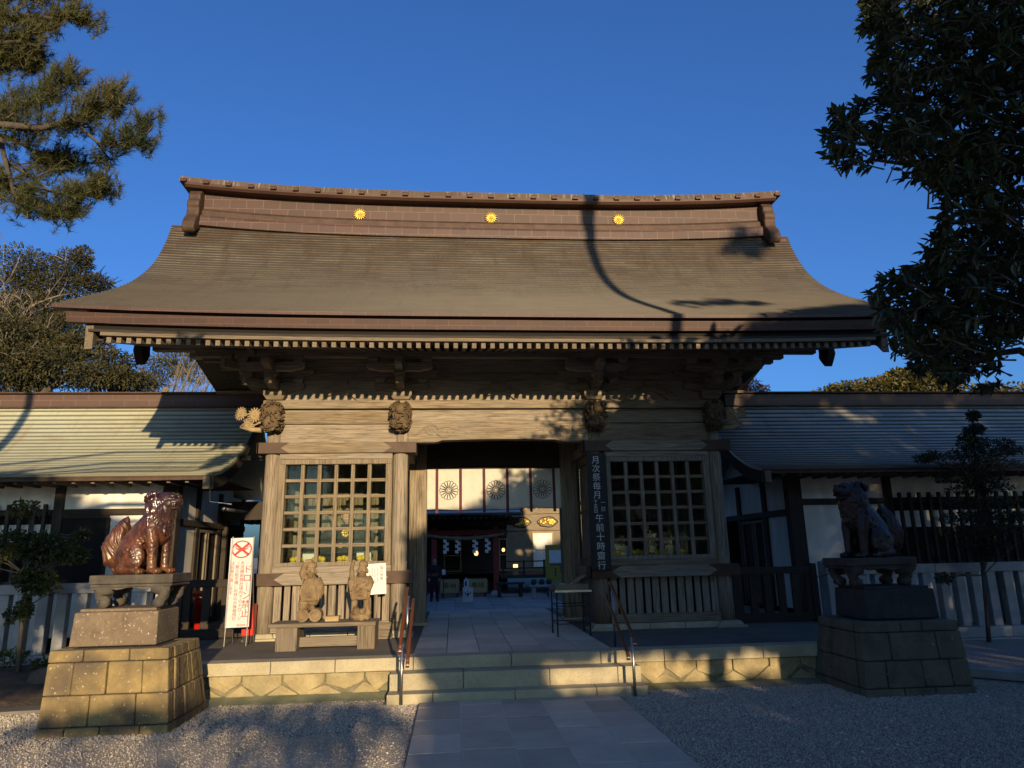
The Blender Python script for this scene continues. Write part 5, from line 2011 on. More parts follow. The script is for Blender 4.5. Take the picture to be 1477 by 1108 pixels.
def luck_statue(cx, cy, label, kind):
    t = thing("carved_statue", (cx, cy, 0.798), label, "statue")
    b = MB()
    RY = lambda a: Matrix.Rotation(R(a), 3, 'Y')
    rg = random.Random(3 if kind else 5)
    if kind == 0:
        # stands on two round rice bales, mallet raised in one hand, sack behind
        for x in (-.085, .09):
            b.tube([(x, -.09, .085), (x, .09, .085)], .088, 18)
            b.ell((x, -.09, .085), (.06, .014, .06))
        b.tube([(.02, 0, .15), (.03, 0, .25)], [.045, .04], 10)
        b.ell((-.09, 0, .23), (.075, .07, .10))
        b.ell((-.095, -.03, .33), (.06, .055, .055))
        b.ell((-.10, -.02, .42), (.055, .05, .05))
        b.tube([(.03, 0, .22), (.035, 0, .30), (.02, 0, .40), (.0, 0, .50), (-.01, 0, .57)], [.075, .105, .105, .10, .07], 16)
        b.ell((.015, -.06, .43), (.085, .06, .075))
        b.tube([(.09, -.02, .56), (.13, -.03, .48), (.14, -.02, .37), (.12, -.01, .30)], [.05, .055, .05, .03], 10)
        b.tube([(-.09, 0, .56), (-.13, -.01, .64), (-.10, -.01, .74), (-.06, -.02, .77)], [.055, .048, .04, .028], 10)
        b.tube([(.0, -.01, .795), (-.10, -.01, .785)], .032, 10)
        b.ell((-.0, -.035, .665), (.068, .066, .08))
        b.ell((.0, -.01, .735), (.078, .07, .055))
        face = (0, -.10, .66)
    else:
        # stands on carved waves holding a fish at the belly, cap tilted
        for k in range(26):
            b.ell((rg.uniform(-.13, .13), rg.uniform(-.08, .06), rg.uniform(.02, .15)), (.045, .04, .035), rot=RY(rg.uniform(0, 180)))
        b.ell((0, 0, .05), (.15, .10, .07))
        for x in (-.085, .085):
            b.tube([(x, 0, .10), (x, 0, .24), (x * .8, 0, .34)], [.05, .045, .06], 10)
        b.tube([(0, 0, .30), (0, 0, .40), (0, 0, .50), (.0, 0, .57)], [.10, .125, .115, .075], 16)
        for x in (-.12, .12):
            b.tube([(x * .8, 0, .56), (x * 1.1, -.03, .49), (x * .95, -.06, .41), (x * .2, -.11, .42)], [.05, .06, .05, .03], 10)
        b.tube([(-.09, -.10, .36), (0, -.12, .44), (.09, -.10, .49)], [.02, .045, .02], 10)
        b.tube([(-.13, -.0, .56), (-.14, 0, .68), (-.11, -.0, .80)], [.04, .03, .02], 8)
        b.ell((.02, -.035, .66), (.07, .066, .082))
        b.ell((.03, -.01, .735), (.068, .06, .055), rot=RY(20))
        b.tube([(.05, 0, .75), (.08, 0, .70)], [.04, .02], 8)
        face = (.02, -.10, .655)
    fx, fy, fz = face
    # smiling face: nose, cheeks, brows, ears, beard
    b.ell((fx, fy - .008, fz + .004), (.017, .022, .02))
    for sx in (-1, 1):
        b.ell((fx + sx * .036, fy + .006, fz - .006), (.026, .022, .022))
        b.tube([(fx + sx * .012, fy + .0, fz + .034), (fx + sx * .034, fy + .002, fz + .042), (fx + sx * .052, fy + .014, fz + .03)], .007, 6)
        b.ell((fx + sx * .071, fy + .06, fz - .01), (.016, .018, .034))
    b.ell((fx, fy + .025, fz - .062), (.036, .025, .03))
    b.ell((fx * .6, .01, .53), (.105, .07, .07))
    b.ell((fx * .6, -.01, .585), (.062, .055, .05))
    for sx in (-1, 1):
        b.ell((fx + sx * .028, fy - .002, fz + .022), (.012, .008, .006))
        b.tube([(fx + sx * .034, fy - .004, fz - .028), (fx, fy - .012, fz - .040)], .0055, 6)
    b.tube([(fx - .03, fy + .0, fz - .05), (fx, fy - .004, fz - .058), (fx + .03, fy + .0, fz - .05)], .006, 6)
    # robe folds
    for k in range(12):
        x = -.09 + .016 * k
        b.tube([(x * .8, -.085, .50 - .02 * (k % 3)), (x * 1.1, -.112, .38), (x * 1.2, -.10, .27)], [.007, .014, .007], 6)
    for sx in (-1, 1):
        for q in range(4):
            b.tube([(sx * (.06 + .02 * q), -.07, .56 - .03 * q), (sx * (.10 + .012 * q), -.06, .46 - .03 * q), (sx * (.09 + .01 * q), -.05, .36 - .03 * q)], [.008, .016, .007], 6)
    b.tube([(-.11, -.06, .345), (0, -.125, .335), (.11, -.06, .345)], [.012, .016, .012], 7)
    M = Matrix.Diagonal((1, 1, 1.04))
    b.v = [tuple(M @ Vector(p)) for p in b.v]
    sculpt("figure", b, MT['carve'], t, 0.0058, 1, local=True, disp=lambda co: 0.003 * mnoise.noise(co * 60) + .002 * mnoise.noise(co * 120))
luck_statue(-2.80, 1.68, "carved wooden statue of a laughing robed man on round bales raising a mallet", 0)
luck_statue(-2.10, 1.70, "carved wooden statue of a laughing robed man on waves clasping a fish", 1)
bx = thing("offering_box", (-2.48, 1.66, 0.798), "small pale new wooden box on the bench between two statues", "box")
mb = MB()
mb.box(-2.572, -2.385, 1.60, 1.74, 0.798, 0.845)
part("tray", mb, MT['newwood'], bx, bevel=0.003)
mb = MB()
mb.box(-2.578, -2.379, 1.594, 1.746, 0.8455, 0.866)
part("lid", mb, MT['newwood'], bx, bevel=0.003)

# notice board on a slim post
nb = thing("notice_board", (-1.99, 2.66, Z3), "small white paper notice on a slim wooden post beside a carved statue", "notice")
Mt = Matrix.Translation((-1.985, 2.64, 1.325)) @ Matrix.Rotation(R(-3), 4, 'Y') @ Matrix.Rotation(R(-8), 4, 'X')
mb = MB()
mb.box(-.155, .155, -.008, .008, -.235, .235)
mb.v = [tuple(Mt @ Vector(p)) for p in mb.v]
part("board", mb, MT['paper'], nb, bevel=0.003)
rows = [("福の神像", .058, .085, -.0095, .19, .95)]
for i in range(4):
    rows.append(("御参拝の皆様へご案内申し上げます"[:12 - i], .020, .02 - i * .038, -.0095, .17 - .02 * (i % 2), 1.0))
lettering("lettering", rows, MT['greyink'], nb, Mt)
mb = MB()
mb.box(-2.01, -1.96, 2.66, 2.70, Z3, 1.45)
mb.box(-2.05, -1.72, 2.68, 2.74, Z3, 0.50)
part("post", mb, GREYW['z'], nb, bevel=0.004)
wd_ = thing("wood_block", (-1.66, 2.62, Z3), "short squared timber block standing against the foot of a gate post", "block")
mb = MB()
mb.box(-1.93, -1.72, 2.52, 2.66, Z3 + 0.002, 0.66)
part("timber", mb, GREYW['x'], wd_, bevel=0.006)
mb = MB()
mb.box(-1.95, -1.70, 2.55, 2.63, 0.662, 0.675)
part("top_plate", mb, GREYW['x'], wd_, bevel=0.003)

# drone ban sign
ds = thing("drone_ban_sign", (-3.98, 2.25, Z3), "tall white sign with red crossed-out drone emblem and red Japanese lettering", "sign")
Ms = Matrix.Translation((-3.955, 2.26, 1.34)) @ Matrix.Rotation(R(-1.2), 4, 'Y') @ Matrix.Rotation(R(-4), 4, 'X')
HW, HH = .172, .645
mb = MB()
mb.box(-HW, HW, -.01, .01, -HH, HH)
mb.v = [tuple(Ms @ Vector(p)) for p in mb.v]
part("panel", mb, MT['white'], ds, bevel=0.003)
mb = MB()
for k in range(40):
    a, b = 6.283 * k / 40, 6.283 * (k + 1) / 40
    P = []
    for r in (.128, .148):
        for q in (a, b):
            P.append((r * math.cos(q), r * .88 * math.sin(q) + .475))
    (x0, z0), (x1, z1), (x2, z2), (x3, z3) = P
    mb.add([(x0, -.0125, z0), (x1, -.0125, z1), (x3, -.0125, z3), (x2, -.0125, z2)], [(0, 1, 2, 3)])
for s in (-1, 1):
    d = Vector((.105, 0, s * .085))
    w = Vector((-s * .012, 0, .012))
    c = Vector((0, -.0125, .475))
    mb.add([c - d - w, c + d - w, c + d + w, c - d + w], [(0, 1, 2, 3)])
for sx in (-1, 1):
    mb.add([(sx * .03, -.0128, .455), (sx * .09, -.0128, .485), (sx * .09, -.0128, .50), (sx * .03, -.0128, .48)], [(0, 1, 2, 3)])
    mb.add([(sx * .055, -.0128, .508), (sx * .115, -.0128, .508), (sx * .115, -.0128, .516), (sx * .055, -.0128, .516)], [(0, 1, 2, 3)])
    mb.add([(sx * .04, -.0128, .45), (sx * .06, -.0128, .41), (sx * .07, -.0128, .41), (sx * .052, -.0128, .455)], [(0, 1, 2, 3)])
mb.add([(-.04, -.0129, .45), (.04, -.0129, .45), (.04, -.0129, .49), (-.04, -.0129, .49)], [(0, 1, 2, 3)])
mb.v = [tuple(Ms @ Vector(p)) for p in mb.v]
part("crossed_drone_emblem", mb, MT['redpaint'], ds, recalc=False)
lettering("large_lettering", [("ドロ｜ン禁止", .128, .105, -.012, .235, .98)], MT['redpaint'], ds, Ms)
lettering("small_lettering", [("大洗磯前神社境内でのドローン".replace("ー", "｜"), .062, .025, -.012, .30, .98), ("（無人航空機）の持込み操縦飛行", .058, -.048, -.012, .30, .98),
                              ("はお断り致します。", .062, -.122, -.012, .30, .98), ("|境内管理", .032, .06, -.012, -.60)], MT['redpaint'], ds, Ms)
for x in (-4.11, -3.80):
    mb = MB()
    mb.tube([(x, 2.29, 2.0), (x + .01, 2.19, Z3)], 0.009, 8)
    mb.tube([(x, 2.30, 1.7), (x + .005, 2.62, Z3)], 0.009, 8)
    part("stand_leg", mb, MT['steel'], ds)

# red equipment behind the fence and post
fb = thing("fire_extinguisher_box", (-3.87, 2.66, Z3), "small red fire box with a black hatch between white sign and gate post", "fire box")
mb = MB()
mb.box(-3.97, -3.80, 2.55, 2.72, Z3 + .10, 1.0)
part("cabinet", mb, MT['redmetal'], fb, bevel=0.01)
mb = MB()
mb.ell((-3.885, 2.552, .74), (.035, .02, .06), 12, 8)
part("hatch", mb, MT['black_metal'], fb, smooth=True)
mb = MB()
mb.box(-3.95, -3.82, 2.57, 2.70, Z3, Z3 + .10)
part("foot", mb, MT['black_metal'], fb)
hp = thing("fire_hydrant_post", (-5.02, 3.75, Z3 - .4), "glossy red hydrant post behind the dark wooden picket gate", "hydrant")
mb = MB()
mb.lathe([(.07, 0.0), (.07, .52), (.10, .53), (.10, .56), (.06, .60), (.0, .61)], (-5.02, 3.75, .44), 18)
part("column", mb, MT['redmetal'], hp, smooth=True)
mb = MB()
mb.box(-5.14, -4.90, 3.64, 3.86, 0.10, .44)
part("base", mb, MT['black_metal'], hp, bevel=.01)
mb = MB()
mb.prism([(3.60, 1.07), (3.86, 1.07), (3.86, 1.16), (3.60, 1.13)], -5.14, -4.90, 'x')
part("hood", mb, MT['redmetal'], hp, bevel=.008)

# black vertical signboard hung on a gate post
sb = thing("vertical_signboard", (1.63, 2.74, 1.4), "tall black vertical signboard with white brushed Japanese characters on a gate post", "sign")
mb = MB()
mb.box(1.462, 1.79, 2.70, 2.738, 1.385, 3.285)
part("board", mb, MT['black'], sb, bevel=0.006)
lettering("lettering", [("月次祭毎月", .140, 1.61, 2.6985, 3.235, 1.04), ("一日", .085, 1.70, 2.6985, 2.50, 1.25), ("十五日", .078, 1.575, 2.6985, 2.52, 1.0), ("午前十時齋行", .145, 1.63, 2.6985, 2.27, 1.04)], MT['white'], sb)
mb = MB()
mb.box(1.55, 1.70, 2.7385, 2.83, 3.15, 3.2)
mb.box(1.55, 1.70, 2.7385, 2.86, 1.5, 1.55)
part("hanger", mb, MT['black_metal'], sb)
# paper notice on the passage side wall
pn = thing("paper_notice", (1.58, 3.5, 2.0), "plain pale notice sheet hung on passage lattice beside the black signboard", "notice")
mb = MB()
mb.box(1.585, 1.597, 3.15, 3.75, 1.60, 2.36)
part("sheet", mb, MT['card'], pn)
mb = MB()
for i in range(11):
    mb.box(1.5825, 1.5848, 3.2 + i * .05, 3.215 + i * .05, 1.68, 2.28)
part("print", mb, MT['greyink'], pn)

# thin-legged table with cardboard tray and timber block
tb = thing("folding_table", (1.08, 2.45, Z3), "thin black metal table standing at the edge of the passage beside gate post", "table")
mb = MB()
mb.box(0.76, 1.32, 2.10, 2.72, 1.085, 1.108)
part("top", mb, MT['black_metal'], tb, bevel=0.004)
mb = MB()
mb.box(0.755, 1.325, 2.088, 2.099, 1.080, 1.112)
part("pale_edge", mb, MT['steel'], tb)
for x, y in ((.79, 2.13), (1.29, 2.13), (.79, 2.69), (1.29, 2.69)):
    mb = MB()
    mb.tube([(x, y, 1.085), (x + (.02 if x > 1 else -.02) * 0, y, Z3)], 0.013, 8)
    part("leg", mb, MT['black_metal'], tb)
mb = MB()
for z in (.62, .88):
    mb.tube([(.79, 2.13, z), (1.29, 2.13, z)], .008, 6)
    mb.tube([(.79, 2.69, z), (1.29, 2.69, z)], .008, 6)
    mb.tube([(.79, 2.13, z), (.79, 2.69, z)], .008, 6)
    mb.tube([(1.29, 2.13, z), (1.29, 2.69, z)], .008, 6)
part("braces", mb, MT['black_metal'], tb)
ct = thing("cardboard_tray", (1.0, 2.4, 1.109), "low cardboard tray of slips lying on the thin black metal table", "tray")
mb = MB()
mb.box(.78, 1.29, 2.14, 2.66, 1.109, 1.117)
mb.box(.78, 1.29, 2.14, 2.152, 1.117, 1.20)
mb.box(.78, 1.29, 2.648, 2.66, 1.117, 1.19)
mb.box(.78, .792, 2.153, 2.647, 1.117, 1.19)
mb.box(1.278, 1.29, 2.153, 2.647, 1.117, 1.22)
part("box", mb, MT['card'], ct)
mb = MB()
for k in range(5):
    mb.box(.81 + .09 * k, .88 + .09 * k, 2.2, 2.6, 1.118, 1.18 + .012 * (k % 2))
part("paper_slips", mb, MT['paper'], ct)
mb = MB()
mb.hexa([(1.08, 2.3, 1.205), (1.10, 2.3, 1.19), (1.10, 2.6, 1.19), (1.08, 2.6, 1.205), (1.26, 2.3, 1.32), (1.28, 2.3, 1.305), (1.28, 2.6, 1.305), (1.26, 2.6, 1.32)])
part("raised_flap", mb, MT['card'], ct)

# ---------------------------------------------------------------- curtain with crests
ct_ = thing("shrine_curtain", (0, 4.42, 3.24), "ivory shrine curtain with three black chrysanthemum crests hung across the passage", "curtain")
def cy_(x, z):
    t = (3.245 - z) / .75
    return 4.44 + t * (0.022 * math.sin(x * 9.3) + 0.014 * math.sin(x * 4.1 + 1)) - .006
mb = MB()
NX, NZ = 90, 16
for j in range(NZ + 1):
    for i in range(NX + 1):
        x = -1.272 + 2.544 * i / NX
        z = 3.243 - (0.755 + 0.012 * math.sin(x * 7)) * j / NZ
        mb.v.append((x, cy_(x, z), z))
for j in range(NZ):
    for i in range(NX):
        a = j * (NX + 1) + i
        mb.f.append((a, a + 1, a + NX + 2, a + NX + 1))
cl = part("cloth", mb, MT['cloth'], ct_, smooth=True)
so = cl.modifiers.new("thickness", 'SOLIDIFY')
so.thickness = 0.006
so.offset = 1
for k in range(6):
    x = -1.085 + k * 0.444
    mb = MB()
    for j in range(13):
        z = 3.243 - 0.82 * j / 12
        for dx, dy in ((-.026, -.008), (.026, -.008), (.026, -.014), (-.026, -.014)):
            mb.v.append((x + dx, cy_(x + dx, max(z, 2.49)) + dy, z))
    for j in range(12):
        for q in range(4):
            a, b = j * 4 + q, j * 4 + (q + 1) % 4
            mb.f.append((a, b, b + 4, a + 4))
    part("ribbon", mb, MT['band'], ct_)
def crest(x, z, r):
    mb = MB()
    def ann(pts, closed, w):
        n = len(pts)
        for i in range(n if closed else n - 1):
            a, b = Vector((pts[i][0], 0, pts[i][1])), Vector((pts[(i + 1) % n][0], 0, pts[(i + 1) % n][1]))
            d = (b - a)
            if d.length < 1e-6:
                continue
            q = Vector((-d.z, 0, d.x)).normalized() * w
            e = d.normalized() * w * .6
            P = [a - q - e, b - q + e, b + q + e, a + q - e]
            P = [Vector((x + p.x, 0, z + p.z)) for p in P]
            for p in P:
                p.y = cy_(p.x, p.z) - 0.0085
            mb.add(P, [(0, 1, 2, 3)])
    for k in range(16):
        c = 6.283 * k / 16
        h = 6.283 / 32 * .93
        pts = [(r * .24 * math.cos(c), r * .24 * math.sin(c))]
        pts.append((r * .84 * math.cos(c - h), r * .84 * math.sin(c - h)))
        for i in range(7):
            a = -math.pi / 2 + math.pi * i / 6
            rr = r * .85 + r * .15 * math.cos(a)
            pts.append((rr * math.cos(c + h * math.sin(a)), rr * math.sin(c + h * math.sin(a))))
        ann(pts, True, r * .023)
    ann([(r * .15 * math.cos(6.283 * i / 16), r * .15 * math.sin(6.283 * i / 16)) for i in range(16)], True, r * .022)
    part("chrysanthemum_crest", mb, MT['crest'], ct_, recalc=False)
for x in (-0.863, 0.025, 0.913):
    crest(x, 2.845, 0.178)

# ---------------------------------------------------------------- guardians and offerings in the two bays
def seated_guardian(cx, cy, label):
    t = thing("guardian_figure", (cx, cy, 1.38), label, "statue")
    mb = MB()
    mb.box(-.42, .42, -.22, .30, 0, .22)
    part("dais", mb, DARKW['x'], t, local=True, bevel=.01)
    b = MB()
    b.tube([(0, .05, .25), (0, .05, .45), (0, .05, .70), (0, .04, .86)], [.36, .27, .22, .11], 18)
    for s in (-1, 1):
        b.tube([(s * .15, .05, .78), (s * .36, .0, .60), (s * .34, -.14, .46), (s * .10, -.24, .48)], [.12, .16, .17, .09], 12)
        b.ell((s * .24, -.06, .30), (.24, .20, .10))
    sculpt("robe", b, MT['robe'], t, .018, 3, local=True)
    b = MB()
    b.ell((0, 0, 1.0), (.105, .115, .145))
    b.tube([(0, .03, .82), (0, .02, .93)], [.06, .055], 10)
    b.ell((0, -.115, .99), (.02, .03, .03))
    b.ell((0, -.10, .935), (.04, .02, .012))
    for s in (-1, 1):
        b.ell((s * .11, .02, .99), (.016, .03, .04))
        b.ell((s * .045, -.10, 1.02), (.024, .014, .009))
        b.ell((s * .07, -.30, .48), (.05, .045, .05))
    sculpt("head", b, MT['painted_skin'], t, .009, 1, local=True)
    b = MB()
    b.ell((0, .05, 1.09), (.115, .115, .075))
    b.tube([(0, .06, 1.13), (0, .10, 1.27)], [.05, .06], 10)
    b.tube([(0, .12, 1.15), (.05, .2, 1.05), (.02, .22, .85)], [.02, .02, .01], 6)
    part("court_hat", b, MT['black'], t, local=True, smooth=True)
    b = MB()
    for k in range(9):
        b.tube([(-.20 + .02 * k, .12, .75), (-.42 + .03 * k, .14, 1.12 + .012 * k)], .008, 5)
    part("arrows", b, MT['newwood'], t, local=True)
    b = MB()
    for k in range(8):
        a = k * .785
        b.ell((.0 + .055 * math.cos(a), -.215, .70 + .055 * math.sin(a)), (.03, .012, .03), 8, 5)
    b.ell((0, -.22, .70), .035, 8, 6)
    part("gold_crest", b, MT['gold'], t, local=True, smooth=True)
    return t
seated_guardian(-2.66, 4.05, "seated guardian figure in dark court robe behind the sunlit lattice window")
seated_guardian(2.70, 4.05, "seated guardian figure in dark court robe behind the shaded lattice window")
for s in (-1, 1):
    wh = "sunlit" if s < 0 else "shaded"
    for k, (dx, txt) in enumerate(((-.52, "in front of the seated guardian's right sleeve"), (.40, "in front of the seated guardian's left sleeve"))):
        c = s * 2.69 + dx
        o = thing("offering_stand", (c, 3.52, 1.38), "pale square offering stand %s in the %s bay" % (txt, wh), "stand")
        mb = MB()
        mb.box(c - .11, c + .11, 3.44, 3.62, 1.381, 1.56)
        part("pedestal", mb, MT['newwood'], o, bevel=.003)
        mb = MB()
        mb.box(c - .16, c + .16, 3.38, 3.68, 1.561, 1.60)
        part("tray", mb, MT['paper'], o, bevel=.004)
        mb = MB()
        mb.box(c - .12, c + .12, 3.46, 3.6, 1.601, 1.76)
        part("wrapped_box", mb, MT['paper'], o, bevel=.004)
    fruits = ((-.66, "under the left end"), (-.30, "left of centre"), (.10, "right of centre"), (.42, "under the right end"))
    for k, (dx, txt) in enumerate(fruits):
        c = s * 2.69 + dx
        o = thing("fruit_pack", (c, 3.24, 1.38), "yellow citrus pack on the sill %s of the %s lattice window" % (txt, wh), "fruit", "citrus packs on the window sills")
        mb = MB()
        mb.box(c - .10, c + .10, 3.17, 3.32, 1.381, 1.60)
        part("paper_tray", mb, MT['paper'], o, bevel=.004)
        mb = MB()
        for q in range(3):
            mb.ell((c - .06 + .06 * q, 3.22 + .04 * (q % 2), 1.64 + .012 * (q % 2)), (.052, .05, .045), 12, 8)
        part("citrus", mb, MT['yellow'], o, smooth=True)

# ---------------------------------------------------------------- worship hall across the courtyard
hall = thing("worship_hall", (0.5, 25, 0), "dark timber worship hall with vermilion porch posts across the courtyard", "building")
mb = MB()
mb.box(-9, 1.7, 24.0, 24.2, 0.4, 3.9)
mb.box(-9, 1.7, 24.0, 32, 0.0, 0.75)
mb.box(1.6, 1.7, 24.2, 32, 0.76, 3.9)
part("wall", mb, DARKW['x'], hall)
mb = MB()
mb.box(1.75, 12, 27.0, 27.2, 0.6, 4.3)
part("side_wing_wall", mb, WOOD['x'], hall)
mb = MB()
mb.box(1.2, 7.6, 20.9, 26.99, 0.62, 0.75)
part("veranda", mb, DARKW['x'], hall)
mb = MB()
for z in (1.0, 1.27):
    mb.box(1.2, 7.5, 20.92, 20.98, z, z + .05)
for x in lin(1.3, 7.3, 7):
    mb.box(x - .04, x + .04, 20.90, 21.0, 0.751, 1.35)
part("railing", mb, DARKW['x'], hall)
for x in (-1.56, 1.0):
    mb = MB()
    mb.box(x - .11, x + .11, 20.9, 21.12, 0.16, 2.75)
    p = part("porch_post", mb, MT['vermilion'], hall, bevel=0.01)
    mb = MB()
    mb.frustum((x - .26, x + .26, 20.75, 21.27), (x - .15, x + .15, 20.86, 21.16), 0, .159)
    part("base_stone", mb, MT['granite_grey'], p, bevel=.01)
mb = MB()
mb.box(-2.0, 1.35, 20.88, 21.1, 2.42, 2.62)
part("porch_beam", mb, MT['vermilion'], hall, bevel=0.01)
for s, x in ((-1, -2.0), (1, 1.35)):
    part("carved_beam_end", carved_lump((x - s * .05, 20.95, 2.48), .20, .16, .14, 50 + s, 40), MT['nosing'], hall, smooth=True)
mb = MB()
for k in range(9):
    mb.box(-2.0 + k * .4, -1.85 + k * .4, 20.75, 21.1, 2.75, 2.88)
mb.box(-2.6, 2.0, 20.6, 24.0, 2.9, 3.1)
part("porch_bracket_tier", mb, DARKW['x'], hall, bevel=.01)
hp_ = smooth_profile([(19.6, 3.22), (21, 3.75), (23, 4.9), (25.5, 7.2)], 16)
part("roof", shingled(hp_, -9.5, 1.95, 4, lambda x: 0, .02), MT['roof_shaded'], hall, recalc=False)
part("rear_roof", shingled(hp_, -9.5, 1.95, 4, lambda x: 0, .02, rear=51), MT['roof_shaded'], hall, recalc=False)
mb = MB()
x = -9.3
while x < 1.7:
    mb.box(x, x + .1, 19.75, 22, 3.02, 3.14)
    x += .24
part("eave_rafters", mb, DARKW['y'], hall)
sp_ = [(25.4, 4.3), (26.5, 4.8), (28, 5.8), (29.5, 7.2)]
part("side_roof", shingled(smooth_profile(sp_, 12), 1.96, 12.5, 3, lambda x: 0, .02), MT['roof_shaded'], hall, recalc=False)
mb = MB()
x = 2.1
while x < 8:
    mb.box(x, x + .12, 25.6, 27, 4.06, 4.2)
    x += .28
part("side_rafters", mb, WOOD['y'], hall)
mb = MB()
mb.box(1.75, 12, 26.9, 26.99, 3.55, 3.75)
mb.box(1.75, 12, 26.9, 26.99, 2.72, 2.82)
part("side_rail", mb, WOOD['x'], hall)
# gilded carvings and windows of the sunlit wing
for x in (2.65, 4.02):
    mb = MB()
    rg = random.Random(int(x * 10))
    for k in range(26):
        a = rg.uniform(0, 6.283)
        q = math.sqrt(rg.random())
        mb.ell((x + .38 * q * math.cos(a), 26.95, 3.14 + .17 * q * math.sin(a)), (.08, .04, .06), 8, 5, Matrix.Rotation(a, 3, 'Y'))
    c = part("gilded_carving", mb, MT['gold'], hall, smooth=True)
    mb = MB()
    for i in range(24):
        a, b = 6.283 * i / 24, 6.283 * (i + 1) / 24
        f_ = lambda t: (x + (.50 + .03 * math.cos(6 * t)) * math.cos(t), 26.94, 3.14 + (.25 + .02 * math.cos(5 * t)) * math.sin(t))
        mb.tube([f_(a), f_(b)], .02, 5)
    part("carving_rim", mb, MT['black'], c)
def hall_window(x0, x1, z0, z1, y, pane):
    mb = MB()
    for a, b, c, d in ((x0, x0 + .06, z0, z1), (x1 - .06, x1, z0, z1), (x0 + .06, x1 - .06, z1 - .06, z1), (x0 + .06, x1 - .06, z0, z0 + .06), (x0 + .06, x1 - .06, (z0 + z1) / 2 - .025, (z0 + z1) / 2 + .025)):
        mb.box(a, b, y - .05, y, c, d)
    w = part("window_frame", mb, MT['newwood'], hall)
    mb = MB()
    mb.box(x0 + .06, x1 - .06, y - .02, y - .005, z0 + .06, z1 - .06)
    part("window_pane", mb, pane, w)
hall_window(3.2, 4.29, 0.88, 2.64, 26.96, MT['plaster'])
hall_window(1.32, 1.72, 0.85, 2.30, 23.99, MT['dark'])
hall_window(-1.2, -0.4, 0.85, 2.30, 23.99, MT['dark'])
mb = MB()
for z in (.95, 1.05, 1.4, 1.75, 2.1):
    mb.box(-1.3, .85, 23.7, 23.74, z, z + .03)
part("inner_lattice", mb, DARKW['x'], hall)

def lantern(x, y, z, r, label):
    o = thing("paper_lantern", (x, y, z - r), label, "lantern")
    mb = MB()
    mb.lathe([(r * .5, -r * 1.1), (r * .9, -r * .6), (r, 0), (r * .9, r * .6), (r * .5, r * 1.1)], (x, y, z), 14)
    part("shade", mb, MT['lamp'], o, smooth=True)
    mb = MB()
    for a_, b_ in ((1.1, 1.35), (-1.35, -1.1)):
        mb = MB()
        mb.lathe([(r * .55, r * a_), (r * .55, r * b_)], (x, y, z), 12)
        part("cap", mb, MT['black_metal'], o)
    mb = MB()
    mb.tube([(x, y, z + r * 1.3), (x, y, 3.05 if y < 23 else 3.3)], .01, 5)
    part("cord", mb, MT['black_metal'], o)
lantern(0.22, 22.2, 1.66, .09, "round lit lantern hanging in the dark porch of the worship hall")
lantern(1.42, 22.4, 1.78, .07, "small dim lit lantern hanging outside the vermilion porch post")
ln2 = thing("table_lantern", (1.82, 21.15, 0.752), "square glowing lantern on the veranda of the worship hall", "lantern")
mb = MB()
mb.box(1.74, 1.92, 21.08, 21.24, 1.02, 1.18)
part("shade", mb, MT['lamp'], ln2)
mb = MB()
mb.box(1.72, 1.94, 21.06, 21.26, .752, 1.018)
part("base", mb, MT['newwood'], ln2)

# straw rope with paper streamers
rp_ = thing("straw_rope", (-0.3, 20.8, 2.3), "twisted straw rope slung between the vermilion porch posts", "rope")
mb = MB()
for ph in (0, 2.09, 4.19):
    pts, rr = [], []
    for i in range(60):
        t = i / 59
        x = -1.95 + 3.3 * t
        z = 2.43 - .16 * math.sin(math.pi * t)
        r = .035 * math.sin(math.pi * min(1, max(0.12, t))) ** .5 + .012
        pts.append((x, 20.80 + r * math.cos(ph + t * 60), z + r * math.sin(ph + t * 60)))
        rr.append(r)
    mb.tube(pts, rr, 6)
part("strands", mb, MT['rope'], rp_, smooth=True)
for x, who in ((-1.07, "furthest from the stone stand"), (-0.58, "second from the dark-coated person"), (0.14, "second from the stone stand"), (0.66, "next to the post by the stone stand")):
    o = MB()
    z0 = 2.25
    for k in range(5):
        dx = .045 * (1 if k % 2 else -1)
        o.hexa([(x + dx - .07, 20.79, z0 - .11 * k - .13), (x + dx + .07, 20.77, z0 - .11 * k - .15), (x + dx + .07, 20.775, z0 - .11 * k - .15), (x + dx - .07, 20.795, z0 - .11 * k - .13),
                (x + dx - .07, 20.79, z0 - .11 * k), (x + dx + .07, 20.77, z0 - .11 * k - .02), (x + dx + .07, 20.775, z0 - .11 * k - .02), (x + dx - .07, 20.795, z0 - .11 * k)])
    o.box(x - .012, x + .012, 20.785, 20.79, z0, z0 + .14)
    q = part("paper_streamer", o, MT['paper'])
    tag(q, "white zigzag paper streamer on the straw rope, %s" % who, "streamer", "paper streamers on the straw rope")

def coin_chest(x0, x1, y, label):
    o = thing("offertory_chest", ((x0 + x1) / 2, y + .3, 0), label, "chest", "offertory chests before the hall")
    mb = MB()
    mb.box(x0, x1, y, y + .6, .16, .68)
    b = part("body", mb, MT['newwood'], o, bevel=.01)
    lettering("lettering", [("|奉納", .26, (x0 + x1) / 2, y - .003, .56)], MT['crest'], b)
    mb = MB()
    for k in range(7):
        mb.box(x0 + .06, x1 - .06, y + .05 + k * .075, y + .085 + k * .075, .682, .71)
    part("top_bars", mb, DARKW['x'], o)
    for xx in (x0 + .04, x1 - .10):
        mb = MB()
        mb.box(xx, xx + .06, y + .02, y + .58, 0.0, .158)
        part("leg", mb, DARKW['z'], o)
    for xx in (x0 - .03, x1 - .03):
        mb = MB()
        for k in range(4):
            mb.box(xx, xx + .06, y - .03, y - .002, .19 + k * .12, .25 + k * .12)
        part("corner_studs", mb, MT['rope'], o)
coin_chest(-1.27, -0.55, 19.6, "pale wooden offertory chest beside the dark-coated person")
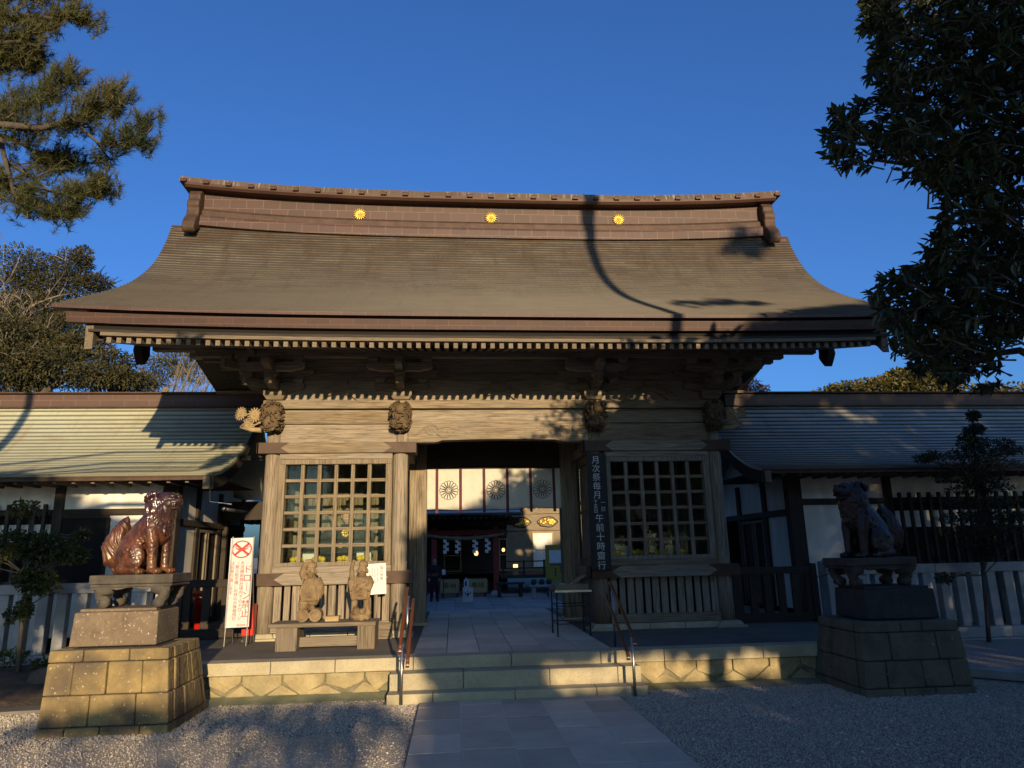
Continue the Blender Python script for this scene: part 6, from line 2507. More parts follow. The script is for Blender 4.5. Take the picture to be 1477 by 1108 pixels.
coin_chest(-0.18, 0.56, 19.6, "pale wooden offertory chest behind the white signpost")
sg = thing("white_signpost", (-0.26, 16.7, 0), "short white sign box with a dark fork-shaped emblem standing in the courtyard", "sign")
mb = MB()
mb.box(-.44, -.08, 16.65, 16.80, 0.012, .50)
part("box", mb, MT['white'], sg, bevel=.006)
mb = MB()
mb.box(-.40, -.22, 16.70, 16.76, .501, .78)
mb.box(-.34, -.29, 16.71, 16.75, .781, .84)
part("upright_panel", mb, MT['white'], sg, bevel=.004)
mb = MB()
pts = [(-.26 + .10 * math.cos(a), 16.645, .36 + .10 * math.sin(a)) for a in [math.pi + math.pi * i / 10 for i in range(11)]]
mb.tube(pts, .016, 6)
mb.tube([(-.26, 16.645, .40), (-.26, 16.645, .17)], .016, 6)
mb.box(-.36, -.30, 16.695, 16.699, .55, .72)
part("emblem", mb, MT['bluepaint'], sg)

def bench_thing(name, x0, x1, y, h, m, label, cat):
    o = thing(name, ((x0 + x1) / 2, y + .2, 0), label, cat)
    mb = MB()
    mb.box(x0, x1, y, y + .42, h - .07, h)
    part("top", mb, m, o, bevel=.008)
    for xx in (x0 + .08, x1 - .2):
        mb = MB()
        mb.box(xx, xx + .13, y + .04, y + .38, 0.003, h - .071)
        part("leg", mb, m, o, bevel=.006)
    return o
bench_thing("courtyard_bench", 0.85, 1.95, 18.7, .55, DARKW['x'], "dark narrow bench under the hall railing beside the vermilion post", "bench")
bench_thing("stone_stand", 2.02, 2.92, 17.3, .50, MT['granite_grey'], "pale grey stone stand carrying three dark round stones in the courtyard", "stand")
for k, (x, w_) in enumerate(((2.17, "nearest the dark narrow bench"), (2.46, "in the middle of the three"), (2.74, "nearest the yellow poster board"))):
    mb = MB()
    mb.ell((x, 17.5, .60), (.115, .11, .105), 14, 9, None, lambda p: 1 + .15 * mnoise.noise(p * 2 + Vector((k * 3, 0, 0))))
    o = part("round_stone", mb, MT['plinth_dark'], smooth=True)
    tag(o, "dark round stone on the pale stone stand, %s" % w_, "stone", "round stones on the stone stand")
yb = thing("poster_board", (3.1, 18.2, 0), "tall yellow poster board with a pale picture behind the stone stand", "sign")
mb = MB()
mb.box(2.72, 3.45, 18.2, 18.24, .55, 1.92)
part("board", mb, MT['yellowboard'], yb, bevel=.006)
mb = MB()
mb.box(2.86, 3.32, 18.188, 18.197, 1.25, 1.72)
part("picture", mb, MT['paper'], yb)
mb = MB()
for k in range(5):
    mb.box(2.90 + k * .08, 2.95 + k * .08, 18.186, 18.187, 1.16, 1.22)
for k in range(3):
    mb.box(3.06, 3.12, 18.19, 18.197, .78 + k * .11, .85 + k * .11)
part("print", mb, MT['bluepaint'], yb)
for x in (2.78, 3.39):
    mb = MB()
    mb.tube([(x, 18.26, 1.9), (x, 18.30, 0)], .02, 8)
    part("leg", mb, MT['black_metal'], yb)
lt = thing("writing_table", (-1.15, 18.9, 0), "slim dark table with a white card beside the dark-coated person", "table")
mb = MB()
mb.box(-1.30, -0.98, 18.8, 19.0, .86, .89)
mb.box(-1.16, -1.12, 18.88, 18.92, 0.0, .859)
mb.box(-1.26, -1.02, 18.8, 19.0, 0.0, .02)
part("stand", mb, MT['black_metal'], lt)
cd_ = MB()
cd_.box(-1.22, -1.07, 18.88, 18.9, .891, 1.08)
tag(part("white_card", cd_, MT['paper']), "small white card standing on the slim dark table in the courtyard", "card")

# person in a dark coat
pr = thing("person", (-1.45, 17.5, 0), "person in a black coat and dark trousers standing in the courtyard beside the gate post", "person")
H = 1.50
b = MB()
for s in (-1, 1):
    b.tube([(s * .085, 0, .72), (s * .10, .01, .40), (s * .105, .02, .07)], [.085, .062, .045], 10)
    b.ell((s * .11, -.05, .04), (.045, .11, .04))
    b.tube([(s * .17, .01, 1.22), (s * .22, .02, .96), (s * .19, -.10, .78)], [.055, .046, .036], 10)
b.tube([(0, 0, .70), (0, 0, .90), (0, 0, 1.12), (0, 0, 1.24), (0, 0, 1.30)], [.16, .155, .17, .14, .06], 14)
b.tube([(0, 0, 1.26), (0, -.01, 1.36)], [.055, .05], 10)
b.ell((0, -.015, 1.40), (.075, .09, .105))
b.ell((0, -.105, 1.39), (.012, .018, .02))
for s in (-1, 1):
    b.ell((s * .075, 0, 1.40), (.012, .02, .028))
    for k in range(4):
        b.tube([(s * .18 - .012 * k, -.115, .77), (s * .17 - .012 * k, -.145, .73 - .005 * k), (s * .168 - .012 * k, -.15, .70)], .010, 6)
    b.tube([(s * .165, -.10, .78), (s * .135, -.13, .755)], .011, 6)
sculpt("body", b, MT['skin'], pr, .011, 2, local=True)
b = MB()
for s in (-1, 1):
    b.tube([(s * .17, .01, 1.225), (s * .222, .02, .96), (s * .20, -.075, .81)], [.068, .06, .05], 10)
    b.tube([(s * .085, 0, .74), (s * .10, .01, .40), (s * .105, .02, .08)], [.098, .075, .06], 10)
    b.ell((s * .11, -.05, .045), (.052, .12, .046))
b.tube([(0, 0, .55), (0, 0, .90), (0, 0, 1.12), (0, 0, 1.24), (0, 0, 1.29)], [.185, .17, .185, .155, .075], 14)
sculpt("coat", b, MT['coat_cloth'], pr, .012, 2, local=True)
b = MB()
b.ell((0, .02, 1.43), (.086, .092, .095))
part("hair", b, MT['black'], pr, local=True, smooth=True)

# ---------------------------------------------------------------- trees
def limb_tree(mb, p, d, ln, r, depth, rg, tips, spread=0.55, kids=(2, 3), seg=4, up=0.10, n=6, rmin=0.006, shrink=0.72):
    """recursive tapered limbs into mb; tips collects (point, direction)"""
    pts, rr = [p.copy()], [r]
    q, dd = p.copy(), d.normalized()
    for i in range(seg):
        dd = (dd + Vector((rg.gauss(0, .13), rg.gauss(0, .13), rg.gauss(0, .10) + up * .3))).normalized()
        q = q + dd * (ln / seg)
        pts.append(q.copy())
        rr.append(max(rmin, r * (1 - .38 * (i + 1) / seg)))
    mb.tube(pts, rr, max(3, n), cap=False)
    if depth == 0:
        tips.append((q, dd))
        return
    for k in range(rg.randint(*kids)):
        ax = Vector((rg.gauss(0, 1), rg.gauss(0, 1), rg.gauss(0, .6)))
        nd = (dd + ax.normalized() * spread * rg.uniform(.6, 1.4) + Vector((0, 0, up))).normalized()
        limb_tree(mb, q if rg.random() < .7 else pts[-2], nd, ln * shrink * rg.uniform(.8, 1.15), max(rmin, rr[-1] * .68), depth - 1, rg, tips, spread, kids, max(2, seg - 1), up, n - 1, rmin, shrink)

def leaf_cloud(mb, c, rad, n, ln, w, rg, out=0.5, down=0.0):
    c = Vector(c)
    for _ in range(n):
        d = Vector((rg.gauss(0, 1), rg.gauss(0, 1), rg.gauss(0, 1))).normalized()
        k = rg.random() ** 0.42
        p = c + Vector((d.x * rad[0], d.y * rad[1], d.z * rad[2])) * k
        dr = (d * out + Vector((rg.gauss(0, .6), rg.gauss(0, .6), rg.gauss(0, .5) - down))).normalized()
        nn_ = Vector((rg.gauss(0, .5), rg.gauss(0, .5), 1)).normalized()
        s = rg.uniform(.7, 1.25)
        mb.leaf(p, dr, nn_, ln * s, w * s)

def tuft(mb, p, d, rg, n=34, ln=0.12, w=0.0036):
    d = d.normalized()
    for _ in range(n):
        v = (d * rg.uniform(.25, 1.0) + Vector((rg.gauss(0, 1), rg.gauss(0, 1), rg.gauss(0, 1))).normalized() * .75).normalized()
        b = p - d * rg.uniform(0, .09)
        mb.needle(b, v, ln * rg.uniform(.75, 1.15), w, Vector((rg.gauss(0, 1), rg.gauss(0, 1), rg.gauss(0, 1))))

def view_dir(px, py):
    return cf + cr * ((px - 738.5) / 1001.8) - cu * ((py - 554.0) / 1001.8)
def at_depth(px, py, Y):
    d = view_dir(px, py)
    return CAM + d * ((Y - CAM.y) / d.y)

def inside(x, y, poly):
    c = False
    j = len(poly) - 1
    for i in range(len(poly)):
        xi, yi = poly[i]
        xj, yj = poly[j]
        if (yi > y) != (yj > y) and x < (xj - xi) * (y - yi) / (yj - yi) + xi:
            c = not c
        j = i
    return c

# --- pine whose limbs reach in from the upper corner
rg = random.Random(21)
pine = thing("pine_tree", (-8.2, -4.4, 0), "tall pine reaching sunlit needle branches over the left corridor roof", "tree")
tr = MB()
tr.tube([(-8.2, -4.4, -0.1), (-8.22, -4.4, 2), (-8.1, -4.4, 4.2), (-8.0, -4.4, 6.2), (-7.9, -4.4, 9)], [.17, .15, .12, .09, .05], 14)
part("trunk", tr, MT['bark'], pine, smooth=True)
lb = MB()
nd_ = MB()
def pine_limb(pix, Y0, Y1, r0_, subs, tl):
    pts = []
    n = len(pix)
    for i, (x, y) in enumerate(pix):
        pts.append(at_depth(x, y, -4.65 + .5 * (Y0 + (Y1 - Y0) * i / (n - 1))))
    r0_ *= .55
    if pix[0][0] < -40:
        lb.tube([Vector((-8.1, -4.4, pts[0].z - .5)), pts[0].lerp(Vector((-8.1, -4.4, pts[0].z)), .4), pts[0]], [r0_ * 1.8, r0_ * 1.3, r0_], 7)
    lb.tube(pts, [r0_ * (1 - .75 * i / (n - 1)) for i in range(n)], 7)
    for i in range(subs):
        t = rg.uniform(0.12, 1.0) ** .8
        s = t * (n - 1)
        j = min(int(s), n - 2)
        p = pts[j].lerp(pts[j + 1], s - j)
        ax = (pts[j + 1] - pts[j]).normalized()
        side = Vector((rg.gauss(0, .6), rg.gauss(0, .8), rg.uniform(-.25, .9)))
        d = (ax * .7 + side.normalized()).normalized()
        L_ = .48 * rg.uniform(.18, .48) * (1 - .35 * t)
        q = p + d * L_ * .6 + Vector((0, 0, .011))
        e = p + d * L_ + Vector((0, 0, .038))
        lb.tube([p, q, e], [.0065, .005, .0035], 5)
        for k in range(rg.randint(3, 6)):
            u = rg.uniform(.45, 1.0)
            tp = p.lerp(e, u) + Vector((rg.gauss(0, .033), rg.gauss(0, .033), rg.gauss(0, .022)))
            tuft(nd_, tp, (d * .6 + Vector((rg.gauss(0, .35), rg.gauss(0, .35), .75))), rg, 46, rg.uniform(.050, .073) * tl, .0018)
    tuft(nd_, pts[-1], (pts[-1] - pts[-2]), rg, 60, .066 * tl, .0018)
pine_limb([(-60, 40), (-10, 35), (40, 22), (90, 28), (128, 32)], 0.0, 0.3, .045, 34, 1.0)
pine_limb([(-50, 10), (10, 0), (60, -12), (110, -8)], .4, .5, .04, 26, 1)
pine_limb([(-60, 190), (-10, 178), (40, 150), (75, 130), (100, 108)], -.1, .5, .05, 40, 1.0)
pine_limb([(-60, 180), (0, 180), (60, 185), (110, 172), (150, 155), (165, 140)], -.3, -.1, .05, 44, 1.0)
pine_limb([(110, 178), (140, 205), (170, 212), (200, 205), (210, 180)], -.1, .1, .02, 22, 1.0)
pine_limb([(-30, 190), (20, 200), (60, 225), (95, 240), (135, 235)], .2, .5, .035, 34, .95)
pine_limb([(0, 200), (12, 250), (20, 280), (45, 300), (85, 310), (110, 308)], .1, .3, .028, 30, .95)
pine_limb([(10, 235), (40, 252), (70, 275), (105, 285), (140, 278), (148, 274)], .3, .2, .022, 34, .9)
pine_limb([(-70, 120), (-20, 105), (20, 90), (45, 82)], .2, .4, .05, 36, 1.0)
pine_limb([(-70, 260), (-30, 250), (0, 262), (25, 290)], .0, .3, .03, 18, 1.0)
pine_limb([(-60, 75), (-10, 62), (30, 60), (62, 40)], .0, .2, .04, 26, 1.0)
part("branches", lb, MT['bark'], pine, smooth=True, recalc=False)
part("needles", nd_, LF['pine'], pine, recalc=False)

# --- big broadleaf evergreen overhanging from the other side
rg = random.Random(5)
bt = thing("evergreen_tree", (4.6, -5.2, 0), "large dark broadleaf evergreen hanging in front of the right gable end", "tree")
tr = MB()
tr.tube([(4.6, -5.2, -.1), (4.55, -5.2, 1.5), (4.4, -5.2, 3.2), (4.25, -5.2, 4.6), (4.2, -5.2, 5.1)], [.22, .18, .14, .09, .05], 14)
part("trunk", tr, MT['bark'], bt, smooth=True)
lb = MB()
lv = MB()
poly = [(1236, -40), (1238, 20), (1256, 60), (1248, 110), (1262, 130), (1232, 150), (1192, 160), (1200, 185), (1184, 195), (1190, 222), (1215, 248), (1252, 232), (1296, 222), (1300, 262), (1346, 270), (1352, 318), (1336, 350),
        (1322, 378), (1262, 402), (1252, 430), (1268, 455), (1278, 490), (1300, 525), (1345, 545), (1392, 560), (1420, 566), (1440, 540), (1466, 470), (1500, 500), (1500, 565), (1600, 560), (1600, -40)]
holes = [((1452, 520), 26, 30), ((1382, 300), 10, 14)]
nclump = 0
while nclump < 2100:
    x, y = rg.uniform(1184, 1590), rg.uniform(-38, 566)
    if not inside(x, y, poly):
        continue
    if any(((x - h[0][0]) / h[1]) ** 2 + ((y - h[0][1]) / h[2]) ** 2 < 1 for h in holes):
        continue
    Y = -5.35 + rg.uniform(-.6, .65)
    p = at_depth(x, y, Y)
    nclump += 1
    d = Vector((rg.gauss(-.75, .35), rg.gauss(0, .45), rg.gauss(0.0, .4))).normalized()
    e = p - d * rg.uniform(.05, .10)
    lb.tube([e - d * .07 + Vector((0, 0, -.02)), e, p], [.005, .004, .0025], 4, cap=False)
    for k in range(rg.randint(9, 13)):
        a = rg.uniform(0, 6.283)
        t = d.cross(Vector((0, 0, 1))).normalized()
        u = t.cross(d)
        o = (d * rg.uniform(.3, 1.0) + t * math.cos(a) * .8 + u * math.sin(a) * .8).normalized()
        lv.leaf(p - d * rg.uniform(0, .10), o, Vector((rg.gauss(0, .4), rg.gauss(0, .4), 1)), rg.uniform(.052, .085), rg.uniform(.020, .029), .2)
tips = []
for st_, en in (((1560, 420), (1300, 470)), ((1560, 250), (1215, 225)), ((1560, 90), (1260, 40)), ((1580, 330), (1360, 330)), ((1560, 500), (1340, 520)), ((1540, 160), (1390, 250))):
    a, b = at_depth(*st_, -5.3), at_depth(*en, -5.4)
    pts = [a.lerp(b, t) + Vector((rg.gauss(0, .02), rg.gauss(0, .025), rg.gauss(0, .025))) for t in lin(0, 1, 7)]
    lb.tube([Vector((4.3, -5.2, pts[0].z - .4))] + pts, [.05, .034, .028, .024, .02, .016, .012, .008, .005], 7)
# unseen rest of the crown, large leaves added to block light
for _ in range(9000):
    p = Vector((rg.uniform(2.9, 8.5), rg.uniform(-8.2, -2.8), rg.uniform(2.7, 6.0)))
    v = (p.x - 4.9) / 3.6, (p.y + 5.3) / 2.7, (p.z - 5.6) / 3.0
    if v[0] ** 2 + v[1] ** 2 + v[2] ** 2 > 1 or (p - CAM).normalized().dot(cr) / max(.01, (p - CAM).normalized().dot(cf)) < .86:
        continue
    lv.leaf(p, Vector((rg.gauss(0, 1), rg.gauss(0, 1), rg.gauss(0, .6))), Vector((rg.gauss(0, .4), rg.gauss(0, .4), 1)), rg.uniform(.2, .3), rg.uniform(.1, .15), .2)
part("branches", lb, MT['bark'], bt, smooth=True, recalc=False)
part("leaves", lv, LF['broad'], bt, recalc=False)

# --- small leafy tree in front of the left fence
rg = random.Random(9)
def sapling(base, trunk, clouds, leaf, n, ln, w, label, name="young_tree"):
    t = thing(name, base, label, "tree")
    mb = MB()
    mb.tube(trunk, [.036 - .022 * i / (len(trunk) - 1) for i in range(len(trunk))], 8)
    part("trunk", mb, MT['bark'], t, smooth=True)
    lv = MB()
    br = MB()
    for c, r_, q in clouds:
        leaf_cloud(lv, c, r_, int(n * q), ln, w, rg, .6)
        j = min(range(len(trunk)), key=lambda i: (Vector(trunk[i]) - Vector(c)).length + max(0, trunk[i][2] - c[2]) * 2)
        for k in range(4):
            e = Vector(c) + Vector((rg.gauss(0, r_[0] * .5), rg.gauss(0, r_[1] * .5), rg.gauss(0, r_[2] * .4)))
            br.tube([trunk[j], Vector(trunk[j]).lerp(e, .5) + Vector((0, 0, .03)), e], [.012, .008, .004], 5, cap=False)
    part("branches", br, MT['bark'], t, recalc=False)
    part("leaves", lv, leaf, t, recalc=False)
    return t
P = lambda x, y, Y=2.3: tuple(at_depth(x, y, Y))
b0 = P(27, 968)
sapling((b0[0], 2.3, 0.12), [(b0[0], 2.3, .08), P(29, 930), P(33, 880), P(38, 830), P(45, 780), P(50, 735)],
        [(P(60, 790), (.40, .35, .22), 1.5), (P(20, 785), (.35, .3, .20), 1.0), (P(105, 800), (.22, .25, .12), .6), (P(118, 772), (.12, .14, .07), .22), (P(50, 835), (.28, .25, .16), .8), (P(35, 880), (.10, .10, .16), .3),
         (P(35, 735), (.20, .2, .13), .35), (P(60, 850), (.24, .2, .08), .3), (P(-30, 800), (.3, .3, .25), .7), (P(15, 890), (.07, .07, .10), .1)],
        LF['shrub'], 900, .062, .036, "small leafy evergreen tree with thin trunk beside the sunlit yellow pedestal")
# --- slim evergreen in front of the right fence
P = lambda x, y: tuple(at_depth(x, y, 2.75))
b0 = P(1426, 925)
cl = []
for y, hw in ((600, 10), (620, 18), (640, 30), (655, 62), (672, 70), (690, 46), (705, 52), (725, 60), (745, 74), (765, 64), (785, 40), (800, 22)):
    s_ = hw * .0112
    x = 1404 + (y - 600) * .08
    cl.append((P(x, y), (s_ * .92, s_ * .8, .085), .30 + hw / 70))
for x, y in ((1345, 658), (1332, 662), (1462, 650), (1448, 640), (1452, 755), (1360, 690), (1470, 745), (1395, 632)):
    cl.append((P(x, y), (.16, .16, .07), .28))
cl.append((P(1362, 835), (.13, .12, .08), .25))
sapling((b0[0], 2.75, .08), [(b0[0], 2.75, .04), P(1423, 880), P(1418, 830), P(1414, 770), P(1408, 690), P(1404, 620), P(1404, 590)], cl, LF['broad'], 760, .060, .024,
        "slim dark evergreen tree standing before the granite fence beside the shaded pedestal", "slim_evergreen_tree")
# low plants at the foot of the left fence
for k, (x, y, q, lab) in enumerate(((12, 950, 1.0, "low leafy plant at the foot of the granite fence, left of the thin trunk"), (62, 962, .7, "low leafy plant at the foot of the granite fence, right of the thin trunk"))):
    o = thing("low_plant", tuple(at_depth(x, y + 15, 2.6)), lab, "plant")
    lv = MB()
    c = at_depth(x, y, 2.6)
    leaf_cloud(lv, c, (.28 * q, .2, .10), int(150 * q), .085, .035, rg, .5, -.4)
    part("leaves", lv, LF['shrub'], o, recalc=False)
    stm = MB()
    for i in range(7):
        stm.tube([c + Vector((0, 0, -.16)), c + Vector((rg.gauss(0, .1), rg.gauss(0, .08), .02))], [.006, .003], 4)
    part("stems", stm, MT['bark'], o, recalc=False)

# --- trees beyond the left corridor
def far_tree(name, base, trunk_top, limbs, depth, r, seed, label, leaf=None, clouds=(), bark='bark_pale', spread=.55, up=.12, ln0=None, leafn=300, lsize=(.22, .12), tipcloud=0, rmin=.012, kids=(2, 3)):
    rg = random.Random(seed)
    t = thing(name, base, label, "tree")
    mb = MB()
    b = Vector(base)
    tt = Vector(trunk_top)
    mb.tube([b - Vector((0, 0, .1)), b.lerp(tt, .5) + Vector((rg.gauss(0, .15), 0, 0)), tt], [r, r * .8, r * .6], 9)
    tips = []
    for k in range(limbs):
        p = b.lerp(tt, rg.uniform(.55, 1.0))
        a = rg.uniform(0, 6.283)
        d = Vector((math.cos(a) * .8, math.sin(a) * .8, rg.uniform(.35, 1.1)))
        limb_tree(mb, p, d, (ln0 or ((tt - b).length * .38 if not clouds else .7)) * rg.uniform(.8, 1.2), r * .45, depth, rg, tips, spread, kids, 4, up, 6, rmin)
    part("trunk", mb, MT[bark], t, recalc=False)
    if leaf:
        lv = MB()
        for c, rad, q in clouds:
            leaf_cloud(lv, c, rad, int(leafn * q), lsize[0], lsize[1], rg, .8)
        if tipcloud:
            for p, d in tips:
                leaf_cloud(lv, p, (.35, .35, .28), tipcloud, lsize[0], lsize[1], rg, .8)
        part("crown", lv, leaf, t, recalc=False)
    return t
Q = at_depth
far_tree("bare_tree", (-17.5, 14, 0), Q(60, 520, 14), 9, 4, .22, 31, "tall bare winter tree with pale twisting limbs behind the left corridor roof", up=.06, ln0=1.55, spread=.75)
far_tree("bare_tree", (-20.5, 15, 0), Q(10, 500, 15), 9, 4, .2, 33, "bare grey tree partly cut by the picture edge behind the left corridor roof", up=.06, ln0=1.6, spread=.7)
far_tree("evergreen_pine", (-16.5, 18, 0), Q(90, 440, 18), 4, 1, .25, 35, "dark evergreen with olive sunlit top behind the tall bare tree", LF['conifer'],
         [(Q(105, 385, 18), (.7, .8, .7), .8), (Q(95, 420, 18), (1.3, 1.2, .6), 1.3), (Q(140, 408, 18), (.6, .7, .25), .5), (Q(60, 400, 18), (1.2, 1.2, .9), 1.0), (Q(30, 380, 18), (1.2, 1, .7), .7), (Q(20, 420, 18), (1.4, 1.2, .8), 1.2), (Q(60, 460, 18), (1.8, 1.5, .7), 1.4), (Q(120, 372, 18), (.3, .4, .5), .3)], bark='bark', leafn=1700, lsize=(.15, .05))
far_tree("evergreen_pine", (-16.0, 12.5, 0), Q(70, 560, 12.5), 4, 1, .2, 36, "low dark evergreen mass right above the left corridor ridge", LF['conifer'],
         [(Q(30, 525, 12.5), (1.3, 1.2, .7), 1.3), (Q(90, 530, 12.5), (1.3, 1.2, .6), 1.3), (Q(150, 545, 12.5), (1.0, 1, .4), 1.0), (Q(20, 480, 12.5), (1.0, 1.0, .5), .8), (Q(120, 500, 13), (.9, .9, .35), .7), (Q(170, 520, 13), (.6, .8, .25), .4), (Q(60, 505, 13.5), (1.5, 1, .6), 1.3), (Q(10, 540, 12.5), (1.4, 1, .8), 1.3), (Q(185, 550, 12.5), (.8, .8, .3), .7), (Q(100, 480, 14), (1.4, 1, .6), 1.2), (Q(40, 450, 14.5), (1.4, 1, .7), 1.2), (Q(-20, 480, 13), (1.2, 1, 1.2), 1.2)], bark='bark', leafn=2000, lsize=(.13, .05))
far_tree("evergreen_pine", (-13.3, 16, 0), Q(240, 560, 16), 4, 1, .2, 37, "yellow green pine seen under the gate eave beside the dark pendant", LF['olive'],
         [(Q(265, 515, 16), (1.0, 1, .3), 1.0), (Q(235, 530, 16), (.8, 1, .3), .9), (Q(215, 550, 16), (.7, .9, .3), .8), (Q(275, 540, 16), (.7, .8, .35), .7), (Q(190, 548, 16), (.6, .7, .3), .5)], bark='bark_pale', leafn=1400, lsize=(.11, .035))
# pale leafless thicket behind the ridge
rg = random.Random(77)
th = thing("bare_shrub", (-9.9, 11, 0), "pale leafless shrub of upright twigs under the gate eave", "shrub")
mb = MB()
for k in range(60):
    b = Vector((-9.9 + rg.gauss(0, .25), 11 + rg.gauss(0, .25), 0))
    e = Q(rg.uniform(255, 330), rg.uniform(505, 560), 11 + rg.uniform(-.4, .4))
    mid = b.lerp(e, .55) + Vector((rg.gauss(0, .2), rg.gauss(0, .2), 0))
    mb.tube([b, mid, e], [.03, .016, .005], 5, cap=False)
    for q in range(4):
        p = mid.lerp(e, rg.uniform(.2, .9))
        mb.tube([p, p + Vector((rg.gauss(0, .18), rg.gauss(0, .18), rg.uniform(.2, .5)))], [.009, .003], 4, cap=False)
part("twigs", mb, MT['bark_pale'], th, recalc=False)
# trees beyond the right corridor
far_tree("rounded_tree", (17.8, 28, 0), Q(1310, 600, 28), 5, 1, .3, 41, "large rounded olive tree catching sunlight above the right corridor ridge", LF['olive'],
         [(Q(1310, 556, 28), (2.2, 2, .8), 1.6), (Q(1265, 562, 28), (1.4, 1.6, .5), .8), (Q(1350, 555, 28), (1.5, 1.6, .8), 1), (Q(1300, 545, 28.5), (1.0, 1.2, .45), .6), (Q(1310, 590, 28), (2.6, 2, 1), 1)], bark='bark', leafn=900, lsize=(.26, .14))
far_tree("rounded_tree", (14.8, 30, 0), Q(1225, 600, 30), 5, 1, .3, 43, "low rounded olive tree beside the larger one above the right corridor ridge", LF['olive'],
         [(Q(1235, 564, 30), (2.0, 2, .5), 1.2), (Q(1205, 566, 30), (1.2, 1.4, .3), .6), (Q(1230, 590, 30), (2.4, 2, .9), 1)], bark='bark', leafn=800, lsize=(.26, .14))
far_tree("autumn_tree", (10.0, 26, 0), Q(1082, 590, 26), 5, 2, .2, 45, "orange brown autumn tree behind the corridor ridge under the gate eave", LF['orange'],
         [(Q(1082, 556, 26), (.5, .7, .35), .6), (Q(1070, 562, 26), (.5, .6, .3), .5), (Q(1098, 562, 26), (.4, .6, .2), .4)], leafn=520, lsize=(.13, .08), ln0=1.0)
far_tree("bare_tree", (12.5, 34, 0), Q(1140, 612, 34), 6, 4, .10, 47, "pale bare treetop with fine twigs above the right corridor ridge", up=.25, ln0=.9, spread=.6, rmin=.006)
far_tree("rounded_tree", (24.5, 27, 0), Q(1440, 620, 27), 5, 1, .3, 48, "olive tree glimpsed through the dark leaves at the right picture edge", LF['olive'],
         [(Q(1450, 580, 27), (2.5, 2, 1.0), 1.4), (Q(1400, 575, 27), (1.6, 2, .7), .8)], bark='bark', leafn=800, lsize=(.26, .14))

# ---------------------------------------------------------------- trees behind the photographer that shade the forecourt
TE = math.tan(SUN_EL) * math.hypot(1, SUNX)
def shade_tree(name, base, regions, seed, label, size=.26, depth=1.5, limbs=6, holes=()):
    rg = random.Random(seed)
    t = thing(name, base, label, "tree")
    lv = MB()
    cs = []
    for poly, n in regions:
        x0, x1 = min(p[0] for p in poly), max(p[0] for p in poly)
        z0, z1 = min(p[1] for p in poly), max(p[1] for p in poly)
        k = 0
        while k < n:
            x, z = rg.uniform(x0, x1), rg.uniform(z0, z1)
            if not inside(x, z, poly) or any(((x - a) / rx) ** 2 + ((z - b) / rz) ** 2 < 1 for a, b, rx, rz in holes):
                continue
            k += 1
            dy = rg.uniform(-depth, depth)
            p = Vector((x + SUNX * dy, -20 + dy, z - TE * dy))
            d = Vector((rg.gauss(0, 1), rg.gauss(0, 1), rg.gauss(0, 1))).normalized()
            s = rg.uniform(.6, 1.2) * size
            lv.leaf(p, d, Vector((rg.gauss(0, .4), rg.gauss(0, 1), rg.gauss(0, .4))).normalized(), s, s * .6)
            if k % 60 == 0:
                cs.append(p)
    part("crown", lv, LF['shade'], t, recalc=False)
    tr = MB()
    b = Vector(base)
    zt = sum(c.z for c in cs) / len(cs)
    xt = sum(c.x for c in cs) / len(cs)
    top = Vector((xt, -20, zt))
    fork = b.lerp(top, .75)
    tr.tube([b, b.lerp(fork, .5), fork, top], [.17, .15, .12, .06], 9)
    for c in cs[:limbs * 3]:
        tr.tube([fork, fork.lerp(c, .5) + Vector((0, 0, .1)), c], [.05, .03, .012], 5, cap=False)
    part("trunk", tr, MT['bark'], t, recalc=False)
    return t
shade_tree("evergreen_tree", (5.6, -20, 0), [([(2.15, 4.0), (2.25, 6.2), (3.5, 6.85), (4.6, 7.3), (5.3, 7.65), (6.4, 8.25), (7.4, 8.8), (8.6, 9.2), (9.4, 9.4), (9.6, 3.6), (8.0, 3.62), (7.0, 3.68), (6.85, 4.1), (6, 4.1), (4.6, 4.15), (3.4, 4.0)], 26000),
           ([(9.4, 4.0), (9.4, 9.3), (10.2, 9.9), (12, 10.5), (15, 10.9), (19, 10.5), (20, 4), (14, 3.6)], 24000),
           ([(6.3, 9.42), (7.1, 9.62), (7.9, 9.5), (8.1, 9.8), (7.3, 9.9), (6.5, 9.7)], 150), ([(8.75, 12.0), (9.2, 11.85), (9.7, 12.1), (9.5, 12.45), (9.0, 12.5)], 170), ([(2.2, 3.5), (3.5, 3.62), (3.5, 4.1), (2.2, 4.3)], 320)], 61,
           "tall evergreen behind the photographer shading the right half of the gate", depth=1.2, holes=((12.6, 9.15, .42, .16), (12.2, 9.35, .3, .10), (9.75, 9.75, .25, .2), (11.2, 10.9, .6, .15), (4.4, 7.7, .3, .2), (7.3, 3.98, .10, .16)))
shade_tree("evergreen_tree", (-4.2, -20, 0), [([(-6.8, 3.75), (-6.6, 6.3), (-5.6, 7.3), (-4.6, 7.5), (-3.6, 7.15), (-2.5, 6.6), (-2.0, 5.6), (-2.05, 4.5), (-2.6, 3.9)], 5200)], 63,
           "evergreen behind the photographer shading the left fence and corridor wall", depth=1.0, holes=((-3.3, 4.6, .3, .22), (-4.4, 4.9, .25, .35), (-2.7, 5.3, .2, .25), (-3.9, 5.7, .3, .2)))
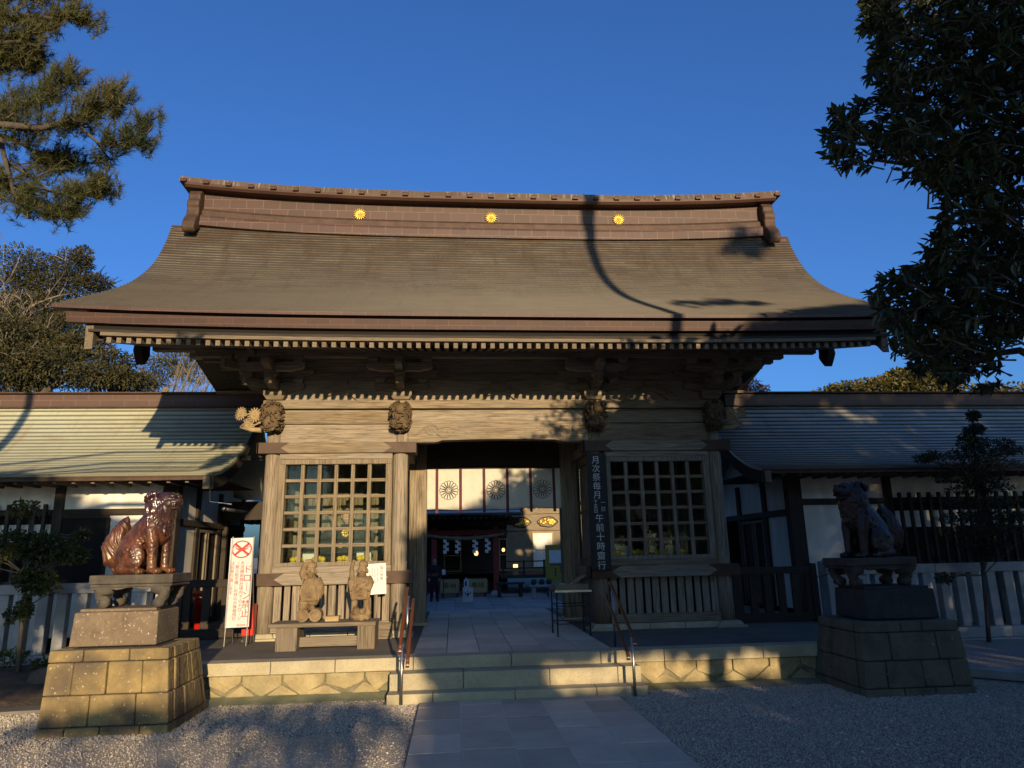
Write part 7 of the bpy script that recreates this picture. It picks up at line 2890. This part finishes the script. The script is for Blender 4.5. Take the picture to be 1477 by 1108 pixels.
def hedge(name, poly, n, seed, label, size=.24):
    rg = random.Random(seed)
    t = thing(name, (sum(p[0] for p in poly) / len(poly), -20, 0), label, "hedge")
    lv = MB()
    x0, x1 = min(p[0] for p in poly), max(p[0] for p in poly)
    z1 = max(p[1] for p in poly)
    k = 0
    while k < n:
        x, z = rg.uniform(x0, x1), (rg.uniform(0, z1) if rg.random() < .4 else rg.uniform(2.6, z1))
        if not inside(x, z, poly):
            continue
        k += 1
        dy = rg.uniform(-.5, .5)
        lv.leaf(Vector((x + SUNX * dy, -20 + dy, max(0.02, z - TE * dy))), Vector((rg.gauss(0, 1), rg.gauss(0, 1), rg.gauss(0, 1))), Vector((rg.gauss(0, .4), rg.gauss(0, 1), rg.gauss(0, .4))), size, size * .6)
    part("foliage", lv, LF['shade'], t, recalc=False)
    st_ = MB()
    for i in range(10):
        x = x0 + (x1 - x0) * (i + .5) / 10
        st_.tube([(x, -20, 0), (x + .1, -20, 1.4)], [.04, .02], 6)
    part("stems", st_, MT['bark'], t)
hedge("clipped_hedge", [(1.2, 0), (1.3, 2.6), (2.0, 3.4), (2.6, 3.58), (4.0, 3.57), (6, 3.6), (8, 3.66), (12, 3.75), (17, 3.85), (18, 0)], 15000, 65, "tall dark hedge behind the photographer shading the right half of the forecourt")
shade_tree("drooping_tree", (0.9, -20.3, 0), [([(-2.2, 3.40), (-2.4, 3.52), (-1.2, 3.60), (-.2, 3.62), (1.0, 3.60), (1.6, 3.56), (1.9, 3.35), (.8, 3.33), (.0, 3.38), (-1.0, 3.40)], 620), ([(-2.6, 2.7), (-2.4, 3.3), (1.6, 3.4), (1.9, 2.9), (1.2, 2.6), (.2, 2.8), (-.8, 2.6), (-1.6, 2.9)], 150), ([(.55, 2.9), (.75, 3.4), (1.15, 3.4), (1.25, 2.9), (1.1, 2.6), (.75, 2.6)], 200)], 67,
           "small drooping tree behind the photographer casting a band of shade on the gravel", .16, .3, 3)
# tall bare trunk whose shadow climbs the roof
tp = thing("tall_pine", (4.31, -10.0, 0), "tall bare-trunked pine behind the photographer casting a long shadow up the gate roof", "tree")
mb = MB()
mb.tube([(4.31, -10, -.1), (4.31, -10, 4), (4.30, -10, 7.2), (4.31, -10, 9.2), (4.33, -10, 10.6), (4.36, -10, 11.2), (4.33, -10, 13)], [.15, .11, .09, .09, .11, .16, .12], 12)
part("trunk", mb, MT['bark'], tp, smooth=True)
rg = random.Random(91)
lb, nd_ = MB(), MB()
for k in range(16):
    a = rg.uniform(0, 6.28)
    z = rg.uniform(12.4, 14)
    p = Vector((4.33, -10, min(z, 13)))
    e = p + Vector((math.cos(a) * 1.3, math.sin(a) * 1.3, rg.uniform(.2, 1.0)))
    lb.tube([p, p.lerp(e, .5), e], [.04, .025, .01], 6)
    for q in range(8):
        tuft(nd_, p.lerp(e, rg.uniform(.4, 1)) + Vector((rg.gauss(0, .15), rg.gauss(0, .15), rg.gauss(0, .1))), Vector((0, 0, 1)), rg, 26, .16, .004)
part("branches", lb, MT['bark'], tp, recalc=False)
part("needles", nd_, LF['pine'], tp, recalc=False)


# unseen foliage added behind the photographer to block skylight on the facade
rg = random.Random(99)
lv = MB()
for x0, x1, y0, z0_, zt, n in ((-50, -15, -26, 0, 17, 2300), (25, 60, -24, 0, 18, 2200), (-6, 24, -27, 18, 27, 1500), (9.5, 20, -16, 0.5, 12, 0)):
    for _ in range(n):
        x = rg.uniform(x0, x1)
        h = zt * (.80 + .25 * mnoise.noise(Vector((x * .22, 0, 5))) + .1 * mnoise.noise(Vector((x * .9, 0, 5))))
        z = z0_ + (h - z0_) * rg.random()
        lv.leaf(Vector((x, y0 + rg.uniform(-3, 3), z)), Vector((rg.gauss(0, 1), rg.gauss(0, 1), rg.gauss(0, 1))), Vector((rg.gauss(0, .4), rg.gauss(0, 1), rg.gauss(0, .4))), 1.4, .9)
o = part("light_blocking_foliage", lv, LF['shade'], recalc=False)
o["kind"] = "stuff"

# repeated things share a group
GROUPS = {'handrail': 'handrails at the steps', 'guardian_beast': 'guardian beasts before the gate', 'stone_pedestal': 'pedestals of the guardian beasts', 'stone_fence': 'granite fences before the corridors',
          'wooden_fence': 'wooden picket gates beside the gate', 'corridor_building': 'corridor wings of the gate', 'offering_stand': 'offering stands in the bays', 'guardian_figure': 'guardian figures in the bays',
          'carved_statue': 'carved statues on the bench', 'paper_lantern': 'lanterns of the hall', 'garden_rock': 'rocks on the dirt mound', 'low_plant': 'low plants at the fence foot', 'bare_tree': 'bare winter trees',
          'evergreen_pine': 'evergreens beyond the corridor', 'rounded_tree': 'olive trees beyond the corridor'}
for o in list(bpy.data.objects):
    k = o.name.split('.')[0]
    if o.parent is None and k in GROUPS and 'group' not in o:
        o['group'] = GROUPS[k]
